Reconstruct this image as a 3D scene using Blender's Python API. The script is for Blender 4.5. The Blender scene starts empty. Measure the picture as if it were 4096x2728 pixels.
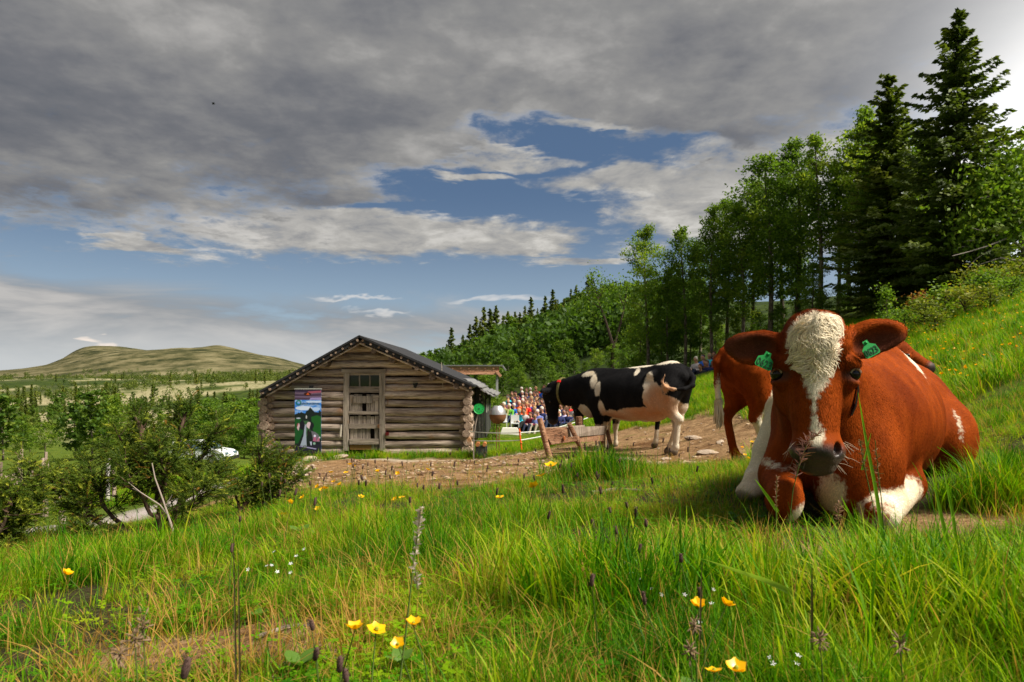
import bpy, math, random
import numpy as np
from mathutils import Vector, Matrix

S = bpy.context.scene
COL = S.collection
R = math.radians
rng = np.random.default_rng(11)
random.seed(5)

# ---------------------------------------------------------------- camera
F = 683.0                                   # focal length in pixels of a 1024 wide frame
HZ = 380.0                                  # row of the horizon
cam = bpy.data.cameras.new('camera'); camo = bpy.data.objects.new('camera', cam); COL.objects.link(camo)
cam.sensor_width = 36; cam.lens = 36 * F / 1024; cam.shift_y = (HZ - 341) / 1024
cam.clip_start = .05; cam.clip_end = 20000
camo.rotation_euler = (R(90), 0, 0)
cam.dof.use_dof = True; cam.dof.focus_distance = 2.5; cam.dof.aperture_fstop = 10.0
S.camera = camo
S.view_settings.view_transform = 'Standard'; S.view_settings.look = 'None'
S.view_settings.gamma = 1; S.view_settings.use_curve_mapping = False
S.view_settings.exposure = 1.4
S.cycles.use_denoising = True
S.cycles.max_bounces = 6; S.cycles.transparent_max_bounces = 6
S.cycles.sample_clamp_indirect = 6

# ---------------------------------------------------------------- sun and sky
SUN_AZ, SUN_EL = 110.0, 50.0
sl = bpy.data.lights.new('sun', 'SUN'); slo = bpy.data.objects.new('sun', sl); COL.objects.link(slo)
sl.energy = 3.1; sl.angle = R(18); sl.color = (1, .93, .80)
sd = Vector((math.sin(R(SUN_AZ)) * math.cos(R(SUN_EL)), math.cos(R(SUN_AZ)) * math.cos(R(SUN_EL)), math.sin(R(SUN_EL))))
slo.rotation_euler = sd.to_track_quat('Z', 'Y').to_euler()

class NT:
    """small helper for node trees"""
    def __init__(s, nt): s.nt = nt; nt.nodes.clear()
    def n(s, t, **kw):
        nd = s.nt.nodes.new(t)
        for k, v in kw.items():
            if k.startswith('_'): setattr(nd, k[1:], v)
            else: s.put(nd, k, v)
        return nd
    def put(s, nd, k, v):
        inp = nd.inputs[int(k[1:])] if k[0] == 'i' and k[1:].isdigit() else nd.inputs[k]
        if isinstance(v, bpy.types.Node): v = v.outputs[0]
        if isinstance(v, bpy.types.NodeSocket): s.nt.links.new(v, inp)
        else:
            if inp.type == 'RGBA' and len(v) == 3: v = tuple(v) + (1,)
            inp.default_value = v
    def m(s, op, a, b=0.0, c=None, clamp=False):
        nd = s.nt.nodes.new('ShaderNodeMath'); nd.operation = op; nd.use_clamp = clamp
        s.put(nd, 'i0', a); s.put(nd, 'i1', b)
        if c is not None: s.put(nd, 'i2', c)
        return nd.outputs[0]
    def mix(s, f, a, b, mode='MIX'):
        nd = s.nt.nodes.new('ShaderNodeMix'); nd.data_type = 'RGBA'; nd.blend_type = mode
        for i, v in ((0, f), (6, a), (7, b)):
            if isinstance(v, bpy.types.Node): v = v.outputs[0]
            if isinstance(v, bpy.types.NodeSocket): s.nt.links.new(v, nd.inputs[i])
            else: nd.inputs[i].default_value = (tuple(v) + (1,) if i and len(v) == 3 else v)
        return nd.outputs[2]
    def ramp(s, f, stops, interp='LINEAR'):
        nd = s.nt.nodes.new('ShaderNodeValToRGB'); nd.color_ramp.interpolation = interp
        e = nd.color_ramp.elements
        while len(e) < len(stops): e.new(.5)
        for k, (p, c) in enumerate(stops):
            e[k].position = p; e[k].color = tuple(c) + (1,) if len(c) == 3 else c
        s.put(nd, 'i0', f); return nd.outputs[0]
    def smooth(s, x, lo, hi):
        nd = s.nt.nodes.new('ShaderNodeMapRange'); nd.interpolation_type = 'SMOOTHSTEP'
        s.put(nd, 'i0', x); nd.inputs[1].default_value = lo; nd.inputs[2].default_value = hi
        nd.inputs[3].default_value = 0; nd.inputs[4].default_value = 1
        return nd.outputs[0]
    def noise(s, vec, scale, detail=4, rough=.55, dist=0.0, dim='3D'):
        nd = s.nt.nodes.new('ShaderNodeTexNoise'); nd.noise_dimensions = dim
        if vec is not None: s.put(nd, 'Vector', vec)
        nd.inputs['Scale'].default_value = scale; nd.inputs['Detail'].default_value = detail
        nd.inputs['Roughness'].default_value = rough; nd.inputs['Distortion'].default_value = dist
        return nd.outputs[0]
    def mapped(s, vec, sc=(1, 1, 1), loc=(0, 0, 0)):
        nd = s.nt.nodes.new('ShaderNodeMapping'); s.put(nd, 'Vector', vec)
        nd.inputs['Scale'].default_value = sc; nd.inputs['Location'].default_value = loc
        return nd.outputs[0]

W = bpy.data.worlds.new('World'); S.world = W; W.use_nodes = True
T = NT(W.node_tree)
def azel(px, py):
    a = math.atan2(px - 512, F); return math.degrees(a), math.degrees(math.atan2(HZ - py, math.hypot(px - 512, F)))
tc = T.n('ShaderNodeTexCoord')
sx = T.n('ShaderNodeSeparateXYZ', i0=tc.outputs['Generated'])
X, Y, Z = sx.outputs
az = T.m('MULTIPLY', T.m('ARCTAN2', X, Y), 57.29578)
el = T.m('MULTIPLY', T.m('ARCSINE', Z), 57.29578)
zz = T.m('ADD', T.m('MAXIMUM', Z, 0.0), .13)
cp = T.n('ShaderNodeCombineXYZ', i0=T.m('DIVIDE', X, zz), i1=T.m('DIVIDE', Y, zz), i2=0.0).outputs[0]   # point on the cloud deck
ae = T.n('ShaderNodeCombineXYZ', i0=T.m('MULTIPLY', az, .035), i1=T.m('MULTIPLY', el, .16), i2=0.0).outputs[0]
nb = T.noise(cp, .85, 5, .52, .12)             # big billows
ns = T.noise(cp, 4.6, 5, .62, .25)            # cloudlets
nh = T.noise(ae, 1.7, 5, .6, .4)              # horizontal streaks
wob_el = T.m('MULTIPLY', T.m('SUBTRACT', nh, .5), 6.5)
wob_az = T.m('MULTIPLY', T.m('SUBTRACT', nb, .5), 14)
el2 = T.m('ADD', el, wob_el); az2 = T.m('ADD', az, wob_az)
def blob(px, py, wx, wy, p=1.0):
    a0, e0 = azel(px, py); ra = wx / F * 57.3 * .85; re = wy / F * 57.3 * .93
    u = T.m('DIVIDE', T.m('SUBTRACT', az2, a0), ra); v = T.m('DIVIDE', T.m('SUBTRACT', el2, e0), re)
    return T.m('MULTIPLY', T.m('SUBTRACT', 1.0, T.m('ADD', T.m('MULTIPLY', u, u), T.m('MULTIPLY', v, v))), p)
def union(vals):
    o = vals[0]
    for v in vals[1:]: o = T.m('SMOOTH_MAX', o, v, .25)
    return o
# the deck: overcast above a line that rises from left to right, with blue gaps
line = T.m('ADD', 14.3, T.m('MULTIPLY', az, .10))
deck = T.m('MULTIPLY', T.m('SUBTRACT', el2, line), .22)
gap = union([blob(560, 143, 120, 24), blob(520, 185, 160, 26), blob(430, 208, 120, 12), blob(660, 150, 60, 14, .7)])
deck = T.m('SUBTRACT', T.m('MINIMUM', deck, 1.2), T.m('MULTIPLY', T.m('MAXIMUM', T.m('ADD', gap, .45), 0.0), 1.25))
mid = union([blob(390, 235, 215, 24), blob(520, 240, 80, 14), blob(155, 245, 70, 8.5), blob(640, 182, 125, 17),
             blob(590, 258, 75, 7, .7), blob(520, 160, 80, 7, .5), blob(600, 128, 60, 6, .6), blob(480, 176, 50, 6, .8), blob(760, 200, 180, 60), blob(330, 214, 70, 14)])
low = T.m('MULTIPLY', T.m('SUBTRACT', 6.3, T.m('ADD', el2, T.m('MULTIPLY', az, .045))), .28)
low = T.m('MINIMUM', low, .55)
thin = union([blob(505, 297, 62, 3, .6), blob(350, 300, 55, 3.4, .6), blob(378, 316, 50, 3, .5)])
nf = T.noise(cp, 13.0, 5, .65, .2)
dn = T.m('MULTIPLY', T.m('SUBTRACT', T.m('ADD', T.m('ADD', T.m('MULTIPLY', ns, .5), T.m('MULTIPLY', nf, .3)), T.m('MULTIPLY', nb, .2)), .5), 3.4)
c_deck = T.smooth(T.m('ADD', deck, T.m('MULTIPLY', dn, 1.5)), -.5, .75)
c_mid = T.smooth(T.m('ADD', mid, T.m('MULTIPLY', dn, .9)), -.25, .6)
c_low = T.smooth(T.m('ADD', low, T.m('MULTIPLY', T.m('SUBTRACT', nh, .5), 3.6)), -.1, .6)
c_thin = T.smooth(T.m('ADD', thin, T.m('MULTIPLY', dn, .55)), -.1, 1.0)
sky = T.n('ShaderNodeTexSky', _sky_type='NISHITA', _sun_disc=False, _sun_elevation=R(SUN_EL), _sun_rotation=R(SUN_AZ), _altitude=900, _dust_density=.7)
sunv = T.n('ShaderNodeVectorMath', _operation='DOT_PRODUCT', i0=tc.outputs['Generated'],
           i1=(math.sin(R(43)) * math.cos(R(15)), math.cos(R(43)) * math.cos(R(15)), math.sin(R(15)))).outputs['Value']
glow = T.m('POWER', T.m('MAXIMUM', sunv, 0.0), 60.0)
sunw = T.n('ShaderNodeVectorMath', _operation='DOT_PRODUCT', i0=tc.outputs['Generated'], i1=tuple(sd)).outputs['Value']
aure = T.m('POWER', T.m('MAXIMUM', sunw, 0.0), 16.0)         # bright cloud veil round the sun, out of view, added to soften the light
K = 1.0                                         # cloud radiance below is written for the picture, K scales it to the sky strength
blue = T.mix(T.smooth(el, -1, 16), (1.75, 2.25, 2.7), (.32, .58, 1.06))
blue = T.mix(.35, blue, T.mix(1.0, sky.outputs[0], (.35, .35, .35), 'MULTIPLY'))
g = T.m('ADD', T.m('ADD', T.m('MULTIPLY', nb, .62), T.m('MULTIPLY', T.noise(cp, 2.4, 5, .56, .15), .52)), T.m('MULTIPLY', T.m('SUBTRACT', nf, .5), .12))
edge = T.m('MULTIPLY', T.smooth(c_deck, 1.0, .35), .10)
g = T.m('ADD', g, edge)
deckc = T.ramp(g, [(.38, (.47, .52, .62)), (.50, (.72, .74, .81)), (.60, (1.14, 1.13, 1.12)), (.70, (1.9, 1.85, 1.78)), (.82, (3.1, 3.0, 2.9))])
midc = T.ramp(ns, [(.30, (1.05, 1.08, 1.15)), (.52, (1.85, 1.80, 1.7)), (.72, (3.1, 3.0, 2.8))])
lowc = T.ramp(nh, [(.32, (.80, .86, .98)), (.48, (1.3, 1.33, 1.38)), (.62, (2.2, 2.1, 2.0))])
lowc = T.mix(T.smooth(el, 5.5, 0), lowc, (2.4, 2.5, 2.55))
c = T.mix(T.m('MULTIPLY', c_low, .92), blue, lowc)
c = T.mix(c_thin, c, (3.0, 2.95, 2.9))
c = T.mix(c_mid, c, midc)
c = T.mix(c_deck, c, deckc)
c = T.mix(T.m('MULTIPLY', T.m('MINIMUM', glow, 1.0), .85), c, (8.0, 7.9, 7.7))
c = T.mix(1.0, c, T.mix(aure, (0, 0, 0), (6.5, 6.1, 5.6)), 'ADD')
pc = T.smooth(T.m('ADD', blob(97, 337, 13, 5.5, 1.2), T.m('MULTIPLY', dn, .7)), .1, 1.3)
c = T.mix(T.m('MULTIPLY', pc, .8), c, (4.3, 3.7, 3.2))
c = T.mix(T.smooth(el, 0, -4), c, (.5, .55, .35))
bg = T.n('ShaderNodeBackground', Color=c, Strength=.092)
T.n('ShaderNodeOutputWorld', Surface=bg)

# ---------------------------------------------------------------- helpers
def P(px, py, d): return np.array([(px - 512) / F * d, d, (HZ - py) / F * d])

def _hash(ix, iy, iz):
    h = (ix.astype(np.int64) * 374761393 + iy.astype(np.int64) * 668265263 + iz.astype(np.int64) * 2147483647) & 0xffffffff
    h = ((h ^ (h >> 13)) * 1274126177) & 0xffffffff
    return ((h ^ (h >> 16)) & 0xffff) / 65535.0
def vnoise(x, y, z=None):
    x = np.asarray(x, float); y = np.asarray(y, float); z = np.zeros_like(x) if z is None else np.asarray(z, float)
    ix, iy, iz = np.floor(x), np.floor(y), np.floor(z)
    fx, fy, fz = x - ix, y - iy, z - iz
    fx, fy, fz = [f * f * (3 - 2 * f) for f in (fx, fy, fz)]
    ix, iy, iz = ix.astype(int), iy.astype(int), iz.astype(int)
    r = 0
    for a in (0, 1):
        for b in (0, 1):
            for c_ in (0, 1):
                w = (fx if a else 1 - fx) * (fy if b else 1 - fy) * (fz if c_ else 1 - fz)
                r = r + w * _hash(ix + a, iy + b, iz + c_)
    return r
def fbm(x, y, z=None, oct=4):
    v, a, t = 0, 1, 0
    for o in range(oct):
        k = 2.03 ** o
        v = v + a * vnoise(np.asarray(x) * k + 17 * o, np.asarray(y) * k - 9 * o, None if z is None else np.asarray(z) * k); t += a; a *= .5
    return v / t
def sstep(x, a, b):
    t = np.clip((np.asarray(x, float) - a) / (b - a), 0, 1); return t * t * (3 - 2 * t)

def mat(name, fn=None, col=(.5, .5, .5), rough=.85, spec=.2):
    m = bpy.data.materials.new(name); m.use_nodes = True
    t = NT(m.node_tree)
    out = t.n('ShaderNodeOutputMaterial')
    if fn: sh = fn(t)
    else: sh = t.n('ShaderNodeBsdfPrincipled', **{'Base Color': col, 'Roughness': rough, 'Specular IOR Level': spec})
    t.put(out, 'i0', sh)
    return m
def princ(t, col, rough=.85, spec=.2, bump=None, bstr=.5, bdist=.01, **kw):
    b = t.n('ShaderNodeBsdfPrincipled', **{'Base Color': col, 'Roughness': rough, 'Specular IOR Level': spec})
    for k, v in kw.items(): t.put(b, k.replace('_', ' '), v)
    if bump is not None:
        bn = t.n('ShaderNodeBump', Strength=bstr, Distance=bdist, Height=bump); t.put(b, 'Normal', bn)
    return b
def leafy(t, col, trans=.4, rough=.6, spec=.15):
    d = princ(t, col, rough, spec)
    tr = t.n('ShaderNodeBsdfTranslucent', Color=t.mix(1.0, col, (1.25, 1.3, .6), 'MULTIPLY'))
    return t.n('ShaderNodeMixShader', i0=trans, i1=d, i2=tr)

def mesh_np(name, V, Fq, attrs=None, smooth=False, mats=(), midx=None):
    """mesh from arrays; Fq is an (n,k) array or list of them"""
    me = bpy.data.meshes.new(name)
    V = np.ascontiguousarray(V, dtype=np.float32).reshape(-1, 3)
    fl = [np.asarray(f, dtype=np.int32) for f in (Fq if isinstance(Fq, list) else [Fq]) if len(f)]
    me.vertices.add(len(V)); me.vertices.foreach_set('co', V.ravel())
    nl = sum(f.size for f in fl); nf = sum(len(f) for f in fl)
    me.loops.add(nl); me.loops.foreach_set('vertex_index', np.concatenate([f.ravel() for f in fl]))
    st = []; o = 0
    for f in fl:
        st.append(o + np.arange(len(f), dtype=np.int32) * f.shape[1]); o += f.size
    me.polygons.add(nf); me.polygons.foreach_set('loop_start', np.concatenate(st).astype(np.int32))
    for m in mats: me.materials.append(m)
    if midx is not None: me.polygons.foreach_set('material_index', np.asarray(midx, dtype=np.int32))
    me.polygons.foreach_set('use_smooth', np.full(nf, smooth, dtype=bool))
    me.update(calc_edges=True)
    for k, (dom, v) in (attrs or {}).items():
        v = np.asarray(v, dtype=np.float32)
        a = me.attributes.new(k, 'FLOAT' if v.ndim == 1 else 'FLOAT_VECTOR', dom)
        a.data.foreach_set('value' if v.ndim == 1 else 'vector', v.ravel())
    return me

class MB:
    """collects boxes, tubes, sheets; build() links them as ONE mesh object"""
    def __init__(s): s.v = []; s.f = []; s.a = []
    def add(s, V, Fc, a=0.0):
        o = len(s.v); s.v += [tuple(map(float, p)) for p in V]; s.f += [tuple(int(i) + o for i in f) for f in Fc]; s.a += [a] * len(V); return s
    def box(s, c0, dx, dy, dz, a=0.0, bev=0.0):
        """box from a corner and three edge vectors"""
        c0, dx, dy, dz = [np.array(q, float) for q in (c0, dx, dy, dz)]
        V = [c0 + i * dx + j * dy + k * dz for k in (0, 1) for j in (0, 1) for i in (0, 1)]
        return s.add(V, [(0, 2, 3, 1), (4, 5, 7, 6), (0, 1, 5, 4), (2, 6, 7, 3), (0, 4, 6, 2), (1, 3, 7, 5)], a)
    def cbox(s, lo, hi, a=0.0):
        lo = np.array(lo, float); hi = np.array(hi, float); e = hi - lo
        return s.box(lo, (e[0], 0, 0), (0, e[1], 0), (0, 0, e[2]), a)
    def bar(s, p, q, w, h, up=(0, 0, 1), a=0.0):
        p = np.array(p, float); q = np.array(q, float); d = q - p
        sd_ = np.cross(d, up); sd_ /= max(np.linalg.norm(sd_), 1e-9); u = np.cross(sd_, d); u /= np.linalg.norm(u)
        return s.box(p - sd_ * w / 2 - u * h / 2, d, sd_ * w, u * h, a)
    def tube(s, pts, rads, n=8, cap=True, a=0.0, jit=0.0, rg=None, sy=1.0):
        pts = np.array(pts, float); k = len(pts); rads = np.broadcast_to(np.array(rads, float), (k,))
        V = []; u = None
        for i in range(k):
            t = pts[min(i + 1, k - 1)] - pts[max(i - 1, 0)]; t = t / max(np.linalg.norm(t), 1e-9)
            if u is None:
                u = np.cross(t, (0, 0, 1)) if abs(t[2]) < .9 else np.cross(t, (0, 1, 0))
            u = u - t * np.dot(u, t); u /= max(np.linalg.norm(u), 1e-9); w = np.cross(t, u)
            for j in range(n):
                an = 2 * math.pi * j / n; r = rads[i]
                if jit and rg is not None: r *= 1 + jit * rg.uniform(-1, 1)
                V.append(pts[i] + r * (math.cos(an) * u + sy * math.sin(an) * w))
        Fc = [(i * n + j, i * n + (j + 1) % n, (i + 1) * n + (j + 1) % n, (i + 1) * n + j) for i in range(k - 1) for j in range(n)]
        if cap: Fc += [tuple(range(n))[::-1], tuple(range((k - 1) * n, k * n))]
        return s.add(V, Fc, a)
    def lathe(s, c0, prof, n=20, a=0.0):
        c0 = np.array(c0, float); V = []; k = len(prof)
        for r, z in prof:
            for j in range(n):
                an = 2 * math.pi * j / n; V.append(c0 + (r * math.cos(an), r * math.sin(an), z))
        Fc = [(i * n + j, i * n + (j + 1) % n, (i + 1) * n + (j + 1) % n, (i + 1) * n + j) for i in range(k - 1) for j in range(n)]
        Fc += [tuple(range(n))[::-1], tuple(range((k - 1) * n, k * n))]
        return s.add(V, Fc, a)
    def build(s, name, m, parent=None, smooth=False, off=(0, 0, 0)):
        me = bpy.data.meshes.new(name)
        me.from_pydata([(x - off[0], y - off[1], z - off[2]) for x, y, z in s.v], [], s.f); me.validate()
        if m: me.materials.append(m)
        if smooth:
            for p in me.polygons: p.use_smooth = True
            try: me.set_sharp_from_angle(angle=R(50))
            except Exception: pass
        at = me.attributes.new('a', 'FLOAT', 'POINT'); at.data.foreach_set('value', np.array(s.a[:len(me.vertices)], dtype=np.float32))
        return obj(name, me, parent)

def obj(name, me, parent=None, loc=None):
    o = bpy.data.objects.new(name, me); COL.objects.link(o)
    if parent is not None: o.parent = parent
    if loc is not None: o.location = [float(q) for q in loc]
    return o
def tag(o, label=None, cat=None, group=None, kind=None):
    if label: o['label'] = label
    if cat: o['category'] = cat
    if group: o['group'] = group
    if kind: o['kind'] = kind
    return o
def thing(name, label, cat, loc=(0, 0, 0), group=None, rotz=0.0):
    o = bpy.data.objects.new(name, None); COL.objects.link(o); o.empty_display_size = .1
    o.location = [float(q) for q in loc]; o.rotation_euler = (0, 0, rotz)
    return tag(o, label, cat, group)
def dup(root, loc, rotz=0.0, sc=1.0, label=None, group=None):
    kids = {}
    def cp(o, par):
        c_ = o.copy(); COL.objects.link(c_)
        if par is not None: c_.parent = par
        for ch in KIDS.get(o.name, []): cp(ch, c_)
        return c_
    r = cp(root, None); r.location = [float(q) for q in loc]; r.rotation_euler = (0, 0, rotz)
    r.scale = (sc, sc, sc) if np.isscalar(sc) else sc
    if label: r['label'] = label
    if group: r['group'] = group
    return r
KIDS = {}
def note_kids(root):
    def rec(o):
        KIDS[o.name] = list(o.children)
        for ch in o.children: rec(ch)
    rec(root)
# ---------------------------------------------------------------- terrain
_CP = {
 -120: [(.5, -.5), (1, -.5), (2, -.66), (4, -1.2), (9, -2.5), (12, -2.9), (20, -3.8), (48, -6.2), (100, -10.5), (200, -14), (400, -15), (800, -7), (1500, 8), (2500, 20), (6000, -60)],
 0: [(.5, -.5), (1, -.5), (2, -.62), (3.5, -.84), (5, -1.25), (9, -2.3), (12, -2.7), (20, -3.6), (48, -5.9), (100, -10), (200, -13), (400, -13), (800, -6), (1500, 7), (2500, 22), (6000, -60)],
 30: [(2500, 26)], 48: [(800, -4), (1500, 12), (2500, 40), (3300, 30)], 62: [(2500, 82)],
 78: [(1500, 18), (2500, 116), (3300, 60)],
 100: [(1500, 22), (2500, 122), (3300, 60)],
 150: [(.5, -.5), (1, -.5), (2, -.58), (3.5, -.8), (5, -1.05), (9, -1.95), (12, -2.35), (20, -3.3), (48, -5.6), (100, -9.5), (200, -12.5), (400, -10), (800, -2), (1500, 25), (2500, 104), (3300, 60), (6000, -60)],
 188: [(2500, 105)], 217: [(1500, 26), (2500, 134), (3300, 60)],
 255: [(1500, 20), (2500, 92), (3300, 50)],
 300: [(.5, -.5), (1, -.5), (2, -.55), (4, -.72), (5, -.85), (8, -1.25), (12, -1.68), (16, -1.98), (18, -2.1), (22, -2.7), (30, -3.9), (48, -5.4), (100, -8.5), (200, -9), (400, -5), (800, 4), (1500, 20), (2500, 60), (3300, 40), (6000, -60)],
 430: [(.5, -.5), (1, -.5), (2, -.54), (4, -.67), (8, -1.03), (12, -1.45), (16, -1.9), (18, -2.03), (25, -2.5), (36, -2.9), (47, -2.4), (65, -2.6), (100, -4), (200, 0), (400, 8), (800, 20), (1100, 21), (2500, 0), (6000, -60)],
 500: [(.5, -.5), (1, -.5), (2, -.54), (4, -.64), (6, -.84), (10, -1.15), (14, -1.6), (18, -1.95), (25, -2.35), (35.5, -2.66), (47.5, -1.5), (60, -.6), (75, .3), (100, 1.4), (200, 7), (400, 19), (700, 36), (1100, 20), (2500, -20), (6000, -60)],
 560: [(.5, -.5), (1, -.5), (2, -.54), (4, -.6), (6, -.8), (10, -1.1), (14, -1.4), (18, -1.65), (27, -2.15), (35.5, -2.5), (47.5, -1.35), (60, .2), (75, 1.6), (100, 4.5), (200, 15), (500, 44), (700, 40), (1500, -10), (6000, -60)],
 640: [(.5, -.5), (1, -.5), (2, -.54), (4, -.59), (7, -.87), (10, -1.12), (14, -1.12), (20, -1.0), (30, -.6), (45, -.1), (60, 1.6), (100, 8), (200, 22), (400, 46), (700, 50), (1500, 0), (6000, -60)],
 700: [(.5, -.5), (1, -.5), (2, -.54), (4, -.57), (7, -.85), (10, -1.03), (14, -.80), (18, -.55), (30, .0), (36, .33), (44, .85), (55, 1.7), (70, 3.4), (100, 8), (200, 23), (500, 48), (1500, 10), (6000, -60)],
 800: [(.5, -.5), (1, -.5), (2.5, -.54), (4, -.53), (7, -.80), (10, -.6), (18, .3), (30, 1.8), (45, 3.8), (60, 6.2), (100, 11), (200, 23), (500, 48), (1500, 20), (6000, -60)],
 900: [(.5, -.5), (1, -.5), (2.5, -.53), (4, -.45), (7, -.50), (10, -.12), (18, 1.2), (28, 2.7), (45, 5.5), (60, 7.8), (100, 13.5), (200, 26), (500, 50), (1500, 30), (6000, -60)],
 1024: [(.5, -.5), (1, -.5), (2.5, -.5), (4, -.3), (7, .15), (10, .65), (18, 2.15), (26, 3.7), (45, 8), (60, 10.5), (100, 16), (200, 28), (500, 52), (1500, 40), (6000, -60)],
 1180: [(.5, -.5), (1, -.48), (2.5, -.42), (4, -.1), (7, .5), (10, 1.2), (18, 3.1), (26, 5), (45, 10), (60, 13), (100, 20), (200, 34), (500, 60), (1500, 50), (6000, -60)],
}
_pts = []; _val = []
for px_, lst in _CP.items():
    th_ = math.atan2(px_ - 512, F)
    for d_, z_ in lst:
        _pts.append((th_ / .37, math.log(d_ / math.cos(th_)))); _val.append(math.asinh(z_ / .5))
_pts = np.array(_pts); _val = np.array(_val)
def _tps(r2): return np.where(r2 > 1e-12, r2 * np.log(np.maximum(r2, 1e-12)) * .5, 0)
_n = len(_pts)
_A = np.zeros((_n + 3, _n + 3))
_A[:_n, :_n] = _tps(((_pts[:, None] - _pts[None]) ** 2).sum(-1)) + np.eye(_n) * .002
_A[:_n, _n] = 1; _A[:_n, _n + 1:] = _pts; _A[_n, :_n] = 1; _A[_n + 1:, :_n] = _pts.T
_w = np.linalg.solve(_A, np.concatenate([_val, np.zeros(3)]))
TH0, TH1 = math.atan2(-120 - 512, F), math.atan2(1180 - 512, F)
def H(x, y, bumps=True):
    x = np.atleast_1d(np.asarray(x, float)); y = np.atleast_1d(np.asarray(y, float))
    r = np.hypot(x, y); th = np.arctan2(x, y)
    thc = np.clip(th, TH0, TH1)
    out = np.empty_like(r)
    for i in range(0, len(r), 20000):
        q = np.stack([thc[i:i + 20000] / .37, np.log(np.clip(r[i:i + 20000], .5, 7500))], -1)
        f = _tps(((q[:, None] - _pts[None]) ** 2).sum(-1)) @ _w[:_n] + _w[_n] + q @ _w[_n + 1:]
        out[i:i + 20000] = np.sinh(f) * .5
    behind = sstep(np.maximum(TH0 - th, th - TH1), 0, 1.6)
    out = out * (1 - behind) + (-.5 - .01 * np.minimum(r, 400)) * behind
    if bumps:
        a = np.minimum(.018 + .006 * r, .10) * sstep(r, .2, 1.5)
        out = out + a * (fbm(x * 1.1 + 40, y * 1.1 + 7, oct=3) - .5) * 1.5
        out = out + np.clip((r - 250) / 900, 0, 1) * 9 * (fbm(x / 160, y / 160 + 3, oct=4) - .5) + sstep(r, 1400, 2300) * (th < 0) * 15 * (fbm(x / 210 + 5, y / 330, oct=5) - .5)
    return out
def G(px, d):
    x = (px - 512) / F * d; return np.array([x, d, H(x, d)[0]])

def interp(tab, x): 
    t = np.array(tab, float); return np.interp(x, t[:, 0], t[:, 1])
def masks(x, y):
    """where the earth is bare, where the path, the road and the lichen run"""
    x = np.asarray(x, float); y = np.asarray(y, float)
    yy = np.maximum(y, .05); px = np.clip(512 + F * x / yy, -200, 1250); d = yy
    nz = fbm(x * .9, y * .9, oct=4) - .5; nf = fbm(x * 3.1 + 9, y * 3.1, oct=3) - .5
    lo = interp([(200, 10.5), (285, 7.0), (330, 5.4), (400, 4.8), (470, 4.3), (560, 4.5), (600, 5.6), (690, 5.5), (745, 5.9), (775, 7.0), (815, 9.4)], px)
    hi = interp([(200, 10.6), (270, 14), (300, 16.3), (450, 16.9), (545, 15.5), (600, 15.6), (640, 16.3), (700, 14.6), (740, 12.6), (780, 10.6), (815, 9.4)], px)
    t = np.minimum((d - lo) / np.maximum(.12 * d, .4), (hi - d) / np.maximum(.10 * d, .5)) + nz * 2.2 + nf * 1.2
    dirt = sstep(t, -.25, .45) * (y > 0)
    # small bare patches in the near grass
    for (cx, cy, rx, ry, s_) in ((1.78, 2.50, .55, .22, 1), (-.45, 1.30, .42, .20, 1), (-.62, 1.02, .30, .10, .9), (.72, 2.15, .5, .13, .55), (-.1, 1.7, .3, .1, .3), (1.2, 2.2, .5, .12, .7)):
        e = 1 - ((x - cx) / rx) ** 2 - ((y - cy) / ry) ** 2 + nz * 1.5 + nf * 1.6
        dirt = np.maximum(dirt, s_ * sstep(e, 0, .7))
    pl = interp([(255, 17.5), (330, 16.6), (400, 16.0), (470, 15.9), (520, 16.3), (600, 17.4)], px)
    path = sstep(1 - np.abs(d - pl) / (.55 + .25 * nz) + nf * .8, 0, .6) * (px > 285) * (px < 560)
    # gravel road in the valley on the left
    rl = interp([(-200, 11.6), (0, 11.2), (150, 12.5), (230, 15.5), (262, 23), (280, 40)], px)
    rl2 = interp([(-200, 17), (0, 16), (150, 18), (230, 24), (262, 34), (280, 40)], px)
    road = np.maximum(sstep(1.1 - np.abs(d - rl) / np.maximum(.085 * rl, .3) + nf * .3, 0, .3), sstep(1.0 - np.abs(d - rl2) / (.05 * rl2) + nf * .3, 0, .3)) * (px < 285) * (y > 0)
    lich = sstep(fbm(x / 42, y / 60 + 5, oct=4) - .50 + .10 * sstep(d, 150, 400), 0, .07) * sstep(d, 95, 150) * (1 - sstep(px, 330, 470))
    return dirt, path, road, lich

def polar_grid():
    a1 = np.linspace(R(-43), R(43), 330); a2 = np.linspace(R(43), R(317), 50)[1:-1]
    an = np.concatenate([a1, a2]); rr = np.concatenate([[0.0], np.geomspace(.35, 7000, 250)])
    A_, R_ = np.meshgrid(an, rr); x = R_ * np.sin(A_); y = R_ * np.cos(A_)
    z = H(x.ravel(), y.ravel()).reshape(x.shape)
    n, k = len(rr), len(an)
    i, j = np.meshgrid(np.arange(n - 1), np.arange(k), indexing='ij'); j2 = (j + 1) % k
    Fq = np.stack([i * k + j, i * k + j2, (i + 1) * k + j2, (i + 1) * k + j], -1).reshape(-1, 4)
    return np.stack([x, y, z], -1).reshape(-1, 3), Fq[:, ::-1]
gv, gf = polar_grid()
md, mp, mr, ml = masks(gv[:, 0], gv[:, 1])
gpx = 512 + F * gv[:, 0] / np.maximum(gv[:, 1], .05)
mount = sstep(np.hypot(gv[:, 0], gv[:, 1]), 1300, 1750) * (gv[:, 1] > 0) * (gpx < 480)
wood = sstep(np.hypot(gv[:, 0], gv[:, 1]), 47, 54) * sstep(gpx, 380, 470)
_d = gv[:, 1]; _wb = sstep(_d, 380, 700) * (1 - sstep(_d, 1500, 2000)) * (gpx < 430) * sstep(fbm(gv[:, 0] / 70 + 9, gv[:, 1] / 190, oct=4), .40, .52)
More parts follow.
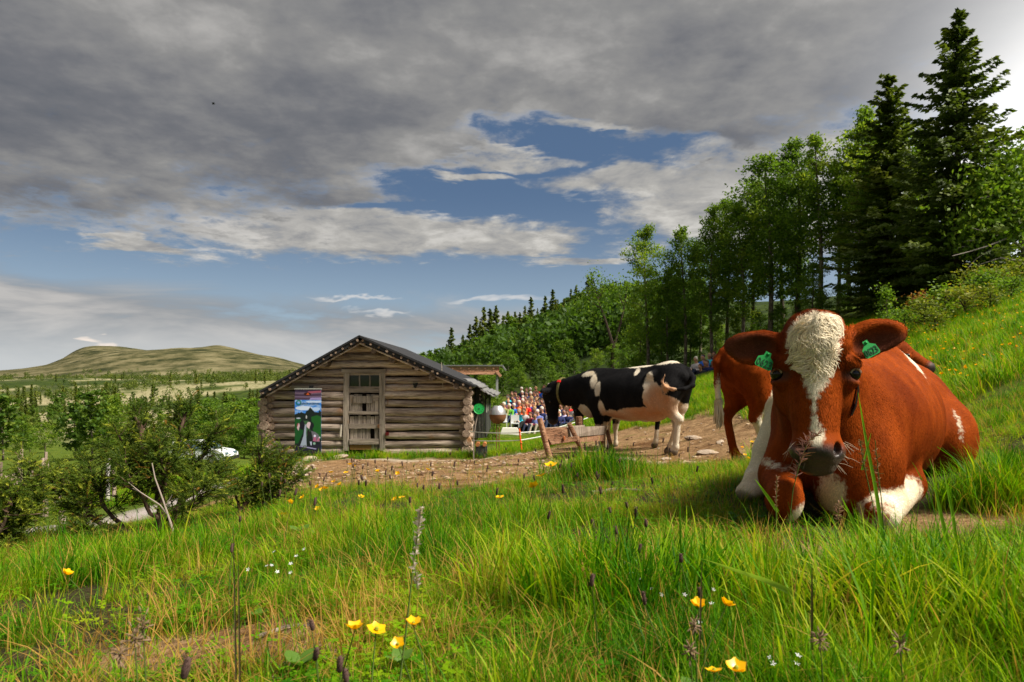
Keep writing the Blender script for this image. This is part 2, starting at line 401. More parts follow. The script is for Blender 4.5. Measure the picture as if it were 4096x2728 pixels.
wood = np.maximum(wood, _wb); ml = ml * (1 - .9 * _wb)
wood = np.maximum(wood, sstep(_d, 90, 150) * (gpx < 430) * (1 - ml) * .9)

def ground_mat(t):
    geo = t.n('ShaderNodeNewGeometry'); p = geo.outputs['Position']
    A = lambda k: t.n('ShaderNodeAttribute', _attribute_name=k).outputs['Fac']
    n1 = t.noise(p, .7, 5, .6); n2 = t.noise(p, 6, 5, .65); n3 = t.noise(p, 45, 4, .7); nb_ = t.noise(p, .09, 4, .6)
    grass = t.ramp(t.m('ADD', t.m('MULTIPLY', n1, .6), t.m('MULTIPLY', n2, .4)), [(.30, (.030, .055, .006)), (.5, (.075, .115, .012)), (.62, (.13, .15, .018)), (.75, (.16, .125, .035))])
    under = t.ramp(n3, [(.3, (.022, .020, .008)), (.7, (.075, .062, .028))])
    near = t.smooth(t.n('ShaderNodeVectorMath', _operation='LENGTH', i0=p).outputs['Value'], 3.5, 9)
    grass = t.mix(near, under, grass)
    dirt = t.ramp(t.m('ADD', t.m('MULTIPLY', n2, .5), t.m('MULTIPLY', n3, .5)), [(.28, (.075, .040, .020)), (.44, (.20, .115, .055)), (.58, (.34, .215, .11)), (.75, (.47, .35, .21))])
    moss = t.smooth(t.noise(p, 1.9, 5, .65), .56, .70)
    dirt = t.mix(t.m('MULTIPLY', moss, .65), dirt, (.13, .135, .025))
    worn_ = t.noise(p, 1.35, 4, .7)
    dirt = t.mix(t.smooth(worn_, .50, .36), dirt, t.mix(1.0, dirt, (.50, .42, .36), 'MULTIPLY'))
    path = t.ramp(n3, [(.3, (.30, .23, .16)), (.7, (.50, .42, .32))])
    road = t.ramp(n3, [(.3, (.30, .26, .25)), (.7, (.52, .45, .42))])
    nl = t.noise(p, .06, 5, .6)
    lich = t.ramp(t.noise(p, .35, 4, .6), [(.35, (.12, .11, .045)), (.5, (.28, .25, .14)), (.7, (.42, .375, .24))])
    ns_ = t.noise(t.mapped(p, (1, .5, 4)), .014, 8, .72)
    mnt = t.ramp(ns_, [(.38, (.018, .024, .008)), (.47, (.065, .064, .026)), (.53, (.115, .102, .050)), (.66, (.19, .168, .092))])
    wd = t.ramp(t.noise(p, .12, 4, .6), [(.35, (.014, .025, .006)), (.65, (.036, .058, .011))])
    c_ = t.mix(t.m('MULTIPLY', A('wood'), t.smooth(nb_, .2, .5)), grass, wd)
    c_ = t.mix(A('lichen'), c_, lich); c_ = t.mix(A('mountain'), c_, mnt)
    c_ = t.mix(A('dirt'), c_, dirt); c_ = t.mix(A('path'), c_, path); c_ = t.mix(A('road'), c_, road)
    hgt = t.m('ADD', t.m('MULTIPLY', n2, .5), t.m('MULTIPLY', n3, .35))
    return princ(t, c_, .95, .08, t.m('ADD', hgt, t.m('MULTIPLY', t.noise(p, 4.0, 3, .6), .9)), .9, .08)
M_ground = mat('ground', ground_mat)
gme = mesh_np('ground', gv, gf, {'dirt': ('POINT', md), 'path': ('POINT', mp), 'road': ('POINT', mr), 'lichen': ('POINT', ml), 'mountain': ('POINT', mount), 'wood': ('POINT', wood)}, True, [M_ground])
tag(obj('ground', gme), 'grassy hillside with bare trampled earth, sloping to the valley and hills', kind='structure')
# ---------------------------------------------------------------- grass
def grass_mat(t):
    A = lambda k: t.n('ShaderNodeAttribute', _attribute_name=k).outputs['Fac']
    rnd = t.n('ShaderNodeObjectInfo').outputs['Random']; p = t.n('ShaderNodeNewGeometry').outputs['Position']
    big = t.noise(p, 2.3, 4, .6)
    v = t.m('ADD', t.m('ADD', t.m('MULTIPLY', A('c'), .34), t.m('MULTIPLY', rnd, .26)), t.m('SUBTRACT', t.m('MULTIPLY', big, 1.15), .30))
    col = t.ramp(v, [(.22, (.014, .085, .003)), (.42, (.060, .205, .003)), (.60, (.165, .320, .004)), (.78, (.33, .40, .010)), (.98, (.50, .39, .05))])
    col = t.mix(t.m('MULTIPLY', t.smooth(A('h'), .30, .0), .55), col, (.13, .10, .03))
    dry = t.smooth(A('c'), .955, .975)
    col = t.mix(dry, col, (.42, .25, .06))
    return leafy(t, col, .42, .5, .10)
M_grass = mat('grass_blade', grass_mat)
def tuft(name, n, hl, hh, spread, w, lean, dry=.05, seed=0, stiff=.5):
    g_ = np.random.default_rng(seed); VV = []; F4 = []; F3 = []; hA = []; cA = []
    for i in range(n):
        L = g_.uniform(hl, hh); a_ = g_.uniform(0, 2 * math.pi); r_ = spread * math.sqrt(g_.random())
        b0 = np.array((r_ * math.cos(a_), r_ * math.sin(a_), -.012)); a2 = a_ + g_.normal(0, .9); d_ = np.array((math.cos(a2), math.sin(a2), 0))
        ln = lean * g_.uniform(.15, 1.3); sd_ = np.array((-d_[1], d_[0], 0)) * w * g_.uniform(.6, 1.3)
        tw = g_.normal(0, .5); c_ = g_.random() * .94 if g_.random() > dry else .985
        o = len(VV); ks = [0, .3, .6, .85, 1.0]
        for q in ks:
            dr = ln * q ** 1.8; pt = b0 + np.array((0, 0, 1)) * L * (q - .35 * ln * q ** 2.2) + d_ * L * dr * .75
            ww = (1 - q ** 2.2) * (.55 + .45 * min(1, q * 4)); sv = sd_ * math.cos(tw * q) + np.array((0, 0, 1)) * np.linalg.norm(sd_) * math.sin(tw * q) * .5
            if q < 1: VV += [pt - sv * ww / 2, pt + sv * ww / 2]; hA += [q, q]; cA += [c_, c_]
            else: VV += [pt]; hA += [1]; cA += [c_]
        F4 += [(o, o + 1, o + 3, o + 2), (o + 2, o + 3, o + 5, o + 4), (o + 4, o + 5, o + 7, o + 6)]; F3 += [(o + 6, o + 7, o + 8)]
    return mesh_np(name, np.array(VV), [np.array(F4), np.array(F3)], {'h': ('POINT', np.array(hA)), 'c': ('POINT', np.array(cA))}, True, [M_grass])
tcol = bpy.data.collections.new('grass_tufts')
specs = []
for k in range(3): specs.append(tuft('tuft_a%d' % k, 16, .06, .17, .035, .0030, .75, .04, 10 + k))      # 0-2 fine meadow grass
for k in range(3): specs.append(tuft('tuft_b%d' % k, 9, .13, .27, .028, .0046, .85, .04, 20 + k))      # 3-5 tall broad blades
for k in range(3): specs.append(tuft('tuft_c%d' % k, 16, .025, .07, .045, .0028, .9, .22, 30 + k))       # 6-8 short trampled grass
for k in range(2): specs.append(tuft('tuft_d%d' % k, 9, .05, .15, .04, .0026, 1.1, .85, 40 + k))       # 9-10 dry grass
for k in range(3): specs.append(tuft('tuft_e%d' % k, 40, .09, .30, .16, .0085, .8, .06, 50 + k))      # 11-13 coarse clumps for the far slope
def herb(name, seed):
    g_ = np.random.default_rng(seed); V = []; Fq = []
    for i in range(11):
        a_ = g_.uniform(0, 6.28); r_ = .05 * math.sqrt(g_.random()); c_ = np.array((r_ * math.cos(a_), r_ * math.sin(a_), g_.uniform(.012, .045)))
        for k in range(3):
            b_ = a_ + 2.1 * k; u = np.array((math.cos(b_), math.sin(b_), g_.uniform(-.1, .35))) * g_.uniform(.007, .012); w = np.array((-u[1], u[0], 0)) * .42; o = len(V)
            V += [c_, c_ + u * .55 + w, c_ + u * 1.05, c_ + u * .55 - w]; Fq.append((o, o + 1, o + 2, o + 3))
    return mesh_np(name, np.array(V), np.array(Fq), {'h': ('POINT', np.full(len(V), .6)), 'c': ('POINT', np.full(len(V), .18))}, True, [M_grass])
for k in range(2): specs.append(herb('tuft_f%d' % k, 70 + k))                                       # 14-15 clover
for me in specs: tcol.objects.link(bpy.data.objects.new(me.name, me))
def scatter(name, pts, rot, sc, idx, label):
    me = bpy.data.meshes.new(name); me.vertices.add(len(pts)); me.vertices.foreach_set('co', np.asarray(pts, dtype=np.float32).ravel())
    for k, v, ty in (('rot', rot, 'FLOAT_VECTOR'), ('sc', sc, 'FLOAT'), ('idx', idx, 'INT')):
        a_ = me.attributes.new(k, ty, 'POINT')
        a_.data.foreach_set('vector' if ty == 'FLOAT_VECTOR' else 'value', np.ascontiguousarray(v, dtype=np.int32 if ty == 'INT' else np.float32).ravel())
    o = tag(obj(name, me), label, kind='stuff')
    ng = bpy.data.node_groups.new(name, 'GeometryNodeTree')
    ng.interface.new_socket('Geometry', in_out='INPUT', socket_type='NodeSocketGeometry'); ng.interface.new_socket('Geometry', in_out='OUTPUT', socket_type='NodeSocketGeometry')
    N = ng.nodes; L = ng.links
    gi = N.new('NodeGroupInput'); go = N.new('NodeGroupOutput'); ip = N.new('GeometryNodeInstanceOnPoints'); ci = N.new('GeometryNodeCollectionInfo')
    ci.inputs[0].default_value = tcol; ci.inputs['Separate Children'].default_value = True; ci.inputs['Reset Children'].default_value = True
    def na(nm, ty):
        q = N.new('GeometryNodeInputNamedAttribute'); q.data_type = ty; q.inputs[0].default_value = nm; return q.outputs[0]
    e2r = N.new('FunctionNodeEulerToRotation'); L.new(na('rot', 'FLOAT_VECTOR'), e2r.inputs[0])
    L.new(gi.outputs[0], ip.inputs['Points']); L.new(ci.outputs[0], ip.inputs['Instance']); ip.inputs['Pick Instance'].default_value = True
    L.new(na('idx', 'INT'), ip.inputs['Instance Index']); L.new(e2r.outputs[0], ip.inputs['Rotation']); L.new(na('sc', 'FLOAT'), ip.inputs['Scale']); L.new(ip.outputs[0], go.inputs[0])
    md_ = o.modifiers.new('scatter', 'NODES'); md_.node_group = ng
    return o
def wedge(n, da, db, pa, pb, g_):
    d = np.sqrt(g_.uniform(da * da, db * db, n)); px = g_.uniform(pa, pb, n)
    return (px - 512) / F * d, d, px
def height_map(x, y, px):
    """how tall the sward stands"""
    n1 = fbm(x * 1.3 + 3, y * 1.3, oct=3); n2 = fbm(x * 4 + 1, y * 4 + 8, oct=2)
    h = .42 + 1.15 * (n1 - .42) + .85 * (n2 - .5)
    h = h * (1 - .32 * sstep(y, 2.6, 4.2))
    patch = np.exp(-(((x + .48) / .36) ** 2 + ((y - 1.12) / .28) ** 2) ** 2); h = h * (1 - .62 * patch)
    worn = np.exp(-(((x - 1.35) / .85) ** 2 + ((y - 2.2) / .55) ** 2) ** 2); h = h * (1 - .80 * np.clip(worn, 0, 1))
    tall = np.exp(-(((x - .95) / .50) ** 2 + ((y - 1.32) / .36) ** 2)); h = h + .55 * tall
    tall2 = np.exp(-(((x - .20) / .40) ** 2 + ((y - 1.65) / .35) ** 2)); h = h + .30 * tall2
    cl = np.exp(-(((x - .54) / .24) ** 2 + ((y - 4.35) / .3) ** 2)); h = h + 1.3 * cl
    cl2 = np.exp(-(((x - 1.92) / .16) ** 2 + ((y - 2.72) / .14) ** 2)); h = h + .9 * cl2
    return np.clip(h, .20, 2.2)
g1 = np.random.default_rng(77)
PX_, PY_, SC_, IX_ = [], [], [], []
def band(n, da, db, smul, wide=1.0):
    n = int(n * 1.42); x, y, px = wedge(n, da, db, -330, 1300, g1)
    dm, pm_, rm, lm = masks(x, y)
    cowin = (np.hypot((x - 1.62) * .83 - (y - 3.12) * .56, ((x - 1.62) * .56 + (y - 3.12) * .83) * .55) < .42)
    clump = fbm(x * 3.3 + 31, y * 3.3, oct=3)
    keep = g1.random(n) < np.clip(1 - .93 * dm - pm_ - rm, .0, 1) * np.clip(-.75 + 3.1 * clump, .05, 1)
    keep &= ~cowin
    front = np.exp(-(((x - 1.32) / .62) ** 2 + ((y - 2.28) / .30) ** 2) ** 2); keep &= g1.random(n) > .80 * front
    side_ = np.exp(-(((x - 1.06) / .22) ** 2 + ((y - 2.85) / .4) ** 2) ** 2); keep &= g1.random(n) > .8 * side_
    x, y, px, dm = x[keep], y[keep], px[keep], dm[keep]
    h = height_map(x, y, px); nn = len(x); r_ = g1.random(nn)
    ix = np.where(r_ < .60, g1.integers(0, 3, nn), np.where(r_ < .82, g1.integers(3, 6, nn), np.where(r_ < .92, g1.integers(6, 9, nn), g1.integers(9, 11, nn))))
    ix = np.where((h < .34) & (g1.random(nn) < .75), g1.integers(6, 9, nn), ix)
    ix = np.where((h > 1.0) & (g1.random(nn) < .65), g1.integers(3, 6, nn), ix)
    ix = np.where((dm > .25) & (g1.random(nn) < .8), np.where(g1.random(nn) < .5, g1.integers(9, 11, nn), g1.integers(6, 9, nn)), ix)
    ix = np.where((g1.random(nn) < .10) & (y < 4.5), g1.integers(14, 16, nn), ix)
    sc = smul * np.clip(h, .36, 1.6) * g1.uniform(.75, 1.25, nn); sc = np.where(ix >= 6, smul * g1.uniform(.8, 1.3, nn), sc)
    PX_.append(x); PY_.append(y); SC_.append(sc); IX_.append(ix)
band(9000, .62, 1.5, .88); band(16000, 1.5, 3.0, .95); band(18000, 3.0, 5.5, .9); band(14000, 5.5, 9.5, .85)
# a ring of longer grass along the lying cow's flank and one big tussock before the trough
def ring(n, cx, cy, rx, ry, s0, s1, ids):
    x = cx + rx * g1.normal(0, .5, n); y = cy + ry * g1.normal(0, .5, n); PX_.append(x); PY_.append(y); SC_.append(g1.uniform(s0, s1, n)); IX_.append(g1.integers(ids[0], ids[1], n))
ring(260, .56, 4.35, .25, .24, .75, 1.1, (3, 6)); ring(170, 1.90, 2.66, .19, .10, .75, 1.15, (3, 6)); ring(200, 1.96, 2.72, .22, .12, .8, 1.2, (0, 3)); ring(160, 2.25, 3.0, .22, .2, .8, 1.1, (0, 3))
ring(260, .88, 1.30, .36, .22, .95, 1.35, (3, 6)); ring(120, .25, 1.5, .3, .16, .9, 1.25, (3, 6)); ring(140, 1.05, 1.72, .25, .2, .8, 1.1, (3, 6))
x = np.concatenate(PX_); y = np.concatenate(PY_); sc = np.concatenate(SC_); ix = np.concatenate(IX_)
z = H(x, y)
rot = np.stack([g1.normal(0, .13, len(x)), g1.normal(0, .13, len(x)), g1.uniform(0, 6.283, len(x))], -1)
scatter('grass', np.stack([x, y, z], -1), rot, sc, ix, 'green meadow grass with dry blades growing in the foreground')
# far slope and the lawn round the cabin
x, y, px = wedge(34000, 5.5, 30, -60, 1240, g1)
dm, pm_, rm, lm = masks(x, y); xx = ((px > 690) & (y > 6.2)) | (y > 15)
keep = xx & (g1.random(len(x)) < np.clip(1 - dm * 1.1 - pm_ * 1.2 - rm * 1.2, 0, 1)) & ~((px > 262) & (px < 500) & (y > 17.5) & (y < 25.5))
x, y = x[keep], y[keep]; nn = len(x)
rot = np.stack([g1.normal(0, .12, nn), g1.normal(0, .12, nn), g1.uniform(0, 6.283, nn)], -1)
scl = g1.uniform(.55, 1.1, nn) * (.6 + .9 * fbm(x * .5, y * .5, oct=3))
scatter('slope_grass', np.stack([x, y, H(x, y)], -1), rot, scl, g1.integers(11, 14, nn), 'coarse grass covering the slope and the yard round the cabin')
# ---------------------------------------------------------------- bodies from smooth distance fields
def rot3(rx=0, ry=0, rz=0):
    return np.array((Matrix.Rotation(R(rz), 3, 'Z') @ Matrix.Rotation(R(ry), 3, 'Y') @ Matrix.Rotation(R(rx), 3, 'X')))
def cap(a, b, ra, rb=None, k=.04, sub=False): return ('c', np.array(a, float), np.array(b, float), ra, ra if rb is None else rb, k, sub)
def ell(c, r, k=.04, rot=None, sub=False):
    return ('e', np.array(c, float), np.array(r, float), np.eye(3) if rot is None else rot, None, k, sub)
def sdf(prims, Q):
    D = np.full(len(Q), 9.0)
    for kind, a, b, c_, d_, k, sub in prims:
        if kind == 'c':
            ba = b - a; pa = Q - a
            h = np.clip(pa @ ba / max(ba @ ba, 1e-9), 0, 1)
            d = np.linalg.norm(pa - h[:, None] * ba, axis=1) - (c_ + (d_ - c_) * h)
        else:
            q = (Q - a) @ c_
            k0 = np.linalg.norm(q / b, axis=1); k1 = np.linalg.norm(q / (b * b), axis=1)
            d = k0 * (k0 - 1) / np.maximum(k1, 1e-9)
        if sub:
            h = np.clip(.5 - .5 * (D + d) / k, 0, 1); D = D + (-d - D) * h + k * h * (1 - h)
        else:
            h = np.clip(.5 + .5 * (d - D) / k, 0, 1); D = d + (D - d) * h - k * h * (1 - h)
    return D
def nets(prims, lo, hi, h, B=8):
    lo = np.array(lo, float); n = np.ceil((np.array(hi) - lo) / h / B).astype(int) * B
    Fv = np.full(n, 1.0, dtype=np.float32)
    nb_ = n // B
    bi = np.stack(np.meshgrid(*[np.arange(q) for q in nb_], indexing='ij'), -1).reshape(-1, 3)
    dc = sdf(prims, lo + (bi * B + B / 2) * h)
    rad = h * B * .9 + .03
    Fb = np.sign(dc)
    loc = np.stack(np.meshgrid(*[np.arange(B)] * 3, indexing='ij'), -1).reshape(-1, 3)
    near = np.abs(dc) < rad
    for b_, s_ in zip(bi[~near], Fb[~near]):
        if s_ < 0: Fv[b_[0] * B:b_[0] * B + B, b_[1] * B:b_[1] * B + B, b_[2] * B:b_[2] * B + B] = -1
    bn = bi[near]
    for i in range(0, len(bn), 400):
        idx = (bn[i:i + 400, None] * B + loc[None]).reshape(-1, 3)
        Fv[idx[:, 0], idx[:, 1], idx[:, 2]] = sdf(prims, lo + idx * h)
    Sg = Fv < 0
    c8 = [Sg[i:n[0] - 1 + i, j:n[1] - 1 + j, k:n[2] - 1 + k] for i in (0, 1) for j in (0, 1) for k in (0, 1)]
    cnt = sum(q.astype(np.int8) for q in c8)
    act = (cnt > 0) & (cnt < 8)
    ids = np.full(act.shape, -1, dtype=np.int64); A_ = np.argwhere(act); ids[act] = np.arange(len(A_))
    acc = np.zeros((len(A_), 3)); num = np.zeros(len(A_))
    cor = [(i, j, k) for i in (0, 1) for j in (0, 1) for k in (0, 1)]
    for p in cor:
        for ax in range(3):
            if p[ax]: continue
            q = list(p); q[ax] = 1
            f0 = Fv[A_[:, 0] + p[0], A_[:, 1] + p[1], A_[:, 2] + p[2]]; f1 = Fv[A_[:, 0] + q[0], A_[:, 1] + q[1], A_[:, 2] + q[2]]
            x = (f0 < 0) != (f1 < 0)
            t = np.where(x, f0 / np.where(x, f0 - f1, 1), 0)
            for m_ in range(3): acc[:, m_] += np.where(x, p[m_] + (t if m_ == ax else 0), 0)
            num += x
    V = lo + (A_ + acc / num[:, None]) * h
    Q = []
    for ax in range(3):
        sl0 = [slice(None)] * 3; sl1 = [slice(None)] * 3
        sl0[ax] = slice(0, n[ax] - 1); sl1[ax] = slice(1, n[ax])
        e = np.argwhere(Sg[tuple(sl0)] != Sg[tuple(sl1)])
        u, w = (ax + 1) % 3, (ax + 2) % 3
        e = e[(e[:, u] > 0) & (e[:, w] > 0) & (e[:, u] < n[u] - 1) & (e[:, w] < n[w] - 1)]
        def cid(du, dw):
            g_ = e.copy(); g_[:, u] += du; g_[:, w] += dw; return ids[g_[:, 0], g_[:, 1], g_[:, 2]]
        qd = np.stack([cid(-1, -1), cid(0, -1), cid(0, 0), cid(-1, 0)], -1)
        ins = Sg[e[:, 0], e[:, 1], e[:, 2]]
        qd[~ins] = qd[~ins][:, ::-1]
        Q.append(qd)
    return V, np.concatenate(Q)
def vnormals(V, Q):
    nrm = np.zeros_like(V); fn = np.cross(V[Q[:, 2]] - V[Q[:, 0]], V[Q[:, 3]] - V[Q[:, 1]])
    for i in range(Q.shape[1]): np.add.at(nrm, Q[:, i], fn)
    return nrm / np.maximum(np.linalg.norm(nrm, axis=1, keepdims=True), 1e-12), np.linalg.norm(fn, axis=1) / 2

def coat_mat(name, dark, light, lightc=(.62, .56, .46), speck=.35, dc=(.050, .036, .032)):
    def fn(t):
        A = lambda k: t.n('ShaderNodeAttribute', _attribute_name=k).outputs['Fac']
        p = t.n('ShaderNodeTexCoord').outputs['Object']
        n1 = t.noise(p, 60, 3, .6); n2 = t.noise(t.mapped(p, (1, 1, .35)), 16, 4, .6); n3 = t.noise(t.mapped(p, (1, 1, .5)), 4.2, 4, .6)
        w = t.m('ADD', A('white'), t.m('MULTIPLY', t.m('SUBTRACT', n1, .5), speck * .10))
        w = t.smooth(t.m('ADD', w, t.m('MULTIPLY', t.m('SUBTRACT', n2, .5), .05)), -.008, .010)
        red = t.mix(n2, dark, light)
        red = t.mix(t.m('MULTIPLY', t.smooth(n3, .42, .68), .75), red, dark)
        lc = t.mix(t.smooth(n3, .45, .75), lightc, tuple(q * f for q, f in zip(lightc, (.86, .76, .62))))
        c_ = t.mix(w, red, lc)
        c_ = t.mix(t.m('MULTIPLY', t.m('MULTIPLY', A('pink'), w), t.m('ADD', .7, t.m('MULTIPLY', n2, .3))), c_, (.52, .215, .085))
        c_ = t.mix(A('dark'), c_, dc)
        c_ = t.mix(A('hoof'), c_, (.16, .125, .09))
        c_ = t.mix(1.0, c_, t.n('ShaderNodeHueSaturation', Color=(1, 1, 1, 1), Value=t.m('ADD', .80, t.m('MULTIPLY', A('tone'), .62))).outputs[0], 'MULTIPLY')
        hb = t.noise(t.mapped(p, (1, 1, .25)), 220, 3, .6)
        rg = t.m('SUBTRACT', .62, t.m('MULTIPLY', A('wet'), .34))
        b = princ(t, c_, rg, t.m('ADD', .02, t.m('MULTIPLY', A('wet'), .35)), hb, .5, .005)
        return b
    return mat(name, fn)
M_red = coat_mat('red_coat', (.13, .019, .003), (.42, .078, .008), (.80, .70, .52))
M_black = coat_mat('black_coat', (.008, .008, .009), (.020, .019, .020), (.78, .69, .55))
M_eye = mat('eye', col=(.010, .007, .006), rough=.12, spec=.35)
M_tag = mat('green_plastic', lambda t: princ(t, (.006, .26, .045), .45, .3))
M_print = mat('dark_print', col=(.01, .06, .02), rough=.5)
M_strap = mat('strap', lambda t: princ(t, t.mix(t.noise(None, 40, 2), (.04, .04, .045), (.16, .14, .11)), .8))
M_strapy = mat('olive_strap', col=(.16, .14, .05), rough=.8)
M_redpl = mat('red_plastic', col=(.62, .02, .02), rough=.4)

def coat_hair(name, V, Q, attrs, nrm, flow, length, count, m, parent, width=.0016, keep=None, seed=3, lift=.35, wave=None):
    """short hair lying along the flow, one thin blade each, shaded with the skin's own normal"""
    g_ = np.random.default_rng(seed)
    fa = np.linalg.norm(np.cross(V[Q[:, 2]] - V[Q[:, 0]], V[Q[:, 3]] - V[Q[:, 1]]), axis=1)
    if keep is not None: fa = fa * keep(V[Q].mean(1))
    fi = g_.choice(len(Q), count, p=fa / fa.sum())
    u, v = g_.random(count)[:, None], g_.random(count)[:, None]
    bl = lambda arr: (arr[Q[fi, 0]] * (1 - u) * (1 - v) + arr[Q[fi, 1]] * u * (1 - v) + arr[Q[fi, 2]] * u * v + arr[Q[fi, 3]] * (1 - u) * v)
    p = bl(V); n = bl(nrm); n /= np.linalg.norm(n, axis=1, keepdims=True)
    fl = flow(p); fl = fl + g_.normal(0, .25, p.shape); fl -= n * (fl * n).sum(1, keepdims=True)
    fl /= np.maximum(np.linalg.norm(fl, axis=1, keepdims=True), 1e-6)
    L = length(p) * g_.uniform(.6, 1.25, count); L = L[:, None]
    side = np.cross(n, fl)
    w = width * (.7 + .6 * g_.random((count, 1)))
    lf = lift * g_.uniform(.5, 1.4, (count, 1)) * np.where(L > .0145, .55, 1.0)
    bend = g_.normal(0, .18, (count, 1)) + (0 if wave is None else wave(p)[:, None])
    m1 = p + (fl + n * lf + side * bend) * L * .5; tip = p + (fl + n * lf * .8 - side * bend * .6) * L
    VV = np.stack([p - side * w / 2 - n * .001, p + side * w / 2 - n * .001, m1 + side * w * .4, m1 - side * w * .4, tip], 1).reshape(-1, 3)
    b = np.arange(count)[:, None] * 5
    f4 = b + np.array([[3, 2, 1, 0]]); f3 = b + np.array([[4, 2, 3]])
    at = {}
    at['tone'] = ('POINT', np.repeat(g_.uniform(0, 1, count) ** 1.2, 5))
    for k, (dom, val) in attrs.items(): at[k] = ('POINT', np.repeat((val[Q[fi]] .mean(1)), 5))
    me = mesh_np(name, VV, [f4, f3], at, True, [m])
    nn = np.repeat(n + fl * np.where(L > .019, .9, .18), 5, axis=0).astype(np.float32); nn /= np.linalg.norm(nn, axis=1, keepdims=True)
    me.normals_split_custom_set_from_vertices(nn)
    return tag(obj(name, me, parent), kind='stuff')

def uvball(c, r, n=16):
    V = []; Fc = []
    for i in range(n // 2 + 1):
        for j in range(n):
            a_, b_ = math.pi * i / (n // 2), 2 * math.pi * j / n
            V.append((c[0] + r * math.sin(a_) * math.cos(b_), c[1] + r * math.sin(a_) * math.sin(b_), c[2] + r * math.cos(a_)))
    for i in range(n // 2):
        for j in range(n): Fc.append((i * n + j, (i + 1) * n + j, (i + 1) * n + (j + 1) % n, i * n + (j + 1) % n))
    return V, Fc
def text_mesh(txt, size, depth=.0006):
    cu = bpy.data.curves.new('lettering', 'FONT'); cu.body = txt; cu.size = size; cu.extrude = depth; cu.align_x = 'CENTER'; cu.align_y = 'CENTER'
    cu.resolution_u = 3; cu.offset = size * .012
    o = bpy.data.objects.new('lettering', cu); COL.objects.link(o)
    me = bpy.data.meshes.new_from_object(o.evaluated_get(bpy.context.evaluated_depsgraph_get()))
    bpy.data.objects.remove(o); return me
def white_blobs(V, white, red=()):
    w = np.full(len(V), -.3)
    for c_, r_ in white:
        q = (V - np.array(c_)) / np.array(r_); w = np.maximum(w, (1 - np.linalg.norm(q, axis=1)) * np.min(r_))
    for c_, r_ in red:
        q = (V - np.array(c_)) / np.array(r_); w = np.minimum(w, (np.linalg.norm(q, axis=1) - 1) * np.min(r_))
    return w

# ---------------------------------------------------------------- the red cow lying in the grass
hx, hy = 1.063, 2.40                      # middle of the head
HC = np.array((hx, hy, 0.0)); HR = rot3(0, 0, -17)
def Hd(x, y, z): return np.array((x, y, z), float)                # in the head's own frame
def Hw(x, y, z): return HR @ np.array((x, y, z), float) + HC        # the same point in the world
def HL(p): return (p - HC) @ HR
def moved(pr, Rm, c_):
    out = []
    for kind, a, b, r0, r1, k, sub in pr:
        out.append((kind, Rm @ a + c_, Rm @ b + c_, r0, r1, k, sub) if kind == 'c' else (kind, Rm @ a + c_, b, Rm @ r0, r1, k, sub))
    return out
def head_prims(Hd, cup=True):
    pr = [
        ell(Hd(0, .03, .10), (.112, .12, .135), .03),
        ell(Hd(.005, .03, .185), (.088, .085, .060), .04),                        # poll
        cap(Hd(0, .03, .07), Hd(-.004, -.06, -.15), .105, .074, .04),             # face
        cap(Hd(.0, -.035, .02), Hd(-.004, -.105, -.17), .05, .045, .04),           # nose bridge
        ell(Hd(-.002, -.085, -.212), (.089, .082, .062), .03),                    # muzzle
        ell(Hd(-.002, -.115, -.205), (.062, .066, .046), .02),
        cap(Hd(0, .10, -.02), Hd(0, -.03, -.22), .092, .055, .04),                # jaw
        ell(Hd(-.002, -.07, -.262), (.062, .062, .034), .018),                      # chin and lip
        ell(Hd(.072, .08, -.04), (.060, .09, .085), .04), ell(Hd(-.072, .08, -.04), (.060, .09, .085), .04),   # cheeks
        ell(Hd(.108, .00, .052), (.042, .055, .036), .028), ell(Hd(-.108, .00, .052), (.042, .055, .036), .028),  # brows
        ell(Hd(.108, .0, .000), (.036, .05, .028), .03), ell(Hd(-.108, .0, .000), (.036, .05, .028), .03),      # below the eye
        ell(Hd(.055, -.155, -.200), (.017, .040, .026), .006, rot3(0, 25, 12), True), ell(Hd(-.058, -.155, -.200), (.017, .040, .026), .006, rot3(0, -25, -12), True),
        cap(Hd(-.085, -.10, -.247), Hd(.085, -.10, -.247), .004, .004, .010, True), cap(Hd(-.06, -.16, -.246), Hd(.06, -.16, -.246), .005, .005, .010, True),
    ]
    for s in (-1, 1):
        pr += [ell(Hd(.134 * s, -.022, .022), (.030, .036, .023), .010, None, True)]
        e0 = (Hd(.105 * s, .055, .125)); e1 = (Hd(.228 * s, .05, .120 + (.034 if s > 0 else .002)))
        rt = rot3(0, -17, 0) if s > 0 else rot3(0, -8, 0)
        pr += [cap(e0, e0 + (.06 * s, .0, .0), .036, .044, .03)]
        pr += [ell(e1 + (-.045 * s, .0, -.005), (.088, .034, .062), .03, rt), ell(e1 + (.012 * s, .002, .004), (.062, .022, .046), .025, rt)]
        pr += [ell(e1 + (-.025 * s, -.040, -.014), (.086, .036, .050), .008, rt, True)]
    return pr
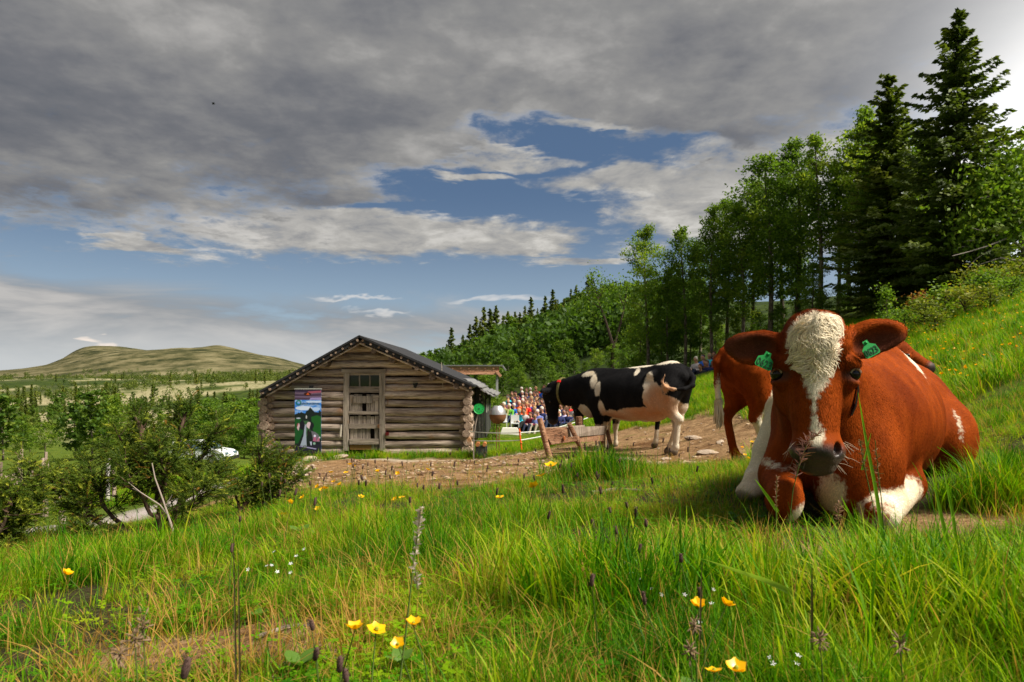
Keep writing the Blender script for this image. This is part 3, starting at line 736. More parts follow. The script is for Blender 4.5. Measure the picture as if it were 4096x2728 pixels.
body = [
    cap(Hw(.02, .12, .03), (1.26, 2.74, -.06), .125, .175, .06),                  # neck
    cap((1.16, 2.60, -.12), (1.24, 2.72, -.30), .13, .15, .06),                 # throat and chest
    cap((1.22, 2.72, -.02), (1.55, 3.05, -.05), .17, .22, .08),                 # crest to withers
    cap((1.42, 2.86, .0), (1.60, 3.10, .075), .065, .08, .08),                   # withers
    ell((1.59, 3.12, -.185), (.335, .70, .325), .08, rot3(0, 0, -34)),           # barrel
    ell((1.40, 2.88, -.20), (.26, .34, .30), .08, rot3(0, 0, -34)),             # shoulders
    cap((1.59, 3.05, .065), (1.94, 3.62, .02), .08, .095, .10),                  # spine
    ell((1.98, 3.62, -.15), (.30, .36, .26), .08, rot3(0, 0, -34)),             # rump
    ell((2.13, 3.46, -.30), (.19, .30, .23), .06, rot3(0, 8, -20)),             # thigh on the open side
    cap((1.93, 3.30, -.02), (2.12, 3.48, -.16), .045, .06, .07),                # hip bone
    ell((1.245, 2.60, -.36), (.10, .14, .165), .03),                            # brisket
    ell((1.34, 2.62, -.32), (.14, .17, .19), .06),                              # open side shoulder point
    # near foreleg, folded, knee forward
    cap((1.19, 2.80, -.20), (1.075, 2.72, -.375), .105, .085, .05),
    cap((1.07, 2.72, -.385), (.990, 2.47, -.425), .078, .058, .02), ell((.985, 2.46, -.435), (.058, .062, .070), .02),
    cap((.99, 2.47, -.47), (1.07, 2.74, -.505), .042, .036, .02), cap((1.07, 2.74, -.505), (1.10, 2.84, -.50), .042, .046, .02),
    # far foreleg, white, folded flat towards the camera
    cap((1.50, 2.80, -.33), (1.56, 2.72, -.415), .10, .082, .05),
    cap((1.56, 2.72, -.42), (1.33, 2.45, -.475), .072, .058, .03), ell((1.305, 2.43, -.482), (.060, .058, .055), .03),
    cap((1.30, 2.44, -.50), (1.50, 2.68, -.52), .04, .036, .02),
    # hind leg drawn up on the shut side
    cap((1.72, 3.45, -.22), (1.34, 3.35, -.150), .17, .098, .06),
    cap((1.335, 3.35, -.15), (1.215, 3.28, -.34), .090, .060, .04), cap((1.215, 3.28, -.34), (1.15, 3.22, -.455), .056, .046, .03),
    cap((1.15, 3.22, -.455), (1.085, 3.08, -.487), .050, .055, .02), ell((1.055, 3.03, -.498), (.060, .075, .045), .02),
    cap((1.30, 3.24, -.42), (1.21, 3.06, -.500), .062, .05, .03),
    cap((2.2, 3.85, -.2), (2.25, 3.95, -.42), .02, .015, .02),
]
def longer(pr):
    f = lambda q: np.array((q[0], q[1], q[2] if q[2] > .03 else .03 + (q[2] - .03) * 1.11))
    return [(k_, f(a), f(b) if k_ == 'c' else b, r0, r1, k, sb) for k_, a, b, r0, r1, k, sb in pr]
prims = body + moved(longer(head_prims(Hd)), HR, HC)
V, Q = nets(prims, (.70, 2.10, -.60), (2.60, 4.20, .34), .0078)
V0 = V.copy()
# little folds: skin wrinkles over the neck and between shoulder and belly
nrm, fa = vnormals(V, Q)
ax = (V[:, 0] - 1.2) * .83 - (V[:, 1] - 2.7) * .56
neckm = sstep(V[:, 1], 2.5, 2.62) * (1 - sstep(V[:, 1], 2.75, 3.1)) * (V[:, 0] > 1.12)
V = V + nrm * (neckm * .0006 * np.sin((V[:, 0] * .75 + V[:, 1] * .55 - V[:, 2] * .25) * 75 + 3 * fbm(V[:, 0] * 4, V[:, 1] * 4, V[:, 2] * 4)))[:, None]
rib = sstep(V[:, 1], 2.85, 3.05) * (1 - sstep(V[:, 1], 3.3, 3.5)) * (V[:, 0] > 1.55)
V = V + nrm * (rib * 0 * np.sin((V[:, 1] * .83 + V[:, 0] * .56) * 40 + 4 * fbm(V[:, 0] * 3, V[:, 1] * 3, V[:, 2] * 3)))[:, None]
V = V + nrm * ((.016 * (fbm(V[:, 0] * 6, V[:, 1] * 6, V[:, 2] * 6) - .5) + .030 * (fbm(ax * 3.0 + 4, V[:, 2] * 1.4, V[:, 1] * 3.2, oct=2) - .5)) * sstep(V[:, 1], 2.55, 2.8))[:, None]
nrm, fa = vnormals(V, Q)
x, y, z = V.T; Lx, Ly, Lz = HL(V).T
onhead = (Ly < .22) & (np.abs(Lx) < .40) & (z > -.36)
zb = np.where(z > .03, z, .03 + (z - .03) / 1.11)
# blaze: half width against height, on the front of the face
bl = np.array([(-.30, -.03), (-.252, -.02), (-.205, .004), (-.175, .018), (-.13, .016), (-.10, .010), (-.06, .009), (-.03, .024), (.00, .036), (.03, .047), (.065, .056), (.11, .074), (.16, .080), (.195, .072), (.222, .046), (.245, -.02)])
blc = np.array([(-.30, -.012), (-.18, -.010), (-.06, -.018), (0, -.010), (.07, -.012), (.16, -.004), (.215, .016), (.27, .03)])
hw = np.interp(zb, bl[:, 0], bl[:, 1]); cx_ = np.interp(zb, blc[:, 0], blc[:, 1])
blaze = np.where((Ly < .12) & (zb > -.30) & (np.abs(Lx) < .2), hw - np.abs(Lx - cx_), -.3)
wh = white_blobs(V, [((1.165, 2.46, -.44), (.050, .13, .11)), ((1.25, 2.46, -.54), (.15, .14, .045)), ((1.02, 2.42, -.50), (.045, .10, .065)), ((1.17, 3.20, -.34), (.22, .26, .32)), ((1.36, 3.34, -.10), (.12, .14, .10)),
                     ((.99, 2.60, -.325), (.055, .12, .014)), ((1.745, 2.93, .11), (.035, .17, .10)), ((2.09, 3.18, -.2), (.012, .05, .06))],
                 [((1.45, 3.12, -.18), (.16, .2, .12))])
fore = sdf([cap((1.52, 2.68, -.43), (1.33, 2.45, -.475), .062, .060), cap((1.30, 2.44, -.50), (1.50, 2.68, -.52), .045, .04, .02)], V)
hindl = sdf([cap((1.335, 3.35, -.15), (1.215, 3.28, -.34), .085, .060), cap((1.215, 3.28, -.34), (1.15, 3.22, -.455), .056, .046), cap((1.15, 3.22, -.455), (1.03, 3.0, -.50), .055, .06), cap((1.30, 3.24, -.42), (1.21, 3.06, -.500), .062, .05)], V)
wh = np.maximum(wh, np.maximum(.018 - fore, .02 - hindl))
wh = np.where((z < -.28) | (y > 2.75), wh, -.3); wh = np.maximum(wh, blaze)
lx = Lx; onh = (Ly < .22) & (np.abs(lx) < .40) & (z > -.33)
dk = np.zeros(len(V))
dk = np.maximum(dk, onh * (1 - sstep(zb + .35 * np.abs(lx) ** 1.2, -.205, -.165)) * (Ly < .04))
for s in (-1, 1):
    q = np.sqrt(((lx - .122 * s) / .050) ** 2 + ((z - .020) / .032) ** 2) + 0 * x
    dk = np.maximum(dk, onh * (Ly < .08) * (1 - sstep(q, .45, 1.15)) * .75)
    er = Hd(.225 * s, .0, .125); q = np.sqrt(((lx - er[0]) / .12) ** 2 + ((z - er[2] + .003) / .058) ** 2)
    face = sstep(-(nrm @ HR)[:, 1], .05, .7)
    dk = np.maximum(dk, (Ly < .09) * onh * (np.abs(lx) > .125) * (z > .02) * (1 - sstep(q, .5, 1.12)) * face * .62)
wet = onh * (1 - sstep(zb, -.215, -.18)) * (Ly < -.04)
hoof = np.zeros(len(V)); q = np.linalg.norm((V - (1.04, 3.01, -.52)) / (.075, .07, .05), axis=1); hoof = np.maximum(hoof, 1 - sstep(q, .75, 1.0))
attrs = {'white': ('POINT', wh), 'dark': ('POINT', np.clip(dk, 0, 1)), 'wet': ('POINT', wet), 'hoof': ('POINT', hoof * .8), 'pink': ('POINT', np.zeros(len(V)))}
cow = thing('cow', 'red cow with a white blaze lying in the grass facing the camera', 'cow', (1.4, 2.9, -.5))
off = np.array(cow.location)
obj('body', mesh_np('body', V - off, Q, attrs, True, [M_red]), cow)
for s in (-1, 1):
    b = MB().add(*uvball(Hw(.119 * s, -.006, .022) - off, .0285)); b.build('eye', M_eye, cow, True)
    # upper lid with lashes
    l_ = MB(); pts = [Hw(.119 * s, -.006, .022) - off + .0298 * HR @ np.array((s * math.cos(a_) * .55 + s * .25, -math.sqrt(max(0, 1 - (math.cos(a_) * .55 + .25) ** 2 - (math.sin(a_) * .55) ** 2)), math.sin(a_) * .55)) for a_ in np.linspace(.1, 3.0, 9)]
    l_.tube(pts, .0045, 6); l_.build('eyelid', M_red, cow, True)
def flow(p):
    f = np.zeros_like(p); q = HL(p); hd = sstep(.22 - q[:, 1], 0, .06) * (p[:, 2] > -.33) * (np.abs(q[:, 0]) < .42)
    up = sstep(p[:, 2], .06, .13)
    swirl = fbm(q[:, 0] * 20, q[:, 2] * 20, oct=2) * 9
    lat = np.clip(q[:, 0] * 7, -1.2, 1.2)
    fl = np.zeros_like(p)
    fl[:, 0] = lat * (.5 + up) + up * np.sin(swirl) * 1.2; fl[:, 2] = up * (.3 + 1.0 * np.cos(swirl)) - (1 - up)
    f = hd[:, None] * (fl @ HR.T) + (1 - hd)[:, None] * np.array((.50, .6, -.75))
    return f
def hlen(p):
    q = HL(p)
    hd = (q[:, 1] < .20) & (p[:, 2] > .05) & (np.abs(q[:, 0]) < .13)
    ear = (np.abs(q[:, 0]) > .14) & (q[:, 1] < .16) & (p[:, 2] > 0)
    return np.where(hd, .026, np.where(ear, .014, .011))
def hkeep(c_):
    q = HL(c_)
    nose = (c_[:, 2] < -.17) & (q[:, 1] < -.03) & (np.abs(q[:, 0]) < .2)
    eye = (np.minimum(np.hypot(q[:, 0] - .122, q[:, 2] - .022), np.hypot(q[:, 0] + .122, q[:, 2] - .022)) < .030) & (q[:, 1] < .1)
    fac = np.where(q[:, 1] < .25, 2.4, 1.0); fac = np.where(c_[:, 1] > 3.5, .5, fac)
    fac = np.where((q[:, 1] < .2) & (np.abs(q[:, 0]) < .13) & (c_[:, 2] > .05), 4.5, fac)
    fac = np.where((np.abs(q[:, 0]) > .13) & (q[:, 1] < .2) & (c_[:, 2] > 0), 3, fac)
    return fac * np.where((nose | eye) & (c_[:, 2] > -.33), 0.02, 1)
coat_hair('coat_hair', V - off, Q, attrs, nrm, lambda p: flow(p + off), lambda p: hlen(p + off), 150000, M_red, cow, keep=lambda c_: hkeep(c_ + off), width=.0016, lift=.18)
# wavy forelock: long strands that follow the whorls over the forehead
gf_ = np.random.default_rng(9); ns_k = 1100; hp = moved(longer(head_prims(Hd)), HR, HC)
q0 = np.stack([gf_.uniform(-.085, .085, ns_k), np.full(ns_k, -.15), gf_.uniform(.02, .225, ns_k)], -1)
q0 = q0[np.abs(q0[:, 0] - np.interp(q0[:, 2], blc[:, 0], blc[:, 1])) < np.interp(q0[:, 2], bl[:, 0], bl[:, 1]) - .004]
Pk = q0 @ HR.T + HC; fwd = HR @ np.array((0, 1.0, 0))
def onskin(Pp, h_=.0035):
    for _ in range(7):
        d_ = sdf(hp, Pp) - h_; e = .002
        gr = np.stack([sdf(hp, Pp + np.eye(3)[k] * e) - d_ - h_ for k in range(3)], -1); gr /= np.maximum(np.linalg.norm(gr, axis=1, keepdims=True), 1e-9); Pp = Pp - gr * np.clip(d_, -.03, .03)[:, None]
    return Pp, gr
for _ in range(14): Pk = Pk + fwd * np.clip(sdf(hp, Pk) - .004, -.01, .03)[:, None]
rows = []; ph_ = gf_.uniform(0, .6, len(Pk)); hf_ = gf_.uniform(.003, .012, len(Pk))
for st_ in range(9):
    Pk, gr = onskin(Pk, .0035); L_ = HL(Pk); rows.append((Pk + gr * (hf_ * math.sin(math.pi * min(1, st_ / 8 + .12)))[:, None], gr))
    an_ = fbm(L_[:, 0] * 16 + 3, L_[:, 2] * 16, oct=2) * 6.5 + ph_ + np.sin(st_ * 1.25 + L_[:, 2] * 60) * .55
    dl = np.stack([np.sin(an_) + L_[:, 0] * 6, np.zeros(len(Pk)), np.cos(an_) * .8 + .15], -1); dw = dl @ HR.T; dw -= gr * (dw * gr).sum(1, keepdims=True); dw /= np.maximum(np.linalg.norm(dw, axis=1, keepdims=True), 1e-6); Pk = Pk + dw * .0060
VV = []; nn_ = []
for k, (p_, g0) in enumerate(rows):
    dr_ = (rows[min(k + 1, 8)][0] - rows[max(k - 1, 0)][0]); sd2 = np.cross(g0, dr_); sd2 /= np.maximum(np.linalg.norm(sd2, axis=1, keepdims=True), 1e-9); w_ = .0021 * (1 - (k / 8) ** 3) + .0003
    VV += [p_ - sd2 * w_ / 2, p_ + sd2 * w_ / 2]; nn_ += [g0 + dr_ * 25 - sd2 * .5, g0 + dr_ * 25 + sd2 * .5]
VV = np.stack(VV, 1); nn_ = np.stack(nn_, 1); m_n = len(Pk); fq = np.array([(2 * k + 2, 2 * k + 3, 2 * k + 1, 2 * k) for k in range(8)])
FF = (fq[None] + np.arange(m_n)[:, None, None] * 18).reshape(-1, 4); at_ = {'white': np.full(m_n * 18, .05), 'tone': np.repeat(gf_.uniform(0, 1, m_n), 18)}
me = mesh_np('forelock', VV.reshape(-1, 3) - off, FF, {k: ('POINT', v) for k, v in at_.items()}, True, [M_red]); nv = nn_.reshape(-1, 3); nv /= np.linalg.norm(nv, axis=1, keepdims=True); me.normals_split_custom_set_from_vertices(nv.astype(np.float32))
tag(obj('forelock', me, cow), kind='stuff')
# whiskers
wk = MB(); gw = np.random.default_rng(4)
for i in range(46):
    s = gw.choice([-1, 1]); p0 = Hw(s * gw.uniform(.02, .09), gw.uniform(-.13, -.04), gw.uniform(-.29, -.20)) - off
    d_ = np.array((s * gw.uniform(.2, 1), -.4, gw.uniform(-1, -.1))); d_ /= np.linalg.norm(d_)
    wk.tube([p0, p0 + d_ * .02, p0 + d_ * .045 + (0, 0, -.008)], [.0007, .0006, .0003], 3, False)
tag(wk.build('whiskers', mat('whisker', col=(.35, .28, .2)), cow), kind='stuff')
def ear_tag(parent, c0, tilt, number, sc=1.0, name='ear_tag', flip=1):
    """flag shaped plastic tag: narrow neck above a wide plate"""
    out = [(-.010, .036), (.010, .036), (.012, .020), (.029, .008), (.031, -.020), (.026, -.027), (-.026, -.027), (-.031, -.020), (-.029, .008), (-.012, .020)]
    Rm = rot3(-12, 0, 0) @ np.array(Matrix.Rotation(R(tilt), 3, 'Y')); n = len(out); Vt = []
    for yy in (-.0012, .0012): Vt += [Rm @ np.array((a_ * sc, yy, b_ * sc)) + c0 for a_, b_ in out]
    b = MB().add(Vt, [tuple(range(n)), tuple(range(n, 2 * n))[::-1]] + [(i, i + n, (i + 1) % n + n, (i + 1) % n) for i in range(n)])
    tg = b.build(name, M_tag, parent)
    bt = MB(); cc = c0 + Rm @ np.array((0, -.002, .027 * sc)); bt.add(*uvball(cc, .006 * sc, 10)); bt.build('stud', M_tag, tg, True)
    if number:
        me = text_mesh(number, .030 * sc); me.materials.clear(); me.materials.append(M_print)
        RR = Rm @ np.array(Matrix.Rotation(R(90), 3, 'X'))
        for v_ in me.vertices: v_.co = Vector(RR @ np.array((v_.co.x * .92, v_.co.y * 1.25, v_.co.z)) + c0 + Rm @ np.array((0, -.0026, -.010 * sc)))
        obj('number', me, tg)
    return tg
ear_tag(cow, Hw(-.166, -.046, .066) - off, 26, '0623', 1.0)
ear_tag(cow, Hw(.168, -.038, .104) - off, -28, '0623', .92)
# collar: dark strap, a red catch and a pale buckle behind the cheek
st = MB(); cpts = [Hd(.125, .12, .075), Hd(.147, .12, .05), Hd(.158, .12, .01), Hd(.160, .12, -.04), Hd(.152, .12, -.09), Hd(.14, .13, -.125)]
cpts = [HR @ p + HC - off for p in cpts]
for i in range(len(cpts) - 1): st.bar(cpts[i], cpts[i + 1] + (cpts[i + 1] - cpts[i]) * .04, .022, .005, (1, -.4, 0))
ct = st.build('collar', M_strap, cow)
rb = MB(); rb.bar(cpts[1] + (.004, -.006, .012), cpts[2] + (.004, -.006, .008), .026, .012, (1, -.4, 0)); rb.build('catch', M_redpl, ct)
rb = MB(); rb.bar(cpts[0] + (.003, -.006, .010), cpts[1] + (.004, -.006, .014), .016, .008, (1, -.4, 0)); rb.build('buckle', mat('pale_metal', col=(.35, .42, .45), rough=.4), ct)
# ---------------------------------------------------------------- standing cattle
def stand_prims(poll, muz, tail, leg=(0, 0, 0, 0), girth=1.0):
    g = girth
    pr = [ell((0, 0, .83), (.74, .315 * g, .325), .08), ell((-.05, 0, .76), (.55, .30 * g, .29), .08),
          ell((.50, 0, .88), (.30, .24 * g, .33), .08), cap((.32, 0, 1.10), (.60, 0, 1.11), .07, .08, .1),
          cap((-.62, 0, 1.13), (.45, 0, 1.09), .075, .08, .10), ell((-.60, 0, .97), (.28, .245 * g, .25), .08),
          ell((.70, 0, .72), (.17, .13, .20), .06), ell((-.33, 0, .56), (.19, .14, .13), .05)]
    for s in (-1, 1):
        pr += [cap((-.40, .19 * s, 1.06), (-.46, .16 * s, 1.02), .06, .06, .06), ell((-.82, .10 * s, 1.00), (.06, .06, .07), .05),
               cap((-.62, .14 * s, .86), (-.60, .17 * s, .64), .18, .125, .07), ell((-.42, .19 * s, .68), (.10, .08, .14), .06)]
        lh = leg[0 if s > 0 else 1]; lf = leg[2 if s > 0 else 3]
        hk = np.array((-.75 + lh, .16 * s, .45)); ft = np.array((-.70 + lh * 1.6, .16 * s, .10))
        pr += [cap((-.58, .17 * s, .66), hk, .105, .052, .05), ell(hk + (-.015, 0, .01), (.055, .042, .065), .03), cap(hk, ft, .044, .037, .02),
               ell(ft, (.05, .044, .045), .02), cap(ft + (.025, 0, -.055), ft + (.045, 0, -.075), .050, .056, .015)]
        kn = np.array((.51 + lf * .6, .13 * s, .38)); ff = np.array((.50 + lf, .13 * s, .10))
        pr += [cap((.50, .15 * s, .78), (.49 + lf * .3, .14 * s, .60), .135, .095, .06), cap((.49 + lf * .3, .14 * s, .60), kn, .090, .052, .03), ell(kn, (.054, .05, .06), .02),
               cap(kn, ff, .042, .037, .02), ell(ff, (.048, .044, .045), .02), cap(ff + (.02, 0, -.055), ff + (.035, 0, -.075), .050, .056, .015)]
    poll = np.array(poll, float); muz = np.array(muz, float); ax_ = muz - poll; ax_ /= np.linalg.norm(ax_)
    side = np.cross(ax_, (0, 0, 1)) if abs(ax_[2]) < .95 else np.array((0, 1.0, 0))
    side = side - ax_ * (side @ ax_); side /= np.linalg.norm(side); up = np.cross(side, ax_)
    nb_ = poll + ax_ * .10 - up * .09
    pr += [cap((.62, 0, .96), nb_, .235, .125, .09), cap((.58, 0, 1.06), poll - ax_ * .02 - up * .06, .12, .085, .09), cap((.70, 0, .72), nb_ - up * .05, .11, .08, .07)]
    pr += [ell(poll + ax_ * .09 - up * .05, (.11, .11, .11), .04), cap(poll + ax_ * .07 - up * .05, muz - ax_ * .06 - up * .03, .105, .070, .04), ell(muz - ax_ * .05 - up * .035, (.078, .078, .072), .03),
           cap(poll + ax_ * .17 - up * .14, muz - ax_ * .09 - up * .085, .075, .045, .04)]
    for s in (-1, 1):
        e0 = poll + side * .09 * s - up * .03 + ax_ * .03; e1 = e0 + side * .20 * s - up * .03
        pr += [cap(e0, e1 - side * .09 * s, .028, .045, .03), cap(e1 - side * .10 * s, e1, .050, .028, .03)]
        pr += [ell(poll + ax_ * .19 + side * .10 * s - up * .03, (.035, .035, .035), .03)]
    tail = np.array(tail, float)
    for i in range(len(tail) - 1): pr.append(cap(tail[i], tail[i + 1], .034 - .003 * i, .034 - .003 * (i + 1), .03))
    return pr, poll, muz, ax_, side, up
def standing_cow(label, loc, head, sc, poll, muz, tail, white, red, m, leg=(0, 0, 0, 0), pink=(), tuft=None, tagside=None, collar=True, girth=1.0, res=.017):
    pr, poll, muz, ax_, side, up = stand_prims(poll, muz, tail, leg, girth)
    V, Q = nets(pr, (-1.15, -.5, -.06), (1.75, .5, 1.75), res)
    n_, _ = vnormals(V, Q)
    V = V + n_ * (.016 * (fbm(V[:, 0] * 5, V[:, 1] * 5, V[:, 2] * 5) - .5))[:, None]
    n_, _ = vnormals(V, Q)
    w = white_blobs(V, white, red)
    dk = 1 - sstep(np.linalg.norm(V - (muz - ax_ * .01 - up * .03), axis=1), .07, .11)
    for s in (-1, 1):
        e1 = poll + side * .24 * s - up * .06 + ax_ * .03
        dk = np.maximum(dk, .7 * (1 - sstep(np.linalg.norm(V - e1, axis=1), .04, .10)) * (n_ @ ax_ > .2))
    hf = 1 - sstep(V[:, 2], .045, .07)
    pk = white_blobs(V, pink) if pink else np.zeros(len(V))
    at = {'white': ('POINT', w), 'dark': ('POINT', np.clip(dk, 0, 1)), 'wet': ('POINT', dk * .5), 'hoof': ('POINT', hf), 'pink': ('POINT', np.clip(sstep(pk, -.12, .08), 0, 1) * .95 if pink else pk)}
    t = thing('cow', label, 'cow', loc, None, head); t.scale = (sc, sc, sc)
    hv = np.array((math.cos(head), math.sin(head))); hb_ = H(loc[0] - .72 * sc * hv[0], loc[1] - .72 * sc * hv[1])[0]; hf_ = H(loc[0] + .52 * sc * hv[0], loc[1] + .52 * sc * hv[1])[0]
    pit = math.atan2(hf_ - hb_, 1.24 * sc); t.location.z = hb_ + .72 * sc * math.sin(pit) - .012; t.rotation_euler.y = -pit
    obj('body', mesh_np('body', V, Q, at, True, [m]), t)
    fl = lambda p: np.stack([-np.ones(len(p)) * .6, np.zeros(len(p)), -np.ones(len(p))], -1)
    coat_hair('coat_hair', V, Q, at, n_, fl, lambda p: np.full(len(p), .022), 14000, m, t, width=.004, lift=.25)
    for s in (-1, 1):
        MB().add(*uvball(poll + ax_ * .19 + side * .118 * s - up * .02, .022, 10)).build('eye', M_eye, t, True)
    if tuft is not None:
        b = MB(); g_ = np.random.default_rng(2); tuft = [np.array(q, float) for q in tuft]
        for i in range(70):
            p0 = tuft[0] + g_.normal(0, .014, 3); p1 = tuft[1] + g_.normal(0, .018, 3)
            b.tube([p0, (p0 + p1) / 2 + g_.normal(0, .014, 3), p1], [.008, .010, .003], 4, False)
        b.build('tail_tuft', mat('pale_tail_hair', col=(.50, .42, .30)), t)
    if tagside is not None:
        c0 = poll + side * .20 * tagside - up * .085 + ax_ * .075
        ear_tag(t, c0, 15 * tagside, None, 1.5)
    if collar:
        nc = poll * .72 + np.array((.62, 0, 1.0)) * .28 - up * .06; nd = poll - np.array((.62, 0, .96)); nd /= np.linalg.norm(nd)
        u1 = np.array((0, 1.0, 0)); u2 = np.cross(nd, u1); pts = []
        for k in range(25):
            an = 2 * math.pi * k / 24; rr = None
            dv = math.cos(an) * u1 + math.sin(an) * u2
            ts = np.linspace(.02, .5, 60); dd = sdf(pr, nc + ts[:, None] * dv); j = np.argmax(dd > 0); pts.append(nc + dv * (ts[j] + .006))
        cb = MB()
        for k in range(24): cb.bar(pts[k], pts[k + 1], .012, .035, nd)
        c_ = cb.build('collar', M_strapy, t)
        k = 2; MB().bar(pts[k], pts[k + 1], .03, .05, nd).build('catch', M_redpl, c_)
    return t
hb = R(141); ox, oy = 1.88, 10.34
tail_b = [(-.84, 0, 1.10), (-.93, .06, .98), (-.95, .14, .88), (-.88, .24, .84), (-.76, .32, .845), (-.66, .34, .88), (-.63, .345, .96), (-.68, .345, 1.04)]
white_b = [((-.56, 0, 1.27), (.24, .24, .10)), ((-.18, 0, 1.215), (.24, .17, .045)), ((-.17, .16, 1.13), (.035, .12, .07)),
    ((.60, .06, 1.14), (.11, .2, .05)), ((.48, .2, 1.03), (.05, .15, .11)), ((.40, .25, .92), (.05, .15, .10)),
    ((-.40, .25, .93), (.075, .25, .16)), ((-.46, .25, .76), (.155, .35, .20)), ((-.57, .25, .60), (.23, .35, .19)), ((-.18, .2, .50), (.42, .5, .145)), ((.22, .2, .52), (.16, .4, .11)), ((.36, .25, .64), (.05, .2, .13)),
    ((-.68, 0, .25), (.30, .5, .42)), ((.52, 0, .18), (.22, .5, .28)), ((.74, 0, .60), (.14, .4, .13)), ((-.72, .37, .90), (.18, .075, .20))]
red_b = [((-.84, .2, .60), (.06, .2, .10)), ((.56, .2, .37), (.04, .1, .07)), ((.30, .2, .80), (.04, .15, .05))]
standing_cow('black and white cow standing sideways with its head lowered over the wooden trough', (ox, oy, H(ox, oy)[0] - .02), hb, 1.10, (1.27, 0, .98), (1.36, -.02, .46), tail_b, white_b, red_b, M_black,
    (.02, .16, -.03, .10), [((-.30, .1, .60), (.34, .4, .16)), ((-.55, .25, .70), (.20, .2, .22)), ((-.70, .36, .92), (.2, .08, .2)), ((.2, .2, .52), (.3, .3, .08))], None, -1)
ox, oy = 3.07, 7.15
white_r = [((.0, -.2, .60), (.46, .35, .20)), ((-.38, -.25, .74), (.13, .25, .17)), ((-.53, -.22, .50), (.085, .2, .20)), ((-.645, -.16, .28), (.06, .1, .22)), ((.5, 0, .2), (.2, .4, .24)), ((-.93, -.02, .62), (.05, .05, .26)), ((-.35, 0, 1.22), (.16, .08, .03)), ((-.85, .02, .95), (.02, .05, .05))]
standing_cow('red cow with a white belly standing side on behind the lying cow', (ox, oy, H(ox, oy)[0] - .01), R(16), 1.05, (1.10, -.10, 1.02), (1.30, -.36, .72), [(-.84, 0, 1.10), (-.91, 0, 1.0), (-.93, -.01, .8), (-.93, -.01, .62)], white_r, [], M_red,
    (0.0, .10, 0, .05), [((-.2, -.1, .56), (.3, .4, .1))], [(-.93, -.01, .64), (-.95, -.01, .40)], None, False)
ox, oy = 2.12, 11.75
white_h = [((-.7, 0, .2), (.3, .5, .38)), ((.5, 0, .2), (.22, .5, .26)), ((0, 0, .5), (.5, .4, .12)), ((.1, 0, 1.2), (.2, .2, .06))]
standing_cow('black and white cow hidden behind the feeding one, only its hind legs showing', (ox, oy, H(ox, oy)[0] - .01), R(128), .97, (1.25, 0, .95), (1.36, 0, .45), [(-.84, 0, 1.10), (-.92, 0, .98), (-.93, 0, .7), (-.92, 0, .5)], white_h, [((-.72, .2, .35), (.1, .1, .08))], M_black,
    (.05, -.05, 0, .08), [], [(-.92, 0, .52), (-.93, 0, .3)], None, False, res=.024)
# ---------------------------------------------------------------- log cabin
def wood_mat(name, a, b, c_, warm=None, axis=0, rings=False, scale=1.0):
    def fn(t):
        p = t.n('ShaderNodeTexCoord').outputs['Object']; rnd = t.n('ShaderNodeObjectInfo').outputs['Random']
        off = t.n('ShaderNodeCombineXYZ', i0=t.m('MULTIPLY', rnd, 37), i1=t.m('MULTIPLY', rnd, 11), i2=t.m('MULTIPLY', rnd, 23)).outputs[0]
        pv = t.n('ShaderNodeVectorMath', _operation='ADD', i0=p, i1=off).outputs[0]
        sc = [13.0, 13.0, 13.0]; sc[axis] = .9
        g1 = t.noise(t.mapped(pv, tuple(q * scale for q in sc)), 1.0, 6, .65, .4)
        g2 = t.noise(t.mapped(pv, tuple(q * 4 * scale for q in sc)), 1.0, 4, .6)
        g3 = t.noise(pv, 1.6 * scale, 4, .6)
        col = t.ramp(t.m('ADD', t.m('MULTIPLY', g1, .7), t.m('MULTIPLY', g2, .3)), [(.30, a), (.48, b), (.66, c_)])
        if warm: col = t.mix(t.m('MULTIPLY', t.smooth(g3, .58, .74), .7), col, warm)
        col = t.mix(1.0, col, t.n('ShaderNodeHueSaturation', Color=(1, 1, 1, 1), Value=t.m('ADD', .72, t.m('MULTIPLY', rnd, .5))).outputs[0], 'MULTIPLY')
        crack = t.smooth(g2, .43, .33)
        col = t.mix(t.m('MULTIPLY', crack, .7), col, (.03, .024, .02))
        return princ(t, col, .88, .12, t.m('ADD', g1, t.m('MULTIPLY', g2, .6)), .9, .025)
    return mat(name, fn)
M_log = wood_mat('weathered_log', (.075, .052, .039), (.37, .28, .22), (.76, .63, .51), (.38, .18, .07))
M_logy = wood_mat('weathered_log_side', (.09, .062, .045), (.29, .205, .15), (.50, .38, .29), (.38, .17, .055), axis=1)
M_board = wood_mat('grey_board', (.12, .10, .085), (.33, .275, .225), (.55, .46, .38), (.30, .17, .08), axis=2)
M_boardx = wood_mat('grey_board_cross', (.12, .095, .075), (.30, .245, .20), (.50, .41, .33), None, axis=0)
M_dark = mat('tarred_roofing', lambda t: princ(t, t.mix(t.noise(None, 30, 3), (.010, .010, .012), (.035, .034, .036)), .7, .3))
M_void = mat('dark_interior', col=(.012, .010, .008), rough=1, spec=0)
M_shed = wood_mat('dark_board', (.020, .022, .020), (.048, .050, .045), (.085, .085, .075), None, axis=2)
M_tin = mat('old_tin', lambda t: princ(t, t.mix(t.noise(None, 7, 4), (.22, .22, .24), (.42, .40, .37)), .45, .5, Metallic=.6))
M_pane = mat('dark_pane', col=(.006, .008, .006), rough=.08, spec=.6)
M_rust = mat('rust', lambda t: princ(t, t.mix(t.noise(None, 18, 5, .7), (.085, .035, .014), (.26, .12, .05)), .85, .2))
def CX(px, d=18.0): return (px - 512) / F * d
def CZ(py, d=18.0): return (HZ - py) / F * d
Y0 = 18.0
cab = thing('log_cabin', 'old weathered log cabin with a plank door and a dark gabled roof', 'cabin', (CX(365), Y0, CZ(457)))
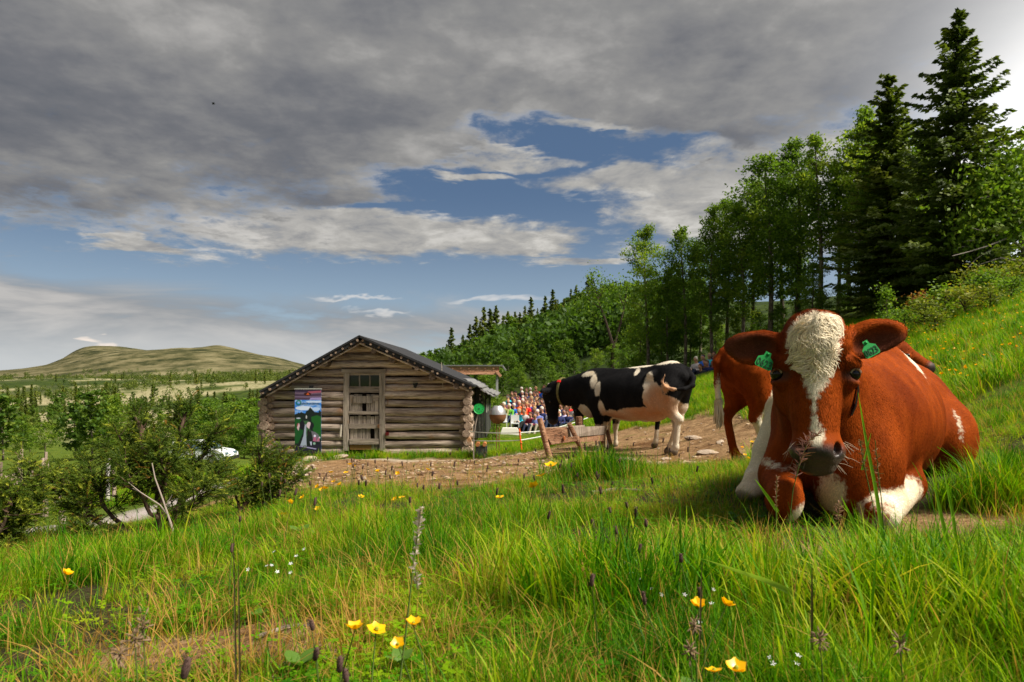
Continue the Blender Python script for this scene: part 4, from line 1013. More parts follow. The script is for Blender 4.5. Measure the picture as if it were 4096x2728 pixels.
co = np.array(cab.location)
gl = np.random.default_rng(21)
def log(x0, x1, zc, r, y=Y0, parent=cab, m=None, name='log', segs=9, n=12, sag=.012):
    b = MB(); xs = np.linspace(x0, x1, segs); ph = gl.uniform(0, 6)
    pts = [(x, y + gl.normal(0, .008), zc + sag * math.sin(ph + 1.7 * x) + gl.normal(0, .004)) for x in xs]
    b.tube(pts, [r * gl.uniform(.94, 1.05) for _ in xs], n, True, jit=.065, rg=gl)
    return b.build(name, m or M_log, parent, True, co)
bounds = [455.6, 447.8, 440, 432.9, 430.9, 423.6, 416.2, 407.5, 400.2, 391, 384, 376.5, 369, 360.4, 352.3, 345.4, 339.5]
rl = lambda py: 359 - (py - 335) * 1.80 + 4      # roof edge on the wall, left and right
rr = lambda py: 359 + (py - 335) * 2.34 - 4
for i in range(len(bounds) - 1):
    lo_, hi_ = bounds[i], bounds[i + 1]; pc = (lo_ + hi_) / 2; r = (lo_ - hi_) / 2 / F * 18 * .985
    if hi_ > 398: xl, xr = 259.5 + gl.uniform(-1.5, 1), 473 + gl.uniform(-2, 2)
    else: xl, xr = max(rl(hi_) + 2, 264), min(rr(hi_) - 2, 471)
    zc = CZ(pc)
    if hi_ < 450 and lo_ > 372:
        log(CX(xl), CX(345.5), zc, r, segs=6); log(CX(384.5), CX(xr), zc + gl.normal(0, .008), r, segs=7)
    else: log(CX(xl), CX(xr), zc, r, segs=11)
log(CX(268), CX(462), CZ(458.6), .075, Y0 + .02, name='sill_log'); log(CX(384), CX(458), CZ(451.5), .085, Y0 - .05, name='sill_log')
b = MB().cbox((CX(268), Y0 + .06, CZ(458)), (CX(468), Y0 + .10, CZ(396)))
b.add([(CX(268), Y0 + .08, CZ(396)), (CX(468), Y0 + .08, CZ(396)), (CX(450), Y0 + .08, CZ(378)), (CX(359), Y0 + .08, CZ(338)), (CX(285), Y0 + .08, CZ(378))], [(0, 1, 2, 3, 4)])
b.build('wall_core', M_void, cab, False, co)
# side wall logs crossing at both corners: their round ends show
for side, pxc in ((-1, 267.5), (1, 467.5)):
    py = 453.5; k = 0
    while py > 397:
        h_ = gl.uniform(7.2, 9.0); r = h_ / 2 / F * 18 * 1.03; xx = CX(pxc + gl.uniform(-1.2, 1.2))
        bb = MB(); bb.tube([(xx, Y0 - gl.uniform(.16, .30), CZ(py - h_ / 2)), (xx, Y0 + 2, CZ(py - h_ / 2)), (xx, Y0 + 6.2, CZ(py - h_ / 2))], r, 12, True, jit=.07, rg=gl)
        bb.build('log', M_logy, cab, True, co); py -= h_
for pxc in (463.2, 272.0):
    py = 449
    while py > 402:
        h_ = gl.uniform(5.5, 8); xx = CX(pxc + gl.uniform(-.8, .8)); bb = MB()
        bb.tube([(xx, Y0 - gl.uniform(.10, .16), CZ(py - h_ / 2)), (xx, Y0 + .05, CZ(py - h_ / 2))], h_ / 2 / F * 18 * .9, 10, True, jit=.12, rg=gl)
        bb.build('log_end', M_logy, cab, True, co); py -= h_
M_purl = wood_mat('purlin_wood', (.04, .03, .022), (.13, .092, .065), (.25, .18, .135), None, axis=1)
# purlins under the roof
for px, py, r in ((341.4, 351, .085), (329, 361, .105), (305.7, 370.5, .09), (289, 381.5, .095), (359.6, 342.5, .075), (378, 349.5, .07), (395.4, 357.5, .095), (420, 366.5, .06), (434.5, 374.5, .095), (458, 384, .08)):
    bb = MB(); bb.tube([(CX(px), Y0 - gl.uniform(.50, .58), CZ(py + 2.2)), (CX(px), Y0 + 3, CZ(py + 2)), (CX(px), Y0 + 6.3, CZ(py + 2))], r, 12, True, jit=.07, rg=gl)
    bb.build('purlin', M_purl, cab, True, co)
# roof, its laths and barge poles
yf, yb = Y0 - .62, Y0 + 6.9
def RX(px): return (px - 512) / F * yf
def RZ(py): return (HZ - py) / F * yf
ridge = (RX(359), RZ(335)); le = (RX(258.5), RZ(391)); re_ = (RX(475), RZ(385.5))
for (ax_, az_), (bx, bz) in ((ridge, le), (ridge, re_)):
    d_ = np.array((bx - ax_, 0, bz - az_)); n_ = np.array((d_[2], 0, -d_[0])); n_ /= np.linalg.norm(n_)
    if n_[2] > 0: n_ = -n_
    bb = MB().box((ax_, yf, az_), d_, (0, yb - yf, 0), n_ * .05); bb.build('roof', M_dark, cab, False, co)
    bb = MB().box(np.array((ax_, yf + .03, az_)) + n_ * .053, d_ * .985, (0, .045, 0), n_ * .085); bb.build('barge_board', M_dark, cab, False, co)
    nl = 15
    for k in range(nl):
        f_ = (k + .6) / nl + gl.normal(0, .008); c0 = np.array((ax_, 0, az_)) + d_ * f_ + n_ * .095
        bb = MB(); bb.tube([(c0[0], yf + .005 + gl.uniform(0, .02), c0[2]), (c0[0], yb - .2, c0[2])], gl.uniform(.024, .040), 7, True, jit=.1, rg=gl); bb.build('lath', M_logy, cab, False, co)
    bb = MB(); p0 = np.array((ax_, yf + .10, az_)) + d_ * .02 + n_ * .19; p1 = np.array((ax_, yf + .10, az_)) + d_ * .97 + n_ * .19
    bb.tube([p0, (p0 + p1) / 2 + (0, 0, .01), p1], [.022, .026, .024], 7); bb.build('barge_pole', M_log, cab, True, co)
bb = MB().box((RX(267), yf + .02, RZ(390)), (RX(258) - RX(267), 0, RZ(398.5) - RZ(390)), (0, yb - yf, 0), (.03, 0, .05)); bb.build('gutter_board', M_dark, cab, False, co)
# door frame, transom and door
yd = Y0 - .12
def plank(parent, name, px0, px1, py0, py1, y, th, m, lean=0.0):
    bb = MB(); x0, x1, z0, z1 = CX(px0), CX(px1), CZ(py1), CZ(py0)
    bb.box((x0, y, z0), (x1 - x0, 0, 0), (0, th, 0), (lean, 0, z1 - z0)); return bb.build(name, m, parent, False, co)
fr = MB(); fo = plank(cab, 'door_frame', 344, 349.4, 371.5, 450.2, yd, .16, M_board, .02)
plank(fo, 'jamb', 380.2, 385.8, 371.5, 450.2, yd, .16, M_board); plank(fo, 'lintel', 342.5, 386.8, 369.3, 373.4, yd - .02, .20, M_boardx)
plank(fo, 'rail', 349.4, 380.2, 387.3, 392.6, yd + .02, .12, M_boardx); plank(fo, 'rail', 347.5, 382.5, 373.5, 375.2, yd + .03, .09, M_boardx)
tr = plank(cab, 'transom_window', 349.4, 380.2, 386.3, 387.4, yd + .03, .06, M_boardx)
for p0, p1 in ((349.5, 359.4), (360.9, 369.8), (371.2, 380.1)): plank(tr, 'pane', p0, p1, 375.1, 386.5, yd + .075, .01, M_pane)
for p0 in (359.4, 369.8): plank(tr, 'mullion', p0, p0 + 1.3, 375.0, 386.5, yd + .05, .04, M_board)
dr = plank(cab, 'door', 350.0, 379.6, 393.6, 449.6, yd + .09, .03, M_void)
pxs = np.linspace(350.4, 379.3, 8)
for k in range(7):
    for (a_, c_) in ((394.4, 412.5), (415.8, 425), (428.6, 440), (444, 449.4)):
        if gl.random() < .07: continue
        q_ = plank(dr, 'plank', pxs[k] + .15, pxs[k + 1] - .25, a_ + gl.uniform(-.4, .6), c_ + gl.uniform(-.6, .6), yd + .055 + gl.uniform(-.012, .012), .03, M_board, gl.normal(0, .004))
plank(dr, 'panel', 354, 373, 396, 403, yd + .02, .03, M_board); plank(dr, 'panel', 373.6, 379.5, 394.6, 401, yd + .025, .03, M_boardx)
for (x0, x1, y0_, y1_) in ((349.4, 379.3, 411.0, 414.2), (350.2, 382.6, 423.6, 428.2), (350.6, 379.4, 438.5, 443.8)): plank(dr, 'crossbar', x0, x1, y0_, y1_, yd - .01 + gl.uniform(-.01, .01), .06, M_boardx)
plank(dr, 'kickboard', 350.6, 372, 444.6, 449.4, yd + .03, .03, mat('lichened_board', lambda t: princ(t, t.mix(t.noise(None, 9, 4), (.26, .11, .02), (.34, .20, .09)), .9, .1)))
MB().cbox((CX(378.6), yd - .03, CZ(427.5)), (CX(380.4), yd, CZ(424))).build('latch', M_rust, dr, False, co)
# little fittings on the wall
bb = MB(); bb.tube([(CX(442.5), Y0 - .34, CZ(363)), (CX(443.0), Y0 - .30, CZ(371)), (CX(442.8), Y0 - .24, CZ(379)), (CX(443.6), Y0 - .22, CZ(386)), (CX(443.2), Y0 - .22, CZ(389))], .010, 5)
bb.build('rope', mat('rope', col=(.42, .36, .28)), None); tag(bpy.data.objects['rope'], 'frayed rope hanging from the roof edge of the cabin', 'rope')
bb = MB(); bb.tube([(CX(414.5), Y0 - .20, CZ(385)), (CX(417), Y0 - .20, CZ(384)), (CX(416), Y0 - .22, CZ(387.5))], [.05, .07, .04], 7); bb.build('bracket', M_dark, cab, True, co)
bb = MB(); bb.tube([(CX(389), Y0 - .17, CZ(399)), (CX(389), Y0 - .17, CZ(404)), (CX(388), Y0 - .17, CZ(404.6))], .008, 5); bb.build('hook', M_rust, cab, False, co)
t_ = MB().cbox((CX(386.6), Y0 - .16, CZ(435)), (CX(389.6), Y0 - .08, CZ(431.7))).build('red_box', mat('dark_red_paint', col=(.12, .012, .012), rough=.5)); tag(t_, 'small dark red box on the wall right of the door', 'box')
t_ = MB(); t_.tube([(CX(341.6), yd - .02, CZ(436)), (CX(342.6), yd - .02, CZ(424.5))], [.030, .022], 9); t_ = t_.build('stick', mat('pale_stick', col=(.52, .46, .38))); tag(t_, 'pale stick leaning on the logs left of the door frame', 'stick')
# stones and an old plank at the foot of the wall
# ---------------------------------------------------------------- banner at the wall
bx0, bx1, bz0, bz1 = CX(294.8, 17.55), CX(321.2, 17.55), CZ(452.3, 17.55), CZ(389.2, 17.55); by = 17.55
ban = thing('banner', 'roll-up banner with cows under a blue sky standing before the cabin wall', 'banner', ((bx0 + bx1) / 2, by, bz0)); bo = np.array(ban.location)
MB().cbox((bx0, by, bz0), (bx1, by + .006, bz1)).build('sheet', mat('banner_sky', lambda t: princ(t, t.mix(t.smooth(t.noise(t.mapped(t.n('ShaderNodeTexCoord').outputs['Object'], (2.2, 1, 4)), 2.2, 4, .6), .42, .62), (.030, .22, .75), (.34, .52, .86)), .45, .3)), ban, False, bo)
MB().cbox((bx0 - .012, by - .012, bz1 - .002), (bx1 + .012, by + .018, bz1 + .022)).build('top_rail', mat('aluminium', col=(.42, .43, .40), rough=.5), ban, False, bo)
MB().cbox((bx0, by - .05, bz0 - .055), (bx1 - .02, by + .06, bz0)).build('base', mat('black_base', col=(.015, .015, .02), rough=.5), ban, False, bo)
MB().box((CX(309, 17.7), 17.68, bz1 + .02), (.11, 0, 0), (0, .03, 0), (.01, 0, .07)).build('pole_head', M_dark, ban, False, bo)
pr_ = MB(); pm = []; pmats = []
def flat(poly, col, lay):
    """a printed patch in banner units (u, v from the top left, 0..1)"""
    m_ = mat('print', col=col, rough=.5); pmats.append(m_); yy = by - .0004 * lay
    V_ = [(bx0 + u * (bx1 - bx0), yy, bz1 - v * (bz1 - bz0)) for u, v in poly]
    pr_.add(V_, [tuple(range(len(V_)))[::-1] if False else tuple(range(len(V_)))]); pm.append(len(pmats) - 1)
def oval(u, v, ru, rv, n=14, rot=0.0):
    return [(u + ru * math.cos(a_) * math.cos(rot) - rv * math.sin(a_) * math.sin(rot), v + rv * math.sin(a_) * math.cos(rot) * 1.0 + ru * .45 * math.cos(a_) * math.sin(rot)) for a_ in np.linspace(0, -2 * math.pi, n, False)]
flat([(0, 0), (0, .17), (1, .17), (1, 0)], (.10, .065, .12), 1)
for k, (v_, c_) in enumerate(((.02, (.03, .02, .06)), (.055, (.16, .11, .17)), (.085, (.05, .03, .06)), (.11, (.17, .12, .20)), (.14, (.07, .04, .07)))): flat([(0, v_), (0, v_ + .016), (.45, v_ + .022), (1, v_ + .012), (1, v_ - .004), (.5, v_ + .004)], c_, 2)
flat([(.5, .035), (.45, .06), (.6, .065), (1, .05), (1, .02)], (.34, .09, .14), 3)
flat([(.6, .135), (.55, .168), (1, .168), (1, .13)], (.32, .27, .55), 3)
flat(oval(.48, .075, .14, .026), (.05, .015, .012), 4); flat([(.43, .09), (.56, .09), (.53, .07), (.50, .055), (.46, .07)], (.52, .10, .02), 5)
flat(oval(.35, .30, .33, .035), (.62, .72, .92), 2); flat(oval(.72, .20, .30, .02), (.55, .68, .93), 2); flat(oval(.8, .315, .16, .03), (.45, .62, .92), 2)
flat([(0, .40), (0, 1), (1, 1), (1, .36), (.93, .33), (.9, .37), (.75, .36), (.68, .33), (.58, .285), (.50, .335), (.43, .35), (.40, .385), (.28, .37), (.24, .355), (.2, .38), (.12, .37), (.1, .385)], (.012, .020, .018), 3)
flat([(0, .47), (0, .86), (.12, .86), (.3, .70), (.35, .56), (.22, .46)], (.012, .085, .022), 4); flat([(.62, .44), (.66, .62), (.8, .75), (1, .80), (1, .44), (.85, .41)], (.016, .11, .020), 4)
flat([(.30, .50), (.38, .62), (.34, .78), (.22, .90), (.42, .90), (.46, .74), (.60, .66), (.52, .5)], (.045, .12, .05), 5); flat([(.38, .56), (.33, .74), (.2, .9), (.45, .9), (.43, .70), (.44, .56)], (.34, .40, .52), 6)
flat(oval(.28, .57, .10, .075), (.012, .012, .02), 7); flat([(.16, .53), (.08, .61), (.14, .66), (.19, .58)], (.60, .45, .50), 8); flat(oval(.13, .57, .05, .03), (.30, .05, .08), 7)
flat(oval(.60, .575, .13, .062), (.013, .014, .02), 8); flat([(.50, .52), (.44, .56), (.46, .60), (.55, .63), (.57, .59), (.6, .55), (.58, .52)], (.66, .52, .58), 9); flat(oval(.52, .69, .05, .05), (.02, .018, .018), 8)
flat(oval(.44, .44, .025, .03), (.50, .52, .55), 8); flat(oval(.14, .46, .08, .012), (.45, .50, .62), 8)
flat([(.62, .66), (.70, .82), (.95, .84), (.9, .72), (.78, .68)], (.15, .15, .18), 6); flat(oval(.76, .74, .045, .02), (.75, .72, .95), 9); flat([(.72, .76), (.68, .82), (.80, .83), (.82, .75)], (.42, .12, .24), 8); flat([(.88, .77), (.82, .83), (.94, .82), (.93, .76)], (.45, .16, .26), 8); flat(oval(.94, .765, .025, .013), (.75, .68, .85), 9)
flat([(.57, .83), (.60, .89), (.64, .89), (.65, .83)], (.45, .50, .68), 8); flat(oval(.74, .86, .05, .02), (.25, .42, .35), 8)
flat([(0, .89), (0, 1), (1, 1), (1, .86), (.5, .90)], (.02, .02, .035), 7); flat([(.15, .905), (.8, .955), (.82, .94), (.3, .90)], (.36, .34, .58), 8)
me = bpy.data.meshes.new('printed_picture'); me.from_pydata([tuple(np.array(v) - bo) for v in pr_.v], [], pr_.f)
for m_ in pmats: me.materials.append(m_)
me.polygons.foreach_set('material_index', pm); po = obj('printed_picture', me, ban)
M_tg = mat('print_green', col=(.012, .20, .15)); M_tb = mat('print_blue_grey', col=(.02, .08, .18))
for txt, size, u, v, m_ in (('O', .19, .155, .215, M_tg), ('pplevæ', .078, .37, .222, M_tb), ('in', .078, .60, .222, M_tb), ('bårnen,', .078, .81, .222, M_tb)):
    tm = text_mesh(txt, size); tm.materials.clear(); tm.materials.append(m_)
    for v_ in tm.vertices: v_.co = Vector((bx0 + u * (bx1 - bx0) + v_.co.x * .92, by - .0062 - v_.co.z, bz1 - v * (bz1 - bz0) + v_.co.y)) - Vector(bo)
    obj('lettering', tm, ban)
# ---------------------------------------------------------------- lean-to shed against the cabin's right side
shy = 19.2
sh = thing('shed', 'dark boarded shed with a tin lean-to roof against the cabin', 'shed', (CX(480, shy), shy, CZ(438, shy))); so = np.array(sh.location)
for k in range(7):
    x0 = CX(470.5 + k * 1.95, shy)
    MB().cbox((x0, shy + gl.uniform(0, .015), CZ(438, shy)), (x0 + .050, shy + .05, CZ(384 + k * 1.3, shy))).build('board', M_shed, sh, False, so)
for k in range(9):
    y_ = shy + .05 + k * .5; xx = CX(484.2, shy)
    MB().cbox((xx, y_, CZ(438, shy)), (xx + .05, y_ + .485, CZ(391.5, shy))).build('board', M_shed, sh, False, so)
for y_ in (shy + .25, shy + 1.3): MB().cbox((CX(484.2, shy) + .05, y_, CZ(413, shy)), (CX(484.2, shy) + .065, y_ + .16, CZ(399.5, shy))).build('window_slit', mat('pale_slit', col=(.55, .52, .45)), sh, False, so)
def tinsheet(px0, py0, px1, py1, y0, y1, th=.02, n=11):
    b = MB(); V_ = []; 
    for i in range(n):
        f_ = i / (n - 1); x = CX(px0 + (px1 - px0) * f_, y0); z = CZ(py0 + (py1 - py0) * f_, y0) + (.018 if i % 2 else -.006)
        V_ += [(x, y0, z), (x, y1, z), (x, y1, z - th), (x, y0, z - th)]
    Fc = []
    for i in range(n - 1):
        a_ = i * 4; c_ = a_ + 4
        for q in range(4): Fc.append((a_ + q, a_ + (q + 1) % 4, c_ + (q + 1) % 4, c_ + q))
    Fc += [(0, 3, 2, 1), ((n - 1) * 4, (n - 1) * 4 + 1, (n - 1) * 4 + 2, (n - 1) * 4 + 3)]
    return b.add(V_, Fc)
tinsheet(463, 378, 482, 388, 18.3, 23, n=8).build('roof_sheet', M_tin, sh, False, so)
tinsheet(474, 384.5, 486, 391.5, 18.7, 23, n=8).build('roof_sheet', M_tin, sh, False, so)
tinsheet(480, 389.2, 494.5, 396.8, 18.6, 23.2, n=8).build('roof_sheet', M_tin, sh, False, so)
tinsheet(486, 390.4, 498, 395.6, 19.4, 24, n=8).build('roof_sheet', M_tin, sh, False, so)
# ---------------------------------------------------------------- open stage roof behind
sy = 31.0
stg = thing('stage_roof', 'open timber stage roof with a tin edge rising behind the cabin', 'shelter', (CX(497, sy), sy, H(CX(497, sy), sy)[0])); sgo = np.array(stg.location)
M_sal = wood_mat('fresh_timber', (.48, .22, .13), (.66, .33, .20), (.75, .42, .28), None, axis=0)
for k, (p0, p1) in enumerate(((366.4, 369.0), (369.2, 371.7), (371.9, 374.5))): MB().cbox((CX(424, sy), sy - .02 * k, CZ(p1, sy)), (CX(499, sy), sy + .10, CZ(p0, sy))).build('fascia_board', M_sal, stg, False, sgo)
MB().box((CX(422, sy), sy - .10, CZ(366.1, sy)), (CX(502.5, sy) - CX(422, sy), 0, 0), (0, 5, .04), (0, 0, .05)).build('roof_sheet', M_tin, stg, False, sgo)
MB().box((CX(502, sy), sy - .10, CZ(366, sy)), (CX(505, sy) - CX(502, sy), 0, CZ(370.5, sy) - CZ(366, sy)), (0, 5, .04), (.02, 0, .06)).build('roof_edge', M_tin, stg, False, sgo)
for k in range(8): MB().cbox((CX(436 + 8.1 * k, sy), sy - .06, CZ(369, sy)), (CX(437.4 + 8.1 * k, sy), sy + 2, CZ(367, sy))).build('rafter', M_sal, stg, False, sgo)
MB().cbox((CX(495.8, sy), sy + .2, sgo[2]), (CX(498, sy), sy + .34, CZ(374, sy))).build('post', mat('pale_post', col=(.36, .36, .36)), stg, False, sgo)
MB().bar((CX(496.5, sy), sy - .05, CZ(371, sy)), (CX(501, sy), sy - .05, CZ(376.5, sy)), .1, .12).build('brace', M_sal, stg, False, sgo)
MB().cbox((CX(426, sy), sy + 4, sgo[2] - .3), (CX(428, sy), sy + 4.2, CZ(366, sy))).build('post', M_sal, stg, False, sgo)
# ---------------------------------------------------------------- feeding trough
M_tr = wood_mat('trough_wood', (.13, .062, .034), (.27, .14, .08), (.40, .24, .15), None, axis=0, scale=1.2)
M_trg = wood_mat('trough_wood_grey', (.10, .078, .06), (.21, .165, .13), (.32, .265, .215), None, axis=2)
tro = thing('feeding_trough', 'wooden feeding trough on splayed posts under the black and white cow', 'trough', tuple(G(575, 9.2))); tt = np.array(tro.location)
def PT(px, py, d): return P(px, py, d)
def hexa(name, pts, th, m, parent=tro):
    """a board from four corners, thickened along its normal"""
    p = [np.array(q, float) for q in pts]; n_ = np.cross(p[1] - p[0], p[3] - p[0]); n_ /= np.linalg.norm(n_)
    V_ = p + [q + n_ * th for q in p]
    return MB().add(V_, [(0, 1, 2, 3), (7, 6, 5, 4), (0, 4, 5, 1), (1, 5, 6, 2), (2, 6, 7, 3), (3, 7, 4, 0)]).build(name, m, parent, False, tt)
d0, d1 = 8.4, 10.3
hexa('end_board', [PT(542.5, 428.3, d0), PT(565.8, 427.2, d0 + .1), PT(567.0, 437.2, d0 + .1), PT(546.5, 439.2, d0)], -.035, M_tr)
hexa('cross_rail', [PT(546.5, 439.6, d0 - .01), PT(574, 437, d0 + .15), PT(574.5, 441.6, d0 + .15), PT(549.5, 445.2, d0 - .01)], -.06, M_tr)
hexa('side_board', [PT(566, 427.6, d0 + .12), PT(605, 426.0, d1), PT(604, 434.4, d1), PT(567.5, 437.6, d0 + .12)], -.03, M_trg)
hexa('side_board', [PT(542.5, 428.3, d0 + .04), PT(583, 425.5, d1), PT(584, 434, d1), PT(546, 439, d0 + .04)], -.03, M_trg)
hexa('bottom_board', [PT(547.5, 439, d0 + .05), PT(567.5, 437.4, d0 + .12), PT(604, 434.6, d1), PT(584.5, 434.2, d1)], -.03, M_tr)
hexa('side_rail', [PT(574, 437.5, d0 + .5), PT(603, 435, d1), PT(603, 441, d1), PT(574.5, 442.5, d0 + .5)], -.04, M_tr)
for a_, b_, da, db, r in (((539.6, 418.5), (551.8, 466.5), d0 - .05, d0 - .05, .036), ((569.0, 423.3), (585, 457), d0 + .08, d0 + .2, .030), ((602.5, 428.5), (603.2, 452), d1 - .05, d1 - .05, .036), ((606.5, 430), (612.5, 450), d1 + .05, d1 + .05, .028), ((579, 416.5), (579.4, 440), d1 + .1, d1 + .1, .05), ((576, 432), (577.6, 441), d0 + .5, d0 + .5, .03)):
    p0 = P(a_[0], a_[1], da); p1 = P(b_[0], b_[1], db); gz = H(p1[0], p1[1])[0] - .03
    if b_[1] > 445: p1 = p0 + (p1 - p0) * ((gz - p0[2]) / (p1[2] - p0[2]))
    b = MB(); b.tube([p0, (p0 + p1) / 2, p1], [r, r * 1.05, r], 8, True, jit=.05, rg=gl); b.build('post', M_tr, tro, True, tt)
MB().cbox(PT(563.6, 436.5, d0) - (0, .02, .0), PT(565.2, 439.6, d0) + (0, .02, 0)).build('wedge', mat('orange_wedge', col=(.5, .16, .05)), tro, False, tt)
# ---------------------------------------------------------------- kettle on a stand
kx, ky = CX(497.8, 17), 17.0; kz = CZ(414.5, 17); kg = H(kx, ky)[0]
ket = thing('kettle_grill', 'round iron kettle with a silver lid on a thin stand beside the cabin', 'kettle', (kx, ky, kg)); ko = np.array(ket.location)
MB().lathe((kx, ky, kz), [(.02, -.235), (.10, -.22), (.165, -.165), (.205, -.08), (.212, 0)], 22).build('bowl', M_rust, ket, True, ko)
MB().lathe((kx, ky, kz + .003), [(.205, 0), (.196, .07), (.165, .14), (.12, .19), (.105, .21), (.02, .215)], 22).build('lid', mat('brushed_tin', lambda t: princ(t, t.mix(t.noise(None, 12, 4), (.42, .40, .42), (.62, .60, .60)), .38, .5, Metallic=.7)), ket, True, ko)
for dx in (-.035, .035): MB().tube([(kx + dx, ky, kg - .05), (kx + dx * .9, ky, kz - .2)], .012, 6).build('leg', M_rust, ket, True, ko)
MB().bar((kx - .04, ky, kg + .35), (kx + .04, ky, kg + .35), .02, .03).build('brace', M_rust, ket, False, ko)
# green reel on a bent stick
gx, gy, gz = CX(479, 16.6), 16.6, CZ(408.8, 16.6)
dsk = thing('green_reel', 'bright green plastic reel on a crooked stick by the cabin corner', 'reel', (gx, gy, gz)); do = np.array(dsk.location)
Rt = rot3(78, 12, 0)
b = MB(); b.lathe((0, 0, 0), [(.02, -.02), (.118, -.02), (.132, -.028), (.136, 0), (.132, .028), (.118, .018), (.02, .018)], 24); b.v = [tuple(Rt @ np.array(v) + do) for v in b.v]; b.build('disc', M_tag, dsk, False, do)
for k in range(10):
    an = 2 * math.pi * k / 10; b = MB(); b.lathe((.085 * math.cos(an), .085 * math.sin(an), .0185), [(.012, 0), (.010, .003)], 8); b.v = [tuple(Rt @ np.array(v) + do) for v in b.v]; b.build('slot', M_print, dsk, False, do)
b = MB(); b.lathe((0, 0, .0185), [(.02, 0), (.018, .012)], 10); b.v = [tuple(Rt @ np.array(v) + do) for v in b.v]; b.build('hub', M_print, dsk, False, do)
b = MB(); b.tube([do + (0, .02, -.08), P(477.2, 417, 16.6), P(475.6, 424, 16.6), P(474.4, 432, 16.6), P(473.6, 437.5, 16.65), (CX(473.4, 16.6), 16.65, H(CX(473.4, 16.6), 16.65)[0])], [.014, .014, .013, .014, .015, .015], 6); b.build('stick', mat('grey_stick', col=(.30, .25, .21)), dsk, True, do)
# chopping block
p = P(481.5, 452, 16.9); p[2] = H(p[0], p[1])[0]; cb_ = thing('chopping_block', 'dark chopping block with fresh cut billets on top, right of the cabin', 'block', p)
MB().cbox(p + (-.14, -.12, -.05), p + (.14, .14, .26)).build('block', M_shed, cb_, False, p)
for dx, r in ((-.09, .055), (.08, .05)): MB().tube([p + (dx, -.14, .31), p + (dx, .14, .315)], r, 10).build('billet', mat('cut_wood', col=(.42, .17, .06)), cb_, True, p)
# ---------------------------------------------------------------- trees
def leaf_mat(name, stops, trans=.35):
    def fn(t):
        A = t.n('ShaderNodeAttribute', _attribute_name='v').outputs['Fac']; rnd = t.n('ShaderNodeObjectInfo').outputs['Random']
        col = t.ramp(t.m('ADD', t.m('MULTIPLY', A, .75), t.m('MULTIPLY', rnd, .25)), stops)
        return leafy(t, col, trans, .55, .2)
    return mat(name, fn)
M_birch = leaf_mat('birch_leaves', [(.1, (.048, .100, .012)), (.4, (.105, .190, .018)), (.7, (.190, .280, .026)), (.95, (.30, .35, .04))], .5)
M_birchl = leaf_mat('young_birch_leaves', [(.1, (.050, .110, .012)), (.4, (.105, .195, .018)), (.7, (.175, .275, .026)), (.95, (.27, .33, .040))], .45)
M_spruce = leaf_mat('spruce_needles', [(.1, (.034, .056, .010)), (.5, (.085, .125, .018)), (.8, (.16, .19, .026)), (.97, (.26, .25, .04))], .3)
M_hill = leaf_mat('hill_birch_leaves', [(.1, (.028, .062, .010)), (.4, (.062, .125, .014)), (.7, (.115, .185, .020)), (.95, (.19, .24, .03))], .42)
M_shrub = leaf_mat('shrub_leaves', [(.1, (.06, .10, .010)), (.4, (.13, .18, .015)), (.7, (.24, .25, .025)), (.95, (.34, .27, .04))], .4)
M_rustl = leaf_mat('rusty_leaves', [(.1, (.14, .06, .02)), (.5, (.30, .12, .03)), (.95, (.38, .22, .05))], .3)
M_bark = mat('birch_bark', lambda t: princ(t, t.ramp(t.noise(t.mapped(t.n('ShaderNodeTexCoord').outputs['Object'], (5, 5, 2)), 2, 5, .7), [(.35, (.03, .022, .016)), (.5, (.13, .10, .075)), (.68, (.36, .31, .26))]), .9, .1))
M_sbark = mat('spruce_bark', col=(.06, .042, .03), rough=.95)
def quads(c_, size, up, g_, aspect=1.5, flat=.0, axis=None):
    """one leaf spray (a kite) per centre"""
    n = len(c_); ax_ = g_.normal(0, 1, (n, 3)) if axis is None else axis + g_.normal(0, .35, (n, 3))
    ax_[:, 2] -= .25 if axis is None else 0; ax_ /= np.linalg.norm(ax_, axis=1, keepdims=True)
    nr = g_.normal(0, 1, (n, 3)) + np.array((0, 0, up)); sd_ = np.cross(ax_, nr); sd_ /= np.maximum(np.linalg.norm(sd_, axis=1, keepdims=True), 1e-6)
    s = (size * g_.uniform(.6, 1.35, n))[:, None]
    return np.stack([c_ - ax_ * s * .5 * aspect, c_ + sd_ * s * .42 - ax_ * s * .08, c_ + ax_ * s * .5 * aspect, c_ - sd_ * s * .42 - ax_ * s * .08], 1).reshape(-1, 3)
def crown_mesh(name, V, v, m):
    n = len(V) // 4
    return mesh_np(name, V, np.arange(n * 4).reshape(-1, 4), {'v': ('POINT', np.repeat(v, 4))}, True, [m])
